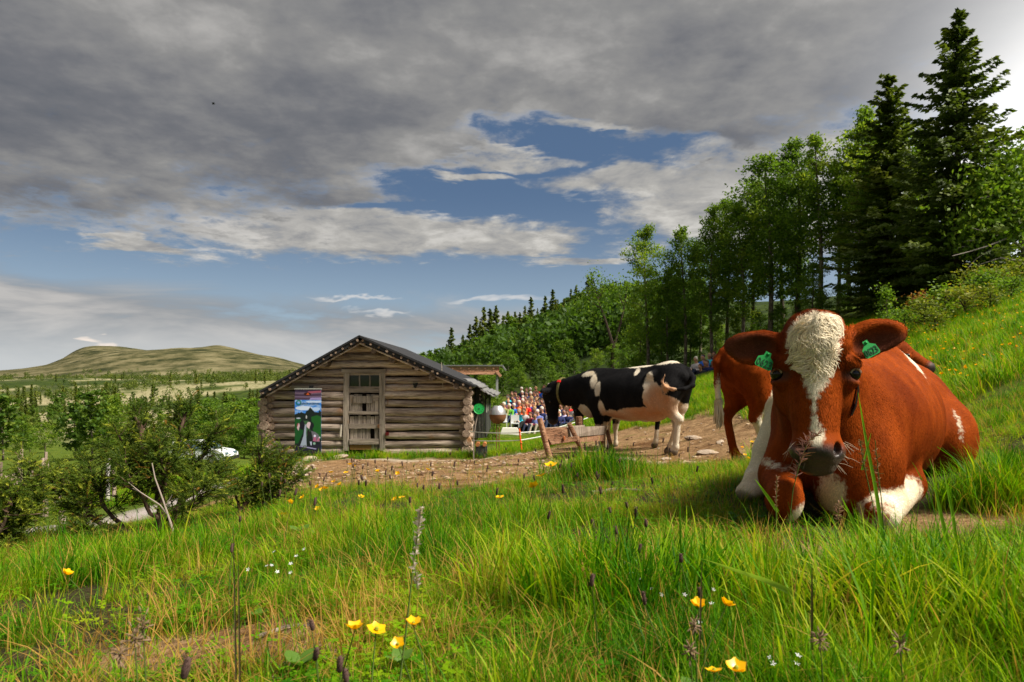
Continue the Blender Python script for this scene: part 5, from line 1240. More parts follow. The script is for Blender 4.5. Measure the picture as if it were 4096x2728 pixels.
def birch(seed, h=10.0, n=7000, leaf=.13, crown0=.22, wid=.17, limbs=26, m=None, bushy=False):
    g_ = np.random.default_rng(seed); tr = MB()
    ph = g_.uniform(0, 6, 2); tp = lambda q: np.array((.025 * h * math.sin(q * 4 + ph[0]) * q, .025 * h * math.sin(q * 3.3 + ph[1]) * q, h * q))
    qs = np.linspace(0, .97, 10); r0 = .011 * h + .015
    tr.tube([tp(q) for q in qs], [r0 * (1 - q) ** .8 + .008 for q in qs], 7, True)
    C = []; sig = []; tone = []
    for i in range(limbs):
        q = crown0 + (1 - crown0) * ((i + .5) / limbs) ** .9 * .97; b0 = tp(q); a_ = i * 2.4 + g_.normal(0, .5)
        prof = math.sin(math.pi * min(1, ((q - crown0) / (1 - crown0)) * .80 + .20)) ** .75 if not bushy else (1 - ((q - .4) / .75) ** 2)
        L = h * wid * max(.22, prof) * g_.uniform(.6, 1.35); d_ = np.array((math.cos(a_), math.sin(a_), g_.uniform(.35, 1.1))); d_ /= np.linalg.norm(d_)
        mid = b0 + d_ * L * .55; tip = b0 + d_ * L + np.array((0, 0, -.10 * L)) ; tr.tube([b0, mid, tip], [.0035 * h * (1 - q) + .012, .014, .005], 4, False)
        for f_ in np.linspace(.35, 1.05, 5):
            C.append(b0 + (tip - b0) * f_ + g_.normal(0, .10 * L + .05, 3)); sig.append((.10 + .16 * L * .5) * (h / 10) ** .3); tone.append(g_.normal(.5, .17))
    for k in range(6): C.append(tp(.93 + .012 * k)); sig.append(.18); tone.append(.55)
    C = np.array(C); sig = np.array(sig); tone = np.array(tone)
    wt = sig ** 1.6; ci = g_.choice(len(C), n, p=wt / wt.sum())
    P_ = C[ci] + g_.normal(0, 1, (n, 3)) * sig[ci][:, None] * np.array((1, 1, .8))
    v = np.clip(tone[ci] + g_.normal(0, .16, n), 0, 1)
    return tr, crown_mesh('crown', quads(P_, leaf, .5, g_), v, m or M_birch)
def spruce(seed, h=12.0, n=9, whorls=30, wid=.17, leaf=.24, irr=.25, low=.05, per=13):
    g_ = np.random.default_rng(seed); tr = MB()
    tr.tube([(0, 0, 0), (.01 * h, 0, h * .5), (0, 0, h * .99)], [.013 * h + .02, .008 * h, .008], 7)
    Cs = []; Ax = []; tone = []
    for i in range(whorls):
        q = low + (1 - low) * (i / (whorls - 1)) ** .92 * .985; R0 = h * wid * (1 - q) ** .80 * (1 + .12 * math.sin(i * 2.1)) + .10
        nb_ = max(4, int(n * (1 - .45 * q)))
        for j in range(nb_):
            a_ = 2 * math.pi * (j + g_.uniform(-.3, .3)) / nb_ + i * 1.1; L = R0 * g_.uniform(1 - irr * 1.5, 1 + irr)
            if g_.random() < .06: L *= 1.3
            d_ = np.array((math.cos(a_), math.sin(a_), 0)); b0 = np.array((0, 0, h * (q + g_.normal(0, .010)))); droop = (.38 - .75 * q) * g_.uniform(.7, 1.3); tn = g_.normal(.45, .16)
            k = max(3, int(per * L / (h * wid) + 3)); 
            if L > .7: tr.tube([b0, b0 + d_ * L * .6 - np.array((0, 0, droop * L * .6))], [.018, .006], 3, False)
            for f_ in np.linspace(.12, 1, k):
                z_ = -droop * L * f_ + .16 * L * max(0, f_ - .62) * 2.2; w_ = .30 * L * (1 - f_ * .75)
                for s in ((-1, 0, 1) if per < 12 else (-1.1, -.6, -.2, .2, .6, 1.1)):
                    sdv = np.array((-d_[1], d_[0], 0)) * s
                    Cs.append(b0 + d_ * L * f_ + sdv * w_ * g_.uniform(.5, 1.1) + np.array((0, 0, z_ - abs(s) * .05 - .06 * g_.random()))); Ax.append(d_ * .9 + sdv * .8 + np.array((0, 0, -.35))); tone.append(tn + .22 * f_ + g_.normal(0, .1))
    for k in range(26): Cs.append(np.array((0, 0, h * (.93 + .075 * k / 25))) + g_.normal(0, .03, 3)); Ax.append(np.array((0, 0, 1.0)) + g_.normal(0, .6, 3)); tone.append(.4)
    Cs = np.array(Cs); g2 = np.random.default_rng(seed + 1)
    Vq = quads(Cs, leaf, 1.2, g2, 1.5, axis=np.array(Ax)); 
    return tr, crown_mesh('crown', Vq, np.clip(np.array(tone), 0, 1), M_spruce)
PROTO = {}
def proto(key, maker, bark, hgt):
    PROTO[key] = (maker, bark, hgt)
USED = {}
def plant(key, name, label, cat, px, d, top_py=None, hgt=None, group=None, wsc=1.0, rz=None, sink=.1):
    """put a tree with its base on the ground at (column, depth); its height from the row of its top"""
    b0 = G(px, d); hh = hgt if hgt else (HZ - top_py) / F * d - b0[2]
    (tr, cr, bark, h0) = PROTO[key]
    s = hh / h0; rz = random.uniform(0, 6.28) if rz is None else rz
    t = thing(name, label, cat, b0 - (0, 0, sink * s), group, rz); t.scale = (s * wsc, s * wsc, s)
    if isinstance(tr, MB):
        me = bpy.data.meshes.new('trunk'); me.from_pydata(tr.v, [], tr.f); me.materials.append(bark)
        for p_ in me.polygons: p_.use_smooth = True
        PROTO[key] = (me, cr, bark, h0); tr = me
    if tr is not None: obj('trunk', tr, t)
    obj('crown', cr, t); return t
def reg(key, tc, bark, h0): PROTO[key] = (tc[0], tc[1], bark, h0)
for k in range(4): reg('birch%d' % k, birch(100 + k, 11, 8000, .115, .20 + .06 * (k % 2), .155 + .02 * (k % 3), 30), M_bark, 11)
reg('birch_thin', birch(140, 11, 3300, .12, .35, .10, 22), M_bark, 11)
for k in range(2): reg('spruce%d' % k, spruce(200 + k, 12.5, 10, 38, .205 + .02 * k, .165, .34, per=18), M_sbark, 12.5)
reg('mixed', birch(150, 11, 11000, .115, .12, .17, 44), M_sbark, 11)
for k in range(3): reg('bush%d' % k, birch(160 + k, 6, 3800, .16, .06, .34, 26, M_birchl if k != 1 else M_birch, True), M_bark, 6)
for k in range(3): reg('far_birch%d' % k, birch(170 + k, 9, 1300, .36, .12, .22, 18, M_birchl if k == 1 else M_hill, True), M_bark, 9)
for k in range(2): reg('far_spruce%d' % k, spruce(210 + k, 12, 7, 24, .16, .42, .4, .03, 5), M_sbark, 12)
reg('tiny_birch', birch(180, 8, 330, .75, .1, .3, 12, M_hill, True), M_bark, 8)
reg('tiny_spruce', spruce(220, 11, 5, 14, .16, .8, .4, .03, 2), M_sbark, 11)
ORD = ['first', 'second', 'third', 'fourth', 'fifth', 'sixth', 'seventh', 'eighth', 'ninth', 'tenth', 'eleventh', 'twelfth', 'thirteenth', 'fourteenth', 'fifteenth', 'sixteenth', 'seventeenth', 'eighteenth', 'nineteenth', 'twentieth', 'twenty-first', 'twenty-second', 'twenty-third', 'twenty-fourth', 'twenty-fifth', 'twenty-sixth', 'twenty-seventh', 'twenty-eighth']
# the tall wood on the right: (column, depth, row of the top, kind, width)
wood_row = [(648, 44, 224, 'birch1', .95), (668, 43, 268, 'birch0', 1.0), (685, 42, 226, 'birch3', 1.0), (700, 46, 240, 'birch2', 1.0), (712, 41, 205, 'birch0', .95), (727, 43, 198, 'birch1', 1.0), (742, 40, 205, 'birch2', 1.1), (753, 42, 178, 'birch3', 1.0), (770, 39, 152, 'birch2', 1.15), (783, 41, 165, 'birch0', 1.1),
            (797, 38, 136, 'mixed', 1.05), (820, 36, 132, 'birch_thin', 1.1), (838, 37, 158, 'birch_thin', 1.0), (812, 33, 262, 'birch1', 1.3), (850, 36, 150, 'birch2', 1.2), (862, 34, 122, 'birch1', 1.1), (872, 35, 104, 'mixed', 1.0), (903, 32, 120, 'mixed', 1.15), (925, 33, 205, 'birch3', 1.3), (1000, 30, 165, 'birch2', 1.15), (1026, 27, 145, 'birch_thin', 1.5), (985, 29, 205, 'birch0', 1.4), (948, 28, 225, 'birch1', 1.3)]
wood_row.sort()
for i, (px, d, tp, k, w_) in enumerate(wood_row):
    plant(k, 'birch_tree', ('slim sparse birch' if k == 'birch_thin' else 'tall leafy birch') + ', %s from the left in the tall wood' % ORD[i], 'birch', px, d, tp, None, 'birches of the tall wood', w_)
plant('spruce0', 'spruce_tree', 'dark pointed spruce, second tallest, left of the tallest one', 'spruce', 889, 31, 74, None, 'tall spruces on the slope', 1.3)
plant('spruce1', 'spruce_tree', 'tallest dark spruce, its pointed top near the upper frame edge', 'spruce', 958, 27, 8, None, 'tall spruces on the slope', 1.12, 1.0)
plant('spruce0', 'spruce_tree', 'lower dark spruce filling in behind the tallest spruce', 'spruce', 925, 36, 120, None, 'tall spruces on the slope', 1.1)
# old birch at the right edge with pale bare limbs reaching left
ob = G(1032, 25); o_t = thing('old_birch', 'old birch at the right edge with pale bare limbs reaching to the left', 'birch', ob); om = MB(); ot = MB()
def OB(px, py, dd=25): return P(px, py, dd) - ob
om.tube([(0, 0, -.2), OB(1030, 275), OB(1024, 245), OB(1012, 205), OB(1004, 165)], [.20, .16, .13, .09, .03], 8)
for pts, r in (([(1026, 250), (1008, 238), (988, 246), (968, 252), (952, 256)], .045), ([(1022, 240), (1000, 226), (985, 232), (972, 228)], .038), ([(1026, 262), (1000, 258), (975, 266)], .05), ([(1012, 207), (995, 195), (980, 198)], .04), ([(988, 246), (978, 240), (966, 241)], .022), ([(1000, 241), (990, 250), (976, 259), (968, 268)], .022), ([(975, 249), (966, 246), (958, 248)], .014), ([(1010, 240), (1002, 232), (996, 236)], .018)): om.tube([OB(a_, c_, 25 - .3 * k) for k, (a_, c_) in enumerate(pts)], np.linspace(r, r * .25, len(pts)), 6)
om.build('trunk', mat('pale_bark', col=(.24, .205, .18), rough=.9), o_t, True)
gq = np.random.default_rng(18); cc = np.array([OB(*q) for q in ((1004, 165), (1015, 180), (1000, 190), (985, 196), (1020, 205), (1008, 215), (990, 215), (975, 226), (1022, 225), (1000, 228), (1018, 155), (1024, 190), (985, 182), (968, 235))]); P_ = cc[gq.integers(0, len(cc), 6500)] + gq.normal(0, .42, (6500, 3))
obj('crown', crown_mesh('crown', quads(P_, .12, .5, gq), np.clip(gq.normal(.55, .2, 6500), 0, 1), M_birchl), o_t)
# undergrowth along the wood's edge
gu = np.random.default_rng(31)
for i, (px, d, tp) in enumerate([(640, 46, 322), (662, 45, 330), (690, 44, 318), (715, 44, 325), (738, 42, 318), (760, 41, 312), (778, 39, 306), (800, 38, 300), (822, 36, 292), (845, 35, 284), (862, 33, 280), (880, 31, 272), (905, 31, 262), (930, 30, 255), (955, 31, 250), (980, 29, 248), (1005, 28, 244), (1030, 27, 240), (612, 58, 345), (596, 62, 350), (628, 54, 340), (575, 64, 358)]):
    plant('bush%d' % (i % 3), 'birch_bush', 'bushy young birch in the undergrowth at the wood edge, %s from the left' % ORD[i], 'bush', px, d, tp, None, 'young birches along the wood edge', 1.15)
for i, (px, d, tp) in enumerate([(470, 58, 372), (484, 54, 366), (497, 57, 358), (508, 62, 352), (475, 50, 380), (490, 51, 376), (503, 50, 372), (524, 51, 374), (545, 50, 376), (553, 51, 371), (568, 50, 374), (580, 51, 372), (592, 52, 368), (519, 56, 366), (530, 60, 346), (541, 63, 352), (552, 57, 362), (563, 61, 340), (574, 58, 356), (585, 60, 362), (536, 52, 376), (512, 51, 378), (560, 52, 372)]):
    plant('bush%d' % (i % 3) if i % 2 else 'far_birch%d' % (i % 3), 'birch_tree', 'leafy birch right behind the seated crowd, %s in the row' % ORD[i], 'birch', px, d, tp, None, 'birches behind the crowd', 1.1)
# a bare forked tree before the hill
fk = MB(); fb = G(612, 58); fk.tube([(0, 0, 0), (.1, 0, 2.2), (-.5, 0, 4.2), (-1.2, 0, 6.2), (-1.6, 0, 8)], [.18, .16, .10, .06, .03], 6); fk.tube([(.1, 0, 2.0), (.7, .1, 4), (1.1, .1, 5.8), (1.3, 0, 7.4)], [.12, .09, .06, .03], 6)
for a_, b_ in (((-.5, 0, 4.2), (-1.6, .2, 4.9)), ((.7, .1, 4), (1.7, -.2, 4.9)), ((-1.2, 0, 6.2), (-.6, .2, 7.4)), ((-1.0, 0, 5.4), (-2.2, 0, 6.3)), ((1.0, .1, 5.6), (.5, 0, 6.8))): fk.tube([a_, b_], [.06, .025], 5)
gt = thing('forked_tree', 'dark forked birch with thin foliage in front of the wooded hill', 'tree', fb); fk.build('trunk', M_sbark, gt, True)
gq = np.random.default_rng(8); cc = np.array([(-1.6, 0, 8), (1.3, 0, 7.4), (-1.6, .2, 4.9), (1.7, -.2, 4.9), (-.6, .2, 7.4), (-2.2, 0, 6.3), (.5, 0, 6.8), (-1.2, 0, 6.6)]); P_ = cc[gq.integers(0, 8, 1500)] + gq.normal(0, .45, (1500, 3))
obj('crown', crown_mesh('crown', quads(P_, .15, .5, gq), np.clip(gq.normal(.45, .2, 1500), 0, 1), M_birch), gt)
# wooded hill: individual birches and spruces, thinning out with distance
gh = np.random.default_rng(41); nbir = 0
cand = []
while len(cand) < 285:
    px = gh.uniform(395, 700); d = math.exp(gh.uniform(math.log(85), math.log(640)))
    if px > 640 and gh.random() < .75: continue
    if (px < 480 and d < 110) or (px > 500 and px < 640 and d < 115 and gh.random() < .6): continue
    cand.append((px, d))
for px, d in cand:
    k = 'far_birch%d' % gh.integers(0, 3) if d < 190 else ('tiny_birch' if gh.random() < .6 else 'far_birch%d' % gh.integers(0, 3))
    plant(k, 'hill_birch', 'round green birch among many others on the wooded hill', 'birch', px, d, None, gh.uniform(3.8, 6.6) * (1 + d / 1500), 'birches covering the wooded hill', gh.uniform(1.0, 1.35))
cand = [(476, 105, 9.5), (484, 108, 11), (470, 112, 9), (490, 104, 10), (496, 112, 11), (503, 118, 9.5), (515, 120, 9.5), (480, 118, 9.5), (463, 120, 8), (531, 130, 9), (450, 120, 6), (545, 150, 11), (556, 170, 9), (588, 190, 12), (592, 300, 14), (508, 98, 8), (520, 92, 7)]
for px, d, h_ in cand: plant('far_spruce%d' % gh.integers(0, 2), 'hill_spruce', 'dark slender spruce rising among the birches on the wooded hill', 'spruce', px, d, None, h_, 'spruces on the wooded hill', .9)
for i in range(150):
    px = gh.uniform(425, 640); q = (px - 425) / 215; d = (1050 - 560 * q) * gh.uniform(.55, 1.02) if gh.random() < .6 else math.exp(gh.uniform(math.log(120), math.log(500)))
    plant('far_spruce%d' % gh.integers(0, 2) if d < 300 else 'tiny_spruce', 'hill_spruce', 'dark slender spruce rising among the birches on the wooded hill', 'spruce', px, d, None, gh.uniform(6.5, 11.5), 'spruces on the wooded hill', gh.uniform(.75, 1.0))
# far off woods that read as one mass
def mass(name, label, pts, size, per, m, seed, hgt=7, lf=.085):
    g_ = np.random.default_rng(seed); P_ = []; v = []
    for (x, y, z), s_ in zip(pts, size):
        tn = g_.normal(.45, .15); q = g_.normal(0, 1, (per, 3)); q /= np.linalg.norm(q, axis=1, keepdims=True)
        P_.append(np.array((x, y, z + hgt * s_ * .5)) + q * np.array((.42, .42, .5)) * hgt * s_ * g_.uniform(.6, 1, (per, 1))); v.append(np.clip(tn + g_.normal(0, .12, per) , 0, 1))
    P_ = np.concatenate(P_); v = np.concatenate(v)
    sz = np.repeat(np.array(size) * hgt * lf, per)
    return tag(obj(name, crown_mesh(name, quads(P_, sz, .4, g_), v, m)), label, kind='stuff')
px = gh.uniform(385, 700, 1500); d = np.exp(gh.uniform(math.log(75), math.log(1000), 1500)); ok = ~((px < 480) & (d < 95)); px, d = px[ok], d[ok]; x = (px - 512) / F * d
mass('far_wood', 'dense green birch wood clothing the hill behind the crowd', np.stack([x, d, H(x, d)], -1), gh.uniform(.45, .85, len(x)) * (1 + d / 1200), 150, M_hill, 5)
# the valley on the left
left = [(3, 55, 396, 'far_birch0'), (22, 72, 418, 'bush1'), (45, 76, 424, 'bush1'), (75, 53, 404, 'far_birch2'), (92, 49, 392, 'far_birch0'), (109, 52, 400, 'bush1'), (126, 62, 428, 'bush0'), (142, 72, 430, 'far_birch1'), (160, 78, 428, 'far_birch0'), (178, 82, 420, 'far_birch1'), (194, 86, 406, 'bush0'), (205, 82, 399, 'far_birch1'), (216, 77, 402, 'bush0'), (227, 80, 396, 'far_birch0'), (238, 74, 401, 'bush2'), (247, 72, 405, 'far_birch1'), (256, 70, 400, 'bush0'), (264, 62, 407, 'bush2'), (244, 60, 419, 'bush0'), (253, 58, 421, 'bush2'), (232, 62, 416, 'bush0'), (214, 64, 421, 'bush2'), (30, 80, 428, 'bush0'), (118, 66, 430, 'bush1')]
left.sort()
for i, (px, d, tp, k) in enumerate(left):
    plant(k, 'valley_birch', 'leafy birch in the valley beyond the juniper, %s from the left' % ORD[i], 'birch', px, d, tp, None, 'birches in the valley', 1.25)
gv_ = np.random.default_rng(51)
for i in range(270):
    px = gv_.uniform(-10, 330); d = math.exp(gv_.uniform(math.log(150), math.log(1150)) if i < 150 else gv_.uniform(math.log(150), math.log(480))); x_ = (px - 512) / F * d
    if d < 450 and fbm(x_ / 40, d / 60, oct=2) < .36: continue
    sp = gv_.random() < .55
    plant(('far_spruce%d' % gv_.integers(0, 2) if d < 260 else 'tiny_spruce') if sp else ('far_birch%d' % gv_.integers(0, 3) if d < 230 else 'tiny_birch'), 'valley_spruce' if sp else 'scattered_birch', ('dark spruce' if sp else 'green birch') + ' scattered on the pale lichen slopes across the valley', 'spruce' if sp else 'birch', px, d, None, gv_.uniform(4.5, 11) * (1 if sp else .7), 'spruces on the lichen slopes' if sp else 'birches on the lichen slopes', gv_.uniform(.8, 1.1))
px = np.concatenate([gv_.uniform(-30, 345, 1900), gv_.uniform(-30, 345, 260)]); d = np.concatenate([np.exp(gv_.uniform(math.log(520), math.log(1450), 1900)), np.exp(gv_.uniform(math.log(100), math.log(480), 260))]); x = (px - 512) / F * d
ok = (fbm(x / 55 + 2, d / 90, oct=3) > .42); px, d, x = px[ok], d[ok], x[ok]
mass('scrub', 'dark scrub of dwarf birch and juniper dotting the lichen slopes', np.stack([x, d, H(x, d)], -1), gv_.uniform(.25, .65, len(x)) * (1 + d / 1300), 60, M_spruce, 6, 7, .14)
# bushes and saplings on the flowery slope
for i, (px, d, hgt, m_, w_) in enumerate([(925, 17, .75, 0, 1.5), (945, 18, .85, 1, 1.5), (965, 17, .7, 0, 1.7), (985, 19, .9, 1, 1.5), (1003, 20, .85, 2, 1.5), (1020, 21, 1.0, 0, 1.4), (905, 18, .6, 1, 1.4), (935, 15.5, .5, 2, 1.7), (1012, 17.5, .6, 1, 1.6), (990, 16.5, .5, 0, 1.6), (975, 23, 1.1, 2, 1.2)]):
    reg('shrub%d' % i, birch(300 + i, 1.0, 900, .055, .05, .5, 14, (M_shrub, M_birchl, M_shrub)[m_], True), M_sbark, 1.0)
    plant('shrub%d' % i, 'willow_bush', 'low yellow-green bush on the flowery slope, %s planted' % ORD[i] if False else 'low yellow-green bush on the flowery slope, %s' % ['beside the lying cow’s ear', 'in a dense clump', 'the widest of the clump', 'taller and greener', 'below the spruce trunk', 'nearest the frame edge', 'dark and small', 'lowest of the clump', 'by the frame edge, low and yellow', 'with bare earth beside it', 'highest up at the wood edge'][i], 'bush', px, d, None, hgt, 'bushes on the flowery slope', w_)
reg('sapling', birch(330, 2.0, 900, .07, .05, .16, 20, M_birchl), M_bark, 2.0); plant('sapling', 'sapling', 'slender pale green sapling above the lying cow\'s head', 'sapling', 886, 20, 287, None, None, 1.2)
reg('rusty', birch(331, 1.0, 500, .06, .05, .35, 12, M_rustl, True), M_bark, 1.0); plant('rusty', 'rusty_sapling', 'small rust coloured sapling at the wood edge', 'sapling', 918, 21, None, .75, None, 1.2)
for px, d, tp, wd in ((493, 27, 395, .8), (487, 29, 398, 1.1)): plant('bush%d' % (px % 3), 'yard_birch', {493: 'young birch beside the shed, half hiding the crowd', 487: 'low birch bush close behind the shed', 500: 'small birch bush in front of the left edge of the crowd'}[px], 'bush', px, d, tp, None, None, wd)
# ---------------------------------------------------------------- junipers
M_jun = leaf_mat('juniper_needles', [(.05, (.30, .15, .03)), (.14, (.055, .095, .008)), (.45, (.060, .105, .012)), (.70, (.15, .20, .018)), (.92, (.46, .47, .05))], .4)
M_jbark = mat('juniper_bark', lambda t: princ(t, t.ramp(t.noise(t.mapped(t.n('ShaderNodeTexCoord').outputs['Object'], (9, 9, 3)), 4, 5, .7), [(.35, (.035, .020, .014)), (.55, (.13, .08, .055)), (.72, (.25, .18, .14))]), .9, .1, ))
M_dead = mat('dead_wood', col=(.36, .29, .25), rough=.9)
def shoot_template(seed):
    g_ = np.random.default_rng(seed); V = []; Fc = []
    ax = lambda t: np.array((.06 * math.sin(2 * t), .0, t - .10 * t * t)) + np.array((.22 * t * t, 0, -.07 * t * t))
    for i in range(20):
        t = .04 + .96 * i / 19; a_ = i * 2.4; o = np.array((math.cos(a_), math.sin(a_), 0)); p0 = ax(t)
        tip = p0 + (o * .75 + np.array((.2, 0, .75))) * .20 * g_.uniform(.75, 1.2) * (1 - .35 * t); sd_ = np.cross(o, (0, 0, 1)) * .036
        n = len(V); V += [p0 - sd_, p0 + sd_, tip]; Fc.append((n, n + 1, n + 2))
    return np.array(V), np.array(Fc)
def juniper(label, stems, seed, base, dens=1.0):
    g_ = np.random.default_rng(seed); b0 = np.array(base); t = thing('juniper', label, 'juniper', b0, 'junipers on the crest')
    TP = [shoot_template(k) for k in range(4)]
    pos = []; dr = []; sz = []; wood = MB()
    def shoots(p, d, L):
        k = max(4, int(L / .0092 * dens))
        for i in range(k):
            f_ = (i + g_.random()) / k; out = d + g_.normal(0, .62, 3); out[2] += .35; out /= np.linalg.norm(out)
            pos.append(p + d * L * f_ + g_.normal(0, .006, 3)); dr.append(out); sz.append(g_.uniform(.045, .085))
    for st in stems:
        pts = np.array([P(*q) - b0 for q in st[0]]); r0 = st[1]; fol = st[2]
        seg = np.linalg.norm(np.diff(pts, axis=0), axis=1); cum = np.concatenate([[0], np.cumsum(seg)]); Lt = cum[-1]
        fine = np.stack([np.interp(np.linspace(0, Lt, 10), cum, pts[:, k]) for k in range(3)], 1) + g_.normal(0, .007, (10, 3))
        fine[0] = pts[0]
        wood.tube(fine, np.linspace(r0, r0 * .3, 10), 7, True, jit=.12, rg=g_)
        nb_ = int(Lt / .019)
        for i in range(nb_):
            f_ = fol + (1 - fol) * (i + g_.random()) / nb_; p = np.array([np.interp(f_ * Lt, cum, pts[:, k]) for k in range(3)])
            td = pts[-1] - pts[max(0, len(pts) - 2)]; td = td / np.linalg.norm(td)
            d = g_.normal(0, .75, 3) + td * .75; d[2] = d[2] * .6 + .35; d /= np.linalg.norm(d); L = (.08 + .10 * g_.random()) * (1.15 - .55 * f_) * st[3]
            wood.tube([p, p + d * L * .5 - (0, 0, .004), p + d * L], [.0035, .0026, .0012], 3, False)
            shoots(p + d * L * .25, d, L * .8)
            for q in range(2):
                d2 = d + g_.normal(0, .6, 3); d2[2] += .2; d2 /= np.linalg.norm(d2); shoots(p + d * L * g_.uniform(.3, .8), d2, L * .5)
    n = len(pos); pos = np.array(pos); dr = np.array(dr); sz = np.array(sz)
    sx_ = np.cross(dr, np.array((0, 0, 1.0))); sx_ /= np.maximum(np.linalg.norm(sx_, axis=1, keepdims=True), 1e-6); bend = np.cross(sx_, dr); rollv = g_.normal(0, .5, n)
    ex = -bend * np.cos(rollv)[:, None] + sx_ * np.sin(rollv)[:, None]; ex[:, 2] *= 1; ey = np.cross(dr, ex)
    VV = []; FF = []; vv = []; o = 0; ti = g_.integers(0, 4, n); tone = np.clip(.5 + .26 * np.sin(pos[:, 0] * 17 + pos[:, 2] * 13) * 0 + g_.normal(0, .18, n) + .25 * (fbm(pos[:, 0] * 7, pos[:, 1] * 7, pos[:, 2] * 7) - .5), .16, 1)
    tone = np.where(g_.random(n) < .035, .03, tone)
    for k in range(4):
        ii = np.where(ti == k)[0]; T_, Fk = TP[k]
        W_ = pos[ii][:, None] + sz[ii][:, None, None] * (T_[None, :, 0:1] * ex[ii][:, None] + T_[None, :, 1:2] * ey[ii][:, None] + T_[None, :, 2:3] * dr[ii][:, None])
        VV.append(W_.reshape(-1, 3)); FF.append((Fk[None] + np.arange(len(ii))[:, None, None] * len(T_)).reshape(-1, 3) + o); o += len(ii) * len(T_)
        tipb = np.clip(T_[:, 2], 0, 1) * .34; vv.append((np.where(tone[ii] < .1, tone[ii], tone[ii])[:, None] + tipb[None] * (tone[ii] > .1)[:, None]).ravel())
    me = mesh_np('foliage', np.concatenate(VV), np.concatenate(FF), {'v': ('POINT', np.concatenate(vv))}, True, [M_jun])
    obj('foliage', me, t); wood.build('stems', M_jbark, t, True); return t, n
d = 3.55
stems = [([(162, 548, d), (160, 505, d), (150, 470, d), (143, 440, d - .03), (138, 412, d - .03)], .030, .30, 1.0),
         ([(158, 500, d), (166, 470, d + .05), (178, 445, d + .05), (184, 418, d + .06), (186, 408, d + .06)], .020, .25, .9),
         ([(150, 470, d), (128, 455, d + .1), (118, 436, d + .1)], .014, .15, 1.0),
         ([(165, 540, d), (182, 500, d + .12), (196, 470, d + .15), (208, 445, d + .15), (218, 425, d + .15)], .018, .30, .9),
         ([(182, 500, d + .12), (205, 485, d + .2), (220, 470, d + .2)], .014, .2, 1.0),
         ([(150, 545, d), (125, 532, d - .06), (98, 520, d - .1), (75, 500, d - .1), (62, 478, d - .1)], .017, .45, 1.0),
         ([(125, 532, d - .06), (100, 500, d - .05), (92, 470, d), (88, 462, d)], .012, .3, 1.1),
         ([(98, 520, d - .1), (70, 512, d - .12), (48, 492, d - .12), (45, 476, d - .1)], .011, .2, 1.0),
         ([(150, 548, d), (120, 552, d - .15), (95, 535, d - .2), (80, 530, d - .2)], .013, .7, .6),
         ([(215, 528, d + .3), (240, 512, d + .35), (255, 492, d + .4), (262, 465, d + .4), (258, 446, d + .4)], .014, .30, .9),
         ([(190, 535, d + .2), (215, 528, d + .3), (242, 522, d + .35), (268, 500, d + .4), (282, 478, d + .4), (286, 460, d + .4)], .016, .50, .9),
         ([(240, 512, d + .35), (232, 485, d + .4), (226, 470, d + .4)], .010, .2, 1.0),
         ([(268, 500, d + .4), (290, 490, d + .4), (296, 478, d + .4)], .009, .2, .8),
         ([(160, 520, d), (135, 490, d - .15), (125, 465, d - .15)], .012, .3, 1.1), ([(162, 520, d), (190, 505, d - .1), (205, 492, d - .1)], .012, .3, 1.1), ([(160, 500, d), (165, 470, d - .15), (160, 440, d - .12)], .012, .3, 1.0)]
_, nj = juniper('large dark green juniper with many stems left of the cabin', stems, 61, P(162, 548, d))
d = 3.0
stems = [([(-30, 580, d), (-10, 540, d), (10, 510, d), (25, 485, d), (33, 462, d)], .016, .25, .9), ([(-30, 580, d), (-15, 560, d), (5, 555, d), (28, 545, d)], .012, .3, .8), ([(-20, 560, d), (0, 530, d - .1), (12, 505, d - .1), (8, 488, d - .1)], .012, .2, 1.0),
         ([(-25, 560, d), (-20, 520, d), (-10, 492, d)], .012, .2, 1.0), ([(-10, 540, d), (12, 530, d), (28, 515, d), (34, 500, d)], .010, .3, .7), ([(-30, 580, d), (-5, 575, d - .15), (20, 565, d - .2)], .010, .3, .8)]
juniper('smaller juniper cut off by the left edge of the picture', stems, 62, P(-30, 580, d))
tw = MB(); b0 = P(172, 546, 3.3)
for pts, r in (([(172, 546), (173, 530), (168, 515), (163, 500), (155, 478), (152, 463)], .006), ([(168, 515), (160, 505), (140, 492), (128, 482)], .004), ([(140, 492), (132, 488)], .002), ([(165, 507), (172, 495)], .003)):
    tw.tube([P(a_, c_, 3.3) - b0 for a_, c_ in pts], np.linspace(r, r * .35, len(pts)), 5)
t_ = tw.build('dead_twig', M_dead); t_.location = [float(q) for q in b0]; tag(t_, 'bare grey forked twig standing in front of the large juniper', 'twig')
# ---------------------------------------------------------------- the seated crowd
def person_mat(t):
    A = lambda k: t.n('ShaderNodeAttribute', _attribute_name=k).outputs['Fac']
    oi = t.n('ShaderNodeObjectInfo'); reg_ = A('reg'); rnd = oi.outputs['Random']
    hair = t.ramp(oi.outputs['Alpha'], [(0, (.62, .56, .50)), (.3, (.40, .26, .12)), (.6, (.10, .055, .03)), (.9, (.02, .016, .014))])
    trou = t.ramp(rnd, [(0, (.02, .025, .05)), (.35, (.05, .07, .13)), (.55, (.03, .03, .03)), (.75, (.30, .26, .20)), (.95, (.10, .12, .2))], 'CONSTANT')
    c_ = t.mix(t.m('GREATER_THAN', reg_, .5), (.55, .28, .18), oi.outputs['Color'])
    c_ = t.mix(t.m('GREATER_THAN', reg_, 1.5), c_, trou); c_ = t.mix(t.m('GREATER_THAN', reg_, 2.5), c_, hair)
    return princ(t, c_, .8, .15)
M_person = mat('person', person_mat)
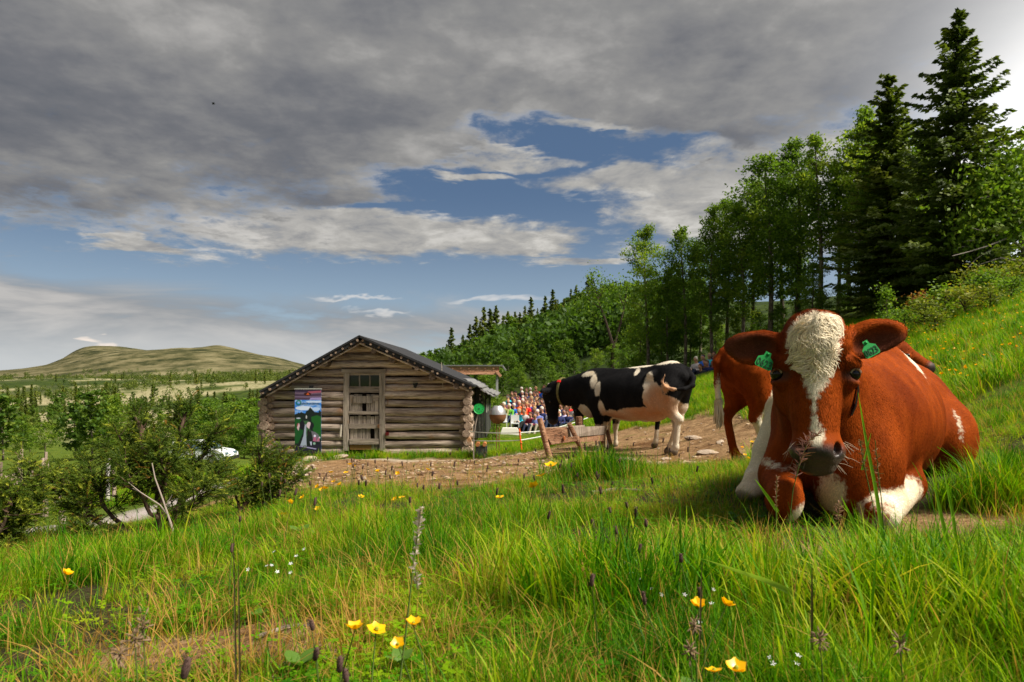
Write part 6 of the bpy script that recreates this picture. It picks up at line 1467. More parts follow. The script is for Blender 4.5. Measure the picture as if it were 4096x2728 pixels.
def person_mesh(name, lean, arm, turn, cap_=False):
    """seated on the slope: hips on the ground, knees up in front (towards -y)"""
    hip = np.array((0, 0, .16)); ch = hip + np.array((0, -math.sin(lean) * .36, math.cos(lean) * .36)); nk = hip + np.array((0, -math.sin(lean) * .55, math.cos(lean) * .55)); hd = nk + np.array((.02 * turn, -.05 - .06 * lean, .17))
    pr = [(ell(hip, (.19, .15, .15), .06), 2), (cap(hip + (0, 0, .08), ch, .15, .165, .06), 1), (ell(ch + (0, 0, .07), (.215, .125, .13), .06), 1), (cap(nk, hd - (0, 0, .06), .06, .055, .03), 0), (ell(hd, (.078, .098, .115), .03), 0), (ell(hd + (0, -.100, -.012), (.014, .02, .020), .015), 0),
          (ell(hd + (0, .018, .045), (.090, .096, .098), .02), 3), (ell(hd + (-.08, 0, -.01), (.015, .025, .032), .01), 0), (ell(hd + (.08, 0, -.01), (.015, .025, .032), .01), 0)]
    if cap_: pr.append((ell(hd + (0, -.09, .055), (.06, .07, .012), .01), 3))
    for s in (-1, 1):
        kn = np.array((.13 * s, -.42, .40)); ft = np.array((.12 * s, -.62, .02))
        pr += [(cap(hip + (.09 * s, -.04, .0), kn, .095, .070, .03), 2), (cap(kn, ft + (0, 0, .08), .068, .045, .02), 2), (cap(ft + (0, .02, .03), ft + (0, -.13, .02), .045, .035, .02), 2)]
        sh_ = ch + np.array((.20 * s, 0, .10)); el_ = sh_ + np.array((.07 * s, -.12 - .1 * arm, -.22 + .08 * arm)); ha = np.array((.09 * s, -.36, .44)) if arm < .5 else hd + np.array((.07 * s, -.13, -.03))
        pr += [(cap(sh_, el_, .062, .05, .03), 1), (cap(el_, ha, .048, .036, .02), 1), (ell(ha, (.04, .05, .035), .01), 0)]
    V, Q = nets([p_ for p_, _ in pr], (-.42, -.85, -.06), (.42, .30, 1.05), .027)
    D = np.stack([sdf([p_], V) for p_, _ in pr], 1); rg_ = np.array([r_ for _, r_ in pr])[np.argmin(D, 1)]
    return mesh_np(name, V, Q, {'reg': ('POINT', rg_.astype(float))}, True, [M_person])
pm_ = [person_mesh('person', .12, .0, 0), person_mesh('person', .45, .0, 1), person_mesh('person', .2, .0, -1, True), person_mesh('person', .15, 1.0, 0)]
COLS = dict(navy=(.015, .02, .07), dark=(.02, .02, .025), black=(.012, .012, .014), red=(.55, .012, .012), blue=(.02, .12, .62), brown=(.10, .055, .035), gray=(.33, .30, .31), maroon=(.16, .012, .03), slate=(.10, .13, .32), beige=(.48, .40, .30), white=(.66, .62, .64), cyan=(.03, .42, .68), pink=(.62, .24, .32), green=(.09, .28, .03), orange=(.62, .08, .02), magenta=(.45, .03, .16), olive=(.17, .17, .06), tan=(.42, .24, .13), indigo=(.05, .04, .18), cream=(.60, .50, .38), lavender=(.34, .33, .52))
HAIR = dict(g=0.02, b=.3, d=.62, k=.92)
crowd = [ # x, y of the head in a close view, jacket, hair, pose
 (1000, 410, 'navy', 'g', 0), (1090, 430, 'dark', 'd', 0), (1180, 400, 'black', 'g', 0), (1290, 380, 'red', 'b', 0), (1335, 455, 'navy', 'd', 1), (1430, 420, 'blue', 'd', 0), (1475, 368, 'brown', 'd', 0), (1505, 405, 'blue', 'd', 1), (1565, 345, 'gray', 'g', 0), (1612, 405, 'dark', 'g', 0), (1690, 320, 'brown', 'g', 0), (2000, 320, 'cream', 'b', 3),
 (780, 505, 'navy', 'd', 0), (890, 500, 'maroon', 'k', 2), (1005, 485, 'navy', 'g', 2), (1100, 500, 'slate', 'd', 0), (1185, 510, 'beige', 'g', 0), (1275, 500, 'navy', 'd', 0), (1355, 510, 'black', 'd', 1), (1440, 530, 'white', 'd', 0), (1545, 515, 'brown', 'd', 0), (1600, 555, 'gray', 'd', 1), (1640, 505, 'beige', 'b', 0), (1680, 560, 'blue', 'b', 0),
 (722, 585, 'cyan', 'd', 0), (815, 610, 'navy', 'd', 0), (920, 605, 'brown', 'd', 0), (1035, 570, 'navy', 'g', 2), (1082, 605, 'slate', 'd', 0), (1210, 605, 'tan', 'b', 0), (1300, 605, 'olive', 'b', 0), (1360, 640, 'dark', 'd', 1), (1480, 600, 'navy', 'd', 0),
 (712, 640, 'pink', 'b', 0), (828, 660, 'navy', 'b', 0), (905, 650, 'brown', 'd', 0), (1025, 635, 'beige', 'g', 0), (1145, 635, 'tan', 'd', 3), (1195, 685, 'indigo', 'd', 1), (1400, 675, 'navy', 'd', 0), (1550, 660, 'brown', 'd', 1), (1665, 745, 'tan', 'b', 0),
 (555, 742, 'magenta', 'd', 0), (635, 752, 'olive', 'g', 0), (742, 742, 'green', 'g', 0), (848, 738, 'blue', 'g', 0), (932, 712, 'orange', 'g', 0), (1035, 745, 'orange', 'd', 0), (1118, 722, 'red', 'b', 0), (1245, 715, 'indigo', 'd', 0), (1470, 735, 'navy', 'd', 0),
 (1280, 825, 'brown', 'b', 0), (1345, 868, 'slate', 'g', 2), (1435, 848, 'navy', 'g', 0), (1530, 820, 'tan', 'b', 0), (1582, 870, 'white', 'g', 0), (1690, 800, 'cream', 'g', 0), (1665, 880, 'black', 'd', 0),
 (962, 880, 'cyan', 'b', 0), (1062, 888, 'gray', 'd', 0), (1180, 920, 'maroon', 'd', 0), (1290, 925, 'slate', 'd', 1), (1760, 905, 'navy', 'g', 0), (1880, 860, 'lavender', 'd', 0), (1960, 900, 'navy', 'd', 0), (2110, 905, 'lavender', 'd', 1), (2200, 870, 'navy', 'g', 0), (2290, 960, 'dark', 'g', 0), (1820, 760, 'navy', 'd', 0), (1900, 700, 'brown', 'b', 0), (1990, 760, 'red', 'g', 0), (2080, 780, 'gray', 'd', 0)]
HN = dict(g='grey haired', b='fair haired', d='brown haired', k='blue capped')
ppl = []
for zx, zy, cl, hr, ps in crowd: ppl.append((475 + .04783 * zx, 370 + .04783 * zy, cl, hr, ps, 'main'))
for zx, zy, cl, hr, ps in [(475, 520, 'gray', 'g', 0), (810, 370, 'blue', 'd', 0), (1080, 345, 'cyan', 'b', 0), (1300, 240, 'navy', 'd', 0), (790, 745, 'dark', 'd', 1), (1010, 700, 'navy', 'd', 0), (1265, 640, 'maroon', 'd', 0), (1370, 505, 'brown', 'd', 0), (1430, 830, 'olive', 'b', 0), (900, 610, 'brown', 'd', 0)]:
    ppl.append((687.5 + .02073 * zx, 350 + .02073 * zy, cl, hr, ps, 'right'))
rowname = lambda d: 'front row' if d < 37.6 else ('second row' if d < 39.4 else ('third row' if d < 41.3 else ('fourth row' if d < 43.3 else ('fifth row' if d < 45.3 else 'top row'))))
seen = {}
gp = np.random.default_rng(71)
srt = sorted(ppl, key=lambda q: q[0])
for (px, py, cl, hr, ps, grp) in ppl:
    if grp == 'main':
        d = 36 + max(0, (413.5 - py)) / 25.5 * 11
        z = (HZ - py) / F * d - 1.0
    else: d = 37.5 - (py - 355) * .12; z = (HZ - py) / F * d - 1.0
    where = ('in the crowd\'s %s' % rowname(d)) if grp == 'main' else 'in the group by the red cow'
    base = '%s person in %s seated %s' % (HN[hr], {'dark': 'charcoal'}.get(cl, cl), where)
    if base in seen:
        near = sorted([q for q in ppl if q[5] == grp and q[:2] != (px, py)], key=lambda q: abs(q[0] - px) + abs(q[1] - py))
        for q in near:
            nb_ = base.replace(' seated', '').replace(' person in ', ' person, ') + ' %s one in %s' % ('left of' if px < q[0] else 'right of', q[2])
            if nb_ not in seen: break
        base = nb_
    seen[base] = 1
    o = obj('person', pm_[ps]); x = (px - 512) / F * d
    o.location = (x, d, z); o.rotation_euler = (0, 0, R(gp.uniform(-55, -12))); s_ = gp.uniform(1.10, 1.24); o.scale = (s_, s_, s_)
    o.color = tuple(min(.8, q * 1.5 + .004) for q in COLS[cl]) + (HAIR[hr],)
    tag(o, base, 'person', 'seated audience on the hillside')
# the slope they sit on, cut into low turf benches under each row
# white bench at the front of the crowd
wb = P(509.5, 428, 34.5); b = MB(); wb[2] = H(wb[0], wb[1])[0]
hw_ = .52; b.add([wb + q for q in ((-hw_ * .9, -.2, -.05), (hw_ * 1.15, -.2, -.05), (hw_ * 1.15, .3, -.05), (-hw_ * .9, .3, -.05), (-hw_ * .7, -.15, .30), (hw_ * .75, -.15, .30), (hw_ * .75, .25, .30), (-hw_ * .7, .25, .30))], [(0, 3, 2, 1), (4, 5, 6, 7), (0, 1, 5, 4), (1, 2, 6, 5), (2, 3, 7, 6), (3, 0, 4, 7)])
tag(b.build('box', mat('white_box', col=(.75, .72, .66))), 'low white box with sloping sides on the grass before the front row', 'box')
for px, py, dd in ((503, 426, 36), (515, 427, 36)):
    c_ = thing('chair', 'white plastic chair at the %s end of the front row' % ('left' if px < 508 else 'near'), 'chair', P(px, 430, dd)); q = np.array(c_.location); q[2] = H(q[0], q[1])[0]; c_.location = q.tolist()
    MB().cbox(q + (-.22, -.22, .40), q + (.22, .22, .44)).build('seat', mat('white_plastic', col=(.7, .7, .7)), c_, False, q); MB().cbox(q + (-.22, .19, .44), q + (.22, .23, .85)).build('backrest', bpy.data.materials['white_plastic'], c_, False, q)
    for sx_ in (-1, 1):
        for sy_ in (-1, 1): MB().cbox(q + (.20 * sx_ - .02, .20 * sy_ - .02, -.05), q + (.20 * sx_ + .02, .20 * sy_ + .02, .40)).build('leg', bpy.data.materials['white_plastic'], c_, False, q)
# ---------------------------------------------------------------- stones, fences, flowers and other small things
M_stone = mat('field_stone', lambda t: princ(t, t.mix(t.m('MULTIPLY', t.smooth(t.noise(None, 3, 4), .5, .7), .6), t.ramp(t.noise(t.n('ShaderNodeTexCoord').outputs['Object'], 9, 5, .65), [(.3, (.20, .15, .11)), (.5, (.42, .33, .25)), (.7, (.60, .51, .42))]), (.40, .22, .10)), .9, .12, t.noise(t.n('ShaderNodeTexCoord').outputs['Object'], 14, 5), .7, .02))
def stone_mesh(seed):
    g_ = np.random.default_rng(seed); V, Fc = uvball((0, 0, 0), 1, 12); V = np.array(V); Fc = np.array(Fc)
    cuts = g_.normal(0, 1, (7, 3)); cuts /= np.linalg.norm(cuts, axis=1, keepdims=True)
    for c_ in cuts: 
        o = np.maximum(V @ c_ - g_.uniform(.55, .85), 0); V = V - o[:, None] * c_
    V = V + .09 * (fbm(V[:, 0] * 2 + seed, V[:, 1] * 2, V[:, 2] * 2)[:, None] - .5) * V
    return mesh_np('stone', V, Fc, None, False, [M_stone])
SM = [stone_mesh(400 + k) for k in range(7)]
gs = np.random.default_rng(81)
def stone(px, py, d, w, label, group, flat=.5, ln=1.0):
    o = obj('stone', SM[gs.integers(0, 7)]); p = P(px, py, d); r = w / 2 / F * d
    p[2] = H(p[0], p[1])[0] + r * flat * .35; o.location = p.tolist(); o.scale = (r * ln, r * .8, r * flat); o.rotation_euler = (gs.normal(0, .15), gs.normal(0, .15), gs.uniform(0, 6.28))
    return tag(o, label, 'stone', group)
# big ones first: each has a place of its own
for px, d, w, fl, lb in ((666, 8.9, 11, .4, 'white flat stone on the bare earth behind the feeding cow'), (624, 8.6, 22, .3, 'broad pale flat rock under the front hooves of the feeding cow'), (694, 11.5, 14, .5, 'pale wedge shaped stone at the top of the bare slope'), (709, 9.0, 16, .35, 'long whitish stone lying near the standing red cow\'s tail'), (311, 16.6, 17, .45, 'boulder at the cabin corner under the banner'), (336, 16.8, 26, .22, 'long flat doorstep stone left of the cabin door'), (300, 11.5, 20, .4, 'long grey white stone at the end of the stone heap'), (292, 9.8, 8, .6, 'small white stone in the grass below the stone heap'), (520, 15.4, 6, .5, 'pale stone at the foot of the orange stake'), (535, 12.5, 6, .5, 'round pale stone on the bare earth beside the trough'), (457, 10.6, 6, .4, 'small white flat stone in the middle of the trampled ground'), (985, 3.1, 14, .35, 'pale flat stone in the grass right of the lying cow'), (720, 10.2, 9, .5, 'pale stone on the earth behind the red cow\'s hock')):
    stone(px, HZ, d, w, lb, None, fl, 1.5)
for i in range(46):
    px = gs.normal(297, 11); d = 13.2 + gs.normal(0, 1.0); stone(px, HZ, d, gs.uniform(2.5, 7.5), 'rounded field stone in the heap left of the cabin', 'stones heaped left of the cabin', .65)
for i in range(120):
    for _ in range(50):
        px = gs.uniform(300, 790); d = math.exp(gs.uniform(math.log(5.6), math.log(16))); x_ = (px - 512) / F * d
        m_ = masks(np.array([x_]), np.array([d]))[0][0]
        if m_ > .6: break
    stone(px, HZ, d, gs.uniform(1.2, 4.2) * (1.3 if d < 8 else 1), 'small stone scattered on the trampled earth around the trough', 'small stones on the trampled earth', .5)
# clods and dung crumbs: nobody could count them
cl = MB(); 
pts = []
while len(pts) < 1400:
    px = gs.uniform(290, 800); d = math.exp(gs.uniform(math.log(5.5), math.log(16))); x_ = (px - 512) / F * d; pts.append((x_, d))
pts = np.array(pts); dm = masks(pts[:, 0], pts[:, 1])[0]; pts = pts[dm > .5]; zz_ = H(pts[:, 0], pts[:, 1])
Vc = []; Fc = []; ico = np.array([(1, 0, 0), (-1, 0, 0), (0, 1, 0), (0, -1, 0), (0, 0, 1), (0, 0, -1)], float); icf = [(0, 2, 4), (2, 1, 4), (1, 3, 4), (3, 0, 4), (2, 0, 5), (1, 2, 5), (3, 1, 5), (0, 3, 5)]
for (x_, y_), z_ in zip(pts, zz_):
    r = gs.uniform(.008, .035); o = len(Vc); Rz_ = rot3(gs.uniform(-40, 40), gs.uniform(-40, 40), gs.uniform(0, 360)); Vc += [tuple((Rz_ @ (q * r * gs.uniform(.6, 1.3))) * np.array((1.3, 1, .6)) + (x_, y_, z_ + r * .2)) for q in ico]; Fc += [(a_ + o, b_ + o, c_ + o) for a_, b_, c_ in icf]
tag(obj('clods', mesh_np('clods', np.array(Vc), np.array(Fc), None, False, [mat('clod', lambda t: princ(t, t.ramp(t.noise(None, 30, 3), [(.35, (.10, .06, .035)), (.5, (.24, .15, .09)), (.65, (.45, .34, .23))]), .95, .05))])), 'crumbled earth and dung strewn over the trampled ground', kind='stuff')
# electric fence: orange stake, wooden posts and two pale ropes
M_rope = mat('pale_rope', col=(.62, .64, .58), rough=.7); M_orange = mat('orange_plastic', col=(.75, .10, .015), rough=.5)
p0 = P(519.2, 428.5, 15.6); p1 = P(522.3, 451.5, 15.6); p1[2] = H(p1[0], p1[1])[0] - .05
stk = thing('fence_stake', 'thin orange plastic fence stake on the lawn right of the cabin', 'stake', p1); o_ = np.array(stk.location)
MB().tube([p0, (p0 + p1) / 2, p1], [.018, .018, .016], 7).build('shaft', M_orange, stk, True, o_)
for f_ in (.12, .52): MB().tube([p0 + (p1 - p0) * f_ - (0, .03, 0), p0 + (p1 - p0) * f_ + (.03, -.02, 0)], .014, 5).build('clip', M_orange, stk, True, o_)
def rope(label, pts, r):
    W_ = [P(*q) for q in pts]; fine = []
    for a_, b_ in zip(W_[:-1], W_[1:]):
        for f_ in np.linspace(0, 1, 6)[:-1]: fine.append(a_ + (b_ - a_) * f_ - np.array((0, 0, .05 * np.linalg.norm(b_ - a_) * .1 * 4 * f_ * (1 - f_))))
    fine.append(W_[-1]); return tag(MB().tube(fine, r, 5).build('fence_rope', M_rope, None, True), label, 'rope')
rope('upper pale fence rope running from the cabin corner past the orange stake', [(470, 431.5, 17.5), (497, 433, 16.3), (520, 432.6, 15.6), (541, 431, 16), (579, 421, 20), (640, 396, 24), (690, 389.5, 24), (724, 382.5, 22)], .012)
rope('lower pale fence rope running from the cabin corner past the orange stake', [(472, 440.5, 17.2), (497, 441, 16.3), (520, 440.2, 15.6), (541, 436.5, 16), (583, 428, 19)], .012)
# fence posts and rails in the valley
M_post = wood_mat('fence_wood', (.14, .10, .08), (.30, .22, .17), (.46, .37, .31), None, axis=2)
fence = thing('pole_fence', 'old pole fence with paired uprights beyond the road at the far left', 'fence', G(32, 15)); fo_ = np.array(fence.location)
for px, py0, d in ((19, 455.5, 15), (21.5, 449, 15.1), (43, 458, 15), (46, 452, 15.1), (47.5, 461, 14.9), (32, 470, 15), (1, 462, 15), (55, 471, 16), (61, 473, 16.5)):
    p1 = G(px - 1.5, d); p0 = P(px, py0, d); MB().tube([p1 - (0, 0, .1), (p0 + p1) / 2, p0], [.045, .042, .03], 7, True, jit=.08, rg=gs).build('post', M_post, fence, True, fo_)
for a_, b_, d in (((-8, 486), (17, 478), 14.5), ((-8, 490), (19, 483), 14.4), ((-8, 481), (21, 473), 14.8)): MB().tube([P(a_[0], a_[1], d), P(b_[0], b_[1], d + .3)], .04, 7, True, jit=.06, rg=gs).build('rail', M_post, fence, True, fo_)
for i, (px, py0, py1, d) in enumerate(((63, 0, 527, 9.4), (108, 458, 0, 17), (114, 470, 0, 17), (190, 506, 0, 12.5), (193, 487, 0, 15))):
    p1 = G(px, d); p0 = P(px, py0, d) if py0 else p1 + (0, 0, .42)
    tag(MB().tube([p1 - (0, 0, .1), (p0 + p1) / 2, p0], [.055, .052, .05], 8, True, jit=.06, rg=gs).build('roadside_post', M_post if i != 1 else mat('white_marker', col=(.62, .58, .55)), None, True), ['short wooden post standing at the near edge of the gravel road', 'white marker post leaning beyond the road left of the juniper', 'low grey post beside the white marker', 'wooden post behind the juniper near the road bend', 'grey post behind the juniper, higher than its neighbour'][i], 'post')
# parked white car half hidden by the juniper
cp_ = G(201, 44); car = thing('parked_car', 'white car parked beyond the juniper at the valley edge', 'car', cp_, None, R(-8))
M_paint = mat('white_paint', col=(.78, .80, .82), rough=.25, spec=.5); M_glass = mat('car_glass', col=(.10, .16, .20), rough=.08, spec=.6); M_tyre = mat('tyre', col=(.02, .02, .02))
prof = [(-2.1, .35), (-2.12, .75), (-2.0, .98), (-1.55, 1.42), (-.2, 1.48), (.45, 1.40), (1.05, .98), (1.75, .88), (2.08, .70), (2.12, .35)]
V_ = [(x_, y_ * .82 * (1 - .16 * max(0, z_ - .95) / .5), z_) for y_ in (-1, 1) for x_, z_ in prof]; n_ = len(prof)
MB().add(V_, [tuple(range(n_)), tuple(range(n_, 2 * n_))[::-1]] + [(i, i + n_, (i + 1) % n_ + n_, (i + 1) % n_) for i in range(n_)]).build('body', M_paint, car)
MB().add([(.50, -.66, 1.385), (.50, .66, 1.385), (1.03, .74, 1.02), (1.03, -.74, 1.02)], [(0, 1, 2, 3)[::-1]]).build('windscreen', M_glass, car, False, (-.02, 0, -.015))
for s in (-1, 1): MB().add([(-1.6, .775 * s, 1.02), (.95, .80 * s, 1.02), (.42, .72 * s, 1.36), (-1.35, .72 * s, 1.36)], [(0, 1, 2, 3)]).build('side_window', M_glass, car, False, (0, -.02 * s, 0))
for x_ in (-1.3, 1.3):
    for s in (-1, 1): w_ = MB().tube([(x_, s * .62, .32), (x_, s * .84, .32)], .32, 16).build('wheel', M_tyre, car, True); MB().tube([(x_, s * .83, .32), (x_, s * .85, .32)], .18, 12).build('rim', M_tin, w_, True)
MB().cbox((2.02, -.80, .30), (2.18, .80, .52)).build('bumper', M_tyre, car)
for s in (-1, 1): MB().cbox((1.98, .48 * s - .16, .66), (2.10, .48 * s + .16, .80)).build('headlight', M_glass, car); MB().cbox((.80, .84 * s - .07, 1.0), (.95, .84 * s + .07, 1.14)).build('mirror', M_tyre, car)
# small bird high in the sky
bd = thing('bird', 'small dark bird flying high in the grey clouds', 'bird', P(213.5, 104, 60)); b = MB(); b.tube([(-.16, 0, 0), (-.05, 0, .01), (.08, 0, .01), (.16, 0, .02)], [.01, .05, .045, .01], 8); b.build('body', M_dark, bd, True)
for s in (-1, 1): MB().add([(-.05, 0, .03), (.07, 0, .03), (.12, s * .13, .09), (-.10, s * .24, .03), (-.08, s * .12, .06)], [(0, 1, 2, 3, 4)]).build('wing', M_dark, bd)
# exposed roots and a log in the near grass
M_root = wood_mat('root', (.10, .075, .06), (.28, .22, .17), (.45, .37, .30), None, axis=0, scale=3)
for pts, r, lb in (([(278, 642, 1.18), (310, 636, 1.22), (335, 640, 1.20), (352, 645, 1.19)], .008, 'grey root lying bare in the worn patch, the longest one'), ([(238, 672, 1.02), (258, 655, 1.08), (275, 648, 1.12)], .009, 'forked bare root at the lower edge of the worn patch'), ([(255, 614, 1.34), (285, 605, 1.40), (312, 600, 1.42)], .006, 'thin root along the upper edge of the worn patch'), ([(592, 507, 3.4), (615, 502, 3.5), (640, 504, 3.45)], .010, 'bare stick lying in the grass below the big tussock')):
    W_ = []
    for q in pts:
        p = P(*q); p[2] = H(p[0], p[1])[0] + r * .7; W_.append(p)
    tag(MB().tube(W_, [r * gs.uniform(.6, 1.2) for _ in W_], 7, True, jit=.2, rg=gs).build('root', M_root, None, True), lb, 'root')
# ---------------------------------------------------------------- seed heads, buttercups, stalks
M_stem = mat('grass_stem', lambda t: leafy(t, (.10, .15, .03), .3)); M_head = mat('seed_head', lambda t: princ(t, t.mix(t.noise(None, 300, 2), (.045, .026, .022), (.14, .085, .07)), .95, .05))
M_pet = mat('buttercup_petal', lambda t: leafy(t, (.95, .56, .004), .35, .3, .5)); M_bud = mat('buttercup_bud', lambda t: leafy(t, (.30, .34, .03), .3))
def head_mesh(seed, L, r):
    g_ = np.random.default_rng(seed); b = MB(); b.tube([(0, 0, -L / 2), (0, 0, -L * .4), (0, 0, 0), (0, 0, L * .38), (0, 0, L / 2)], [r * .35, r * .85, r, r * .8, r * .25], 9)
    V_ = np.array(b.v)
    for i in range(60):
        a_ = g_.uniform(0, 6.28); z_ = g_.uniform(-.48, .48) * L; o = np.array((math.cos(a_), math.sin(a_), 0)); p = o * r * .8 + np.array((0, 0, z_)); b.add([p + (0, 0, .0006), p - (0, 0, .0006), p + o * r * .7 + (0, 0, .004)], [(0, 1, 2)])
    me = bpy.data.meshes.new('seed_head'); me.from_pydata(b.v, [], b.f); me.materials.append(M_head); [setattr(p_, 'use_smooth', True) for p_ in me.polygons]; return me
HM = [head_mesh(500 + k, .021, .0037) for k in range(3)]
def stem_mesh(pts, r0, r1, name='stem', m=None):
    b = MB(); b.tube(pts, np.linspace(r0, r1, len(pts)), 4, False); me = bpy.data.meshes.new(name); me.from_pydata(b.v, [], b.f); me.materials.append(m or M_stem); return me
def seedhead(px, py, d, label, big=1.0):
    top = P(px, py, d); bx = top[0] + gs.normal(0, .02); by_ = top[1] + gs.normal(0, .02); bz_ = H(bx, by_)[0]; hgt = top[2] - bz_
    if hgt < .04: top[2] = bz_ + .08; hgt = .08
    t = thing('foxtail_grass', label, 'seed head', (bx, by_, bz_), 'dark foxtail seed heads in the meadow'); dx = np.array((top[0] - bx, top[1] - by_, 0))
    obj('stem', stem_mesh([(0, 0, -.01), tuple(dx * .3 + np.array((0, 0, hgt * .5))), tuple(dx + np.array((0, 0, hgt - .010)))], .0013, .0008), t)
    h_ = obj('head', HM[gs.integers(0, 3)], t); h_.location = (dx + np.array((0, 0, hgt))).tolist(); h_.scale = (big, big, big * gs.uniform(.8, 1.3)); h_.rotation_euler = (gs.normal(0, .15), gs.normal(0, .15), 0)
heads = [(592, 580, 1.05, 1.0, 'dark foxtail head standing alone right of centre in the near grass'), (636, 512, 1.7, 1.2, 'tallest of the foxtail heads in the middle cluster'), (646, 523, 1.6, 1.1, 'foxtail head at the right of the middle cluster'), (640, 548, 1.45, 1.0, 'greenish foxtail head low in the middle cluster'), (627, 505, 1.9, 1.1, 'dark foxtail head at the top of the middle cluster'), (610, 510, 1.9, 1.0, 'foxtail head between the two clusters in the middle'), (616, 530, 1.6, 1.1, 'foxtail head in the middle of the cluster right of centre'), (593, 525, 1.65, 1.1, 'leftmost foxtail head of the middle cluster'), (608, 540, 1.55, 1.0, 'lowest foxtail head of the middle cluster'), (563, 489, 2.2, 1.2, 'pair of foxtail heads touching, the upper one'), (549, 515, 1.9, 1.0, 'foxtail head below the three buttercups'), (700, 592, 1.15, 1.0, 'foxtail head left of the buttercup pair'), (681, 558, 1.25, 1.0, 'brown foxtail head before the lying cow\'s hoof'), (644, 598, 1.1, .9, 'short foxtail head over the buttercups at lower right'),
         (240, 519, 2.5, 1.2, 'foxtail head right of the juniper in the left meadow'), (232, 548, 1.6, 1.0, 'dark foxtail head beside the two tall dark stalks'), (312, 625, 1.05, 1.0, 'foxtail head over the worn patch'), (316, 654, .86, 1.0, 'foxtail head right of the lower worn patch'), (340, 664, .85, 1.1, 'foxtail head below the leaning buttercup'), (346, 676, .84, 1.0, 'foxtail head at the lower edge under the buttercups'), (186, 668, .80, 1.3, 'large greenish foxtail head at the lower left edge'), (392, 468, 3.0, 1.0, 'foxtail head reaching above the grass before the cabin door'), (366, 483, 3.0, 1.2, 'foxtail head leaning left before the cabin'), (410, 500, 2.5, 1.2, 'double foxtail head left of centre')]
for px, py, d, s_, lb in heads: seedhead(px, py, d, lb, s_)
for i in range(95):
    px = gs.uniform(255, 700); d = gs.uniform(2.2, 5.2); 
    b_ = G(px, d); py = HZ - F * (b_[2] + gs.uniform(.12, .24)) / d
    seedhead(px, py, d, 'dark foxtail head on a thin stem among many in the middle meadow', gs.uniform(.8, 1.25))
def flower_mesh(seed, open_):
    g_ = np.random.default_rng(seed); b = MB()
    for k in range(5):
        a_ = 2 * math.pi * k / 5 + g_.normal(0, .08); u = np.array((math.cos(a_), math.sin(a_), 0)); w = np.array((-u[1], u[0], 0)); el_ = open_ * g_.uniform(.8, 1.2); L = .0115
        rows = []
        for f_ in (0, .35, .7, 1.0):
            c_ = u * L * f_ * math.cos(el_ * (1 - .25 * f_)) + np.array((0, 0, L * f_ * math.sin(el_ * (1 + .2 * f_)))); hw_ = L * (.14 + .62 * math.sin(math.pi * min(.62, f_ * .62 + .06)))
            rows.append([c_ - w * hw_ + np.array((0, 0, .0016)), c_ - np.array((0, 0, .0004)), c_ + w * hw_ + np.array((0, 0, .0016))])
        o = len(b.v); V_ = [q for r_ in rows for q in r_]; b.add(V_, [(i * 3 + j, i * 3 + j + 1, (i + 1) * 3 + j + 1, (i + 1) * 3 + j) for i in range(3) for j in range(2)])
    me = bpy.data.meshes.new('petals'); me.from_pydata(b.v, [], b.f); me.materials.append(M_pet); [setattr(p_, 'use_smooth', True) for p_ in me.polygons]
    c_ = MB(); c_.add(*uvball((0, 0, .0035), .0032, 8)); mc = bpy.data.meshes.new('centre'); mc.from_pydata(c_.v, [], c_.f); mc.materials.append(M_bud); return me, mc
FM = [flower_mesh(600 + k, o_) for k, o_ in enumerate((.55, .9, .3, .75))]
def buttercup(px, py, d, label, s_=1.0, tilt=.25):
    top = P(px, py, d); bx, by_ = top[0] + gs.normal(0, .03), top[1] + gs.normal(0, .02); bz_ = H(bx, by_)[0]; hgt = max(top[2] - bz_, .05)
    t = thing('buttercup', label, 'flower', (bx, by_, bz_), 'yellow buttercups'); dx = np.array((top[0] - bx, top[1] - by_, 0))
    obj('stem', stem_mesh([(0, 0, -.01), tuple(dx * .25 + np.array((0, 0, hgt * .55))), tuple(dx + np.array((0, 0, hgt)))], .0014, .0008), t)
    k = gs.integers(0, 4); f_ = obj('petals', FM[k][0], t); f_.location = (dx + np.array((0, 0, hgt))).tolist(); f_.scale = (s_ * .78,) * 3; f_.rotation_euler = (gs.normal(tilt, .25), gs.normal(0, .3), gs.uniform(0, 6.28)); obj('centre', FM[k][1], f_)
near_f = [(355, 630, .95, 1.25, 'buttercup with ragged petals, left of the lower left group'), (376, 631, .95, 1.35, 'large buttercup in the middle of the lower left group'), (413, 625, 1.0, 1.2, 'buttercup seen from the side, right of the lower left group'), (398, 645, .95, 1.0, 'small folded buttercup low in the lower left group'), (698, 607, 1.05, 1.25, 'left buttercup of the pair in the grass below the cow'), (726, 606, 1.05, 1.2, 'right buttercup of the pair in the grass below the cow'), (714, 672, .82, 1.0, 'cupped buttercup at the lower edge, left of its neighbour'), (736, 670, .82, 1.25, 'open buttercup at the lower edge, right of its neighbour'), (551, 466, 1.9, 1.7, 'highest of the three buttercups before the trough'), (542, 476, 1.9, 1.6, 'wide cup shaped buttercup, middle one before the trough'), (534, 486, 1.9, 1.4, 'lowest of the three buttercups before the trough'), (500, 498, 2.1, 1.5, 'single buttercup on a bent stem in mid meadow'), (66, 575, 1.6, 1.3, 'orange yellow buttercup in the lower left meadow')]
for px, py, d, s_, lb in near_f: buttercup(px, py, d, lb, s_)
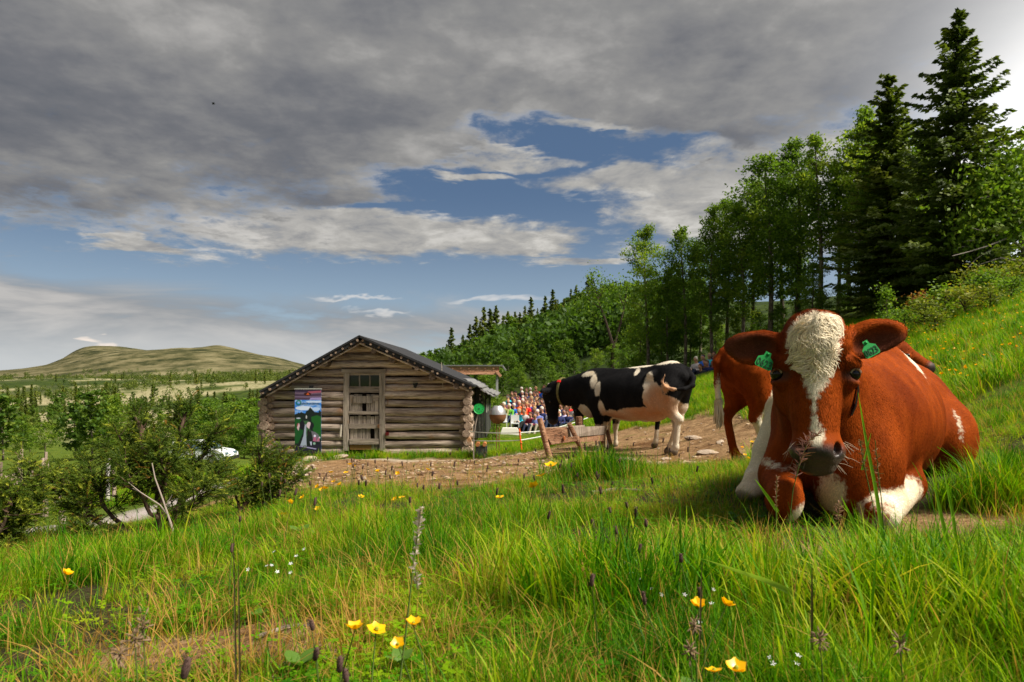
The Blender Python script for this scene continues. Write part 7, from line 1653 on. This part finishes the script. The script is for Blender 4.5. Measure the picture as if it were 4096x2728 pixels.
for px, py, d in ((350, 465, 4.5), (353.5, 466.5, 4.5), (346, 473, 4.2), (378, 472, 4.3), (398, 474, 4.0), (428, 470, 4.2), (322, 490, 3.8), (334, 482, 4.0), (340, 485, 4.0), (303, 498, 3.6), (361, 497, 3.4), (395, 500, 3.2), (402, 498, 3.3), (318, 487, 3.9), (325, 489, 3.8), (290, 503, 3.2), (318, 510, 3.0), (331, 473, 4.4), (283, 515, 2.9), (748, 470, 5), (742, 448, 6), (752, 442, 6.4), (745, 455, 6)):
    buttercup(px, py, d, 'small buttercup among others in the meadow below the cabin' if px < 600 else 'small buttercup beside the standing red cow\'s legs', 1.6)
fl_mesh = FM[0][0]
for i in range(150):
    px = gs.uniform(895, 1024); d = gs.uniform(6.5, 19); b_ = G(px, d)
    t = obj('buttercup', FM[gs.integers(0, 4)][0]); t.location = (b_ + (0, 0, gs.uniform(.16, .30))).tolist(); s_ = gs.uniform(.9, 1.7); t.scale = (s_,) * 3; t.rotation_euler = (gs.normal(.3, .3), gs.normal(0, .3), gs.uniform(0, 6))
    tag(t, 'tiny yellow buttercup dotting the grassy slope behind the lying cow', 'flower', 'buttercups on the slope')
# tall pale grass plumes, panicles and single blades
def plume(label, pts, heads_, col, r=.0012, dens=70, hr=.006, name='grass_plume'):
    W_ = [P(*q) for q in pts]; b0 = W_[0].copy(); t = thing(name, label, 'grass', b0); m_ = mat('plume', lambda tt: leafy(tt, col, .3)); b = MB(); b.tube([w - b0 for w in W_], np.linspace(r, r * .5, len(W_)), 4, False); b.build('stalk', M_stem, t)
    h_ = MB()
    for (ia, fa_), (ib, fb_) in heads_:
        for k in range(dens):
            f_ = k / dens; q = fa_ + (fb_ - fa_) * f_; seg = min(int(q * (len(W_) - 1)), len(W_) - 2); ff = q * (len(W_) - 1) - seg; p = W_[seg] + (W_[seg + 1] - W_[seg]) * ff - b0
            o = gs.normal(0, 1, 3); o[2] = abs(o[2]) * .8; o /= np.linalg.norm(o); L = hr * gs.uniform(.6, 1.4) * (1 - .5 * abs(f_ - .4)); sd_ = np.cross(o, (0, 1, 0)) * .0013; h_.add([p - sd_, p + sd_, p + o * L + sd_ * .8, p + o * L * 1.25, p + o * L - sd_ * .8], [(0, 1, 2, 3, 4)])
    tag(h_.build('spikelets', m_, t), kind='stuff')
pale = (.50, .42, .36)
plume('pale withered grass plume bent in two, left of centre', [(400, 680, 1.0), (405, 640, 1.02), (410, 595, 1.03), (414, 560, 1.04), (419, 525, 1.05), (421, 508, 1.05)], [((0, .62), (0, 1.0))], pale, .0016, 110, .007)
plume('short drooping pale tip hanging from the bent plume', [(413, 560, 1.03), (416, 575, 1.02), (418, 590, 1.02)], [((0, 0), (0, 1))], pale, .0008, 40, .006)
plume('brown panicle with fine side branches in front of the cow\'s muzzle', [(789, 525, 1.7), (793, 490, 1.7), (800, 462, 1.7), (808, 442, 1.7), (818, 434, 1.7)], [((0, .35), (0, 1.0))], (.20, .09, .07), .0014, 90, .020)
plume('red brown panicle at the left of the lying cow', [(776, 530, 1.75), (776, 505, 1.75), (777, 476, 1.75)], [((0, .45), (0, 1))], (.28, .14, .09), .0013, 50, .008)
plume('dark tall stalk in front of the lying cow\'s neck', [(880, 545, 1.5), (872, 500, 1.5), (864, 465, 1.5), (860, 440, 1.5)], [((0, .6), (0, 1))], (.24, .14, .07), .0015, 50, .008)
plume('tall stalk with a reddish tip over the lying cow\'s chest', [(885, 545, 1.45), (882, 505, 1.45), (878, 470, 1.45), (875, 440, 1.45)], [((0, .5), (0, .9))], (.26, .12, .06), .0015, 45, .008)
plume('small panicle at the foot of the lying cow', [(838, 545, 1.6), (838, 520, 1.6), (839, 503, 1.6)], [((0, .5), (0, 1))], (.3, .16, .11), .0011, 40, .010)
for i, (px, py, d, sp) in enumerate(((135, 640, .85, .017), (143, 628, .86, .017), (820, 640, .92, .013), (900, 645, .92, .015), (690, 650, .9, .012), (694, 625, .92, .010), (120, 655, .84, .012))):
    p = P(px, py, d); g_z = H(p[0], p[1])[0]; t = thing('withered_panicle', ['pale nodding panicle at the lower left, taller of the pair', 'pale nodding panicle at the lower left, beside the worn patch', 'withered panicle low in front of the cow', 'withered brown panicle at lower right', 'faded panicle below the left buttercup', 'small withered head touching the left buttercup', 'drooping withered panicle at the far lower left'][i], 'grass', (p[0], p[1], g_z)); hgt = p[2] - g_z
    obj('stalk', stem_mesh([(0, 0, -.01), (.004, 0, hgt * .6), (.0, 0, hgt)], .0014, .0008), t); h_ = MB()
    for k in range(24):
        o = gs.normal(0, 1, 3) * (1, .7, .7); o /= np.linalg.norm(o); c_ = np.array((0, 0, hgt)) + o * sp * gs.uniform(.3, 1) * (.8, .8, 1.5); h_.tube([c_ - o * .004, c_, c_ + o * .0045], [.0004, .0013, .0004], 5); h_.tube([(0, 0, hgt - .004), c_ - o * .006], .0005, 3, False)
    h_.build('spikelets', mat('withered', lambda tt: leafy(tt, (.27, .18, .11), .25)), t)
def blade(label, pts, w, col=(.16, .33, .015), name='tall_grass'):
    W_ = [P(*q) for q in pts]; b0 = W_[0]; k = 12; tt_ = np.linspace(0, 1, k); cum = np.linspace(0, 1, len(W_)); C_ = np.stack([np.interp(tt_, cum, [w_[j] for w_ in W_]) for j in range(3)], 1) - b0; b = MB(); V_ = []
    for i in range(k):
        d_ = C_[min(i + 1, k - 1)] - C_[max(i - 1, 0)]; s_ = np.cross(d_, (0, 1, .25)); s_ /= np.linalg.norm(s_); ww = w * (1 - (i / (k - 1)) ** 2.5) + .0003; V_ += [C_[i] - s_ * ww / 2, C_[i] + (0, .0012, 0), C_[i] + s_ * ww / 2]
    b.add(V_, [(i * 3 + j, i * 3 + j + 1, (i + 1) * 3 + j + 1, (i + 1) * 3 + j) for i in range(k - 1) for j in range(2)]); m_ = mat('long_blade', lambda q: leafy(q, col, .45, .4, .3)); o = b.build(name, m_, None, True); o.location = [float(q) for q in b0]; tag(o, label, 'grass')
blade('long bright green blade crossing the cow\'s right cheek', [(884, 545, 1.5), (876, 490, 1.5), (866, 440, 1.5), (858, 392, 1.5)], .0085)
blade('shorter green blade crossing the long one over the cow\'s neck', [(862, 470, 1.5), (867, 450, 1.5), (871, 433, 1.5)], .005)
blade('broad green blade leaning left below the cow\'s chest', [(868, 548, 1.4), (856, 528, 1.4), (841, 496, 1.4)], .009)
blade('tall green blade right of the lying cow\'s foreleg, nearer the leg', [(948, 545, 1.4), (940, 510, 1.4), (932, 474, 1.4)], .008)
blade('tall green blade right of the lying cow\'s foreleg, farther out', [(957, 545, 1.4), (952, 510, 1.4), (943, 468, 1.4)], .007)
blade('green blade pointing left beside the cow\'s hind hoof', [(778, 512, 1.8), (768, 497, 1.8), (755, 479, 1.8)], .009)
blade('wide pale blade lying across the grass below the cow', [(800, 597, 1.2), (770, 582, 1.2), (735, 570, 1.25), (700, 558, 1.3)], .010, (.24, .36, .05))
blade('dark leaning stalk at centre right', [(812, 562, 1.0), (812, 600, 1.0), (812, 650, 1.0)][::-1], .004, (.06, .05, .025))
for i, (px, y0_, y1_, lx) in enumerate(((236, 680, 525, -3), (240, 690, 548, -2), (700, 640, 560, 2))):
    blade(['tall dark dry stalk in the left meadow, the taller one', 'dark dry stalk in the left meadow, its shorter neighbour', 'dark dry stalk near the buttercup pair'][i], [(px, y0_, .95), (px + lx * .4, (y0_ + y1_) / 2, .96), (px + lx, y1_, .97)], .0026, (.09, .07, .04), 'dry_grass')
# little white flowers and round leaves
M_wf = mat('white_petal', lambda t: leafy(t, (.75, .75, .78), .3))
for i in range(26):
    px, d = [(278, 1.6), (297, 1.6), (660, 1.5), (652, 1.45), (700, 1.3), (790, 1.0)][i % 6]; px += gs.normal(0, 14); d += gs.normal(0, .06); p = G(px, d) + (0, 0, gs.uniform(.07, .11)); b = MB()
    for k in range(5):
        a_ = 2 * math.pi * k / 5; u = np.array((math.cos(a_), math.sin(a_), .25)); w_ = np.array((-u[1], u[0], 0)); b.add([(0, 0, 0), u * .003 + w_ * .0012, u * .0055, u * .003 - w_ * .0012], [(0, 1, 2, 3)])
    o = b.build('starflower', M_wf); o.location = p.tolist(); o.rotation_euler = (gs.normal(.5, .3), gs.normal(0, .3), 0); tag(o, 'tiny white flower low in the near grass', 'flower', 'tiny white flowers in the grass')
M_rl = mat('broad_leaf', lambda t: leafy(t, t.mix(t.noise(None, 60, 3), (.06, .15, .02), (.14, .24, .03)), .35, .5, .3))
for i, (px, d, hgt, s_, lb) in enumerate(((258, 1.45, .05, .014, 'pale rounded leaf below the juniper'), (300, 1.12, .10, .022, 'upright pointed dark green leaf in the left meadow'), (400, 1.14, .08, .018, 'broad pale green leaf left of centre'), (322, 2.4, .06, .03, 'nettle-like leaf at the juniper\'s foot'), (300, 2.5, .07, .03, 'toothed leaf in the shade of the juniper'), (700, 1.0, .08, .025, 'small leaf by the lower right buttercups'))):
    b0 = G(px, d); t = thing('leafy_herb', lb, 'herb', b0)
    for k in range(4):
        a_ = k * 1.7 + i; u = np.array((math.cos(a_), math.sin(a_), .9)); u /= np.linalg.norm(u); w_ = np.cross(u, (0, 0, 1)); w_ /= np.linalg.norm(w_); c_ = np.array((0, 0, hgt * .3)); b = MB(); rows = []
        for f_, ww in ((0, .05), (.25, .5), (.5, .62), (.8, .38), (1, .02)): p = c_ + u * s_ * 2 * f_ + (0, 0, -.4 * s_ * f_ * f_); rows += [p - w_ * s_ * ww + (0, 0, .1 * s_ * ww), p, p + w_ * s_ * ww + (0, 0, .1 * s_ * ww)]
        b.add(rows, [(q * 3 + j, q * 3 + j + 1, (q + 1) * 3 + j + 1, (q + 1) * 3 + j) for q in range(4) for j in range(2)]); b.build('leaf', M_rl, t, True)
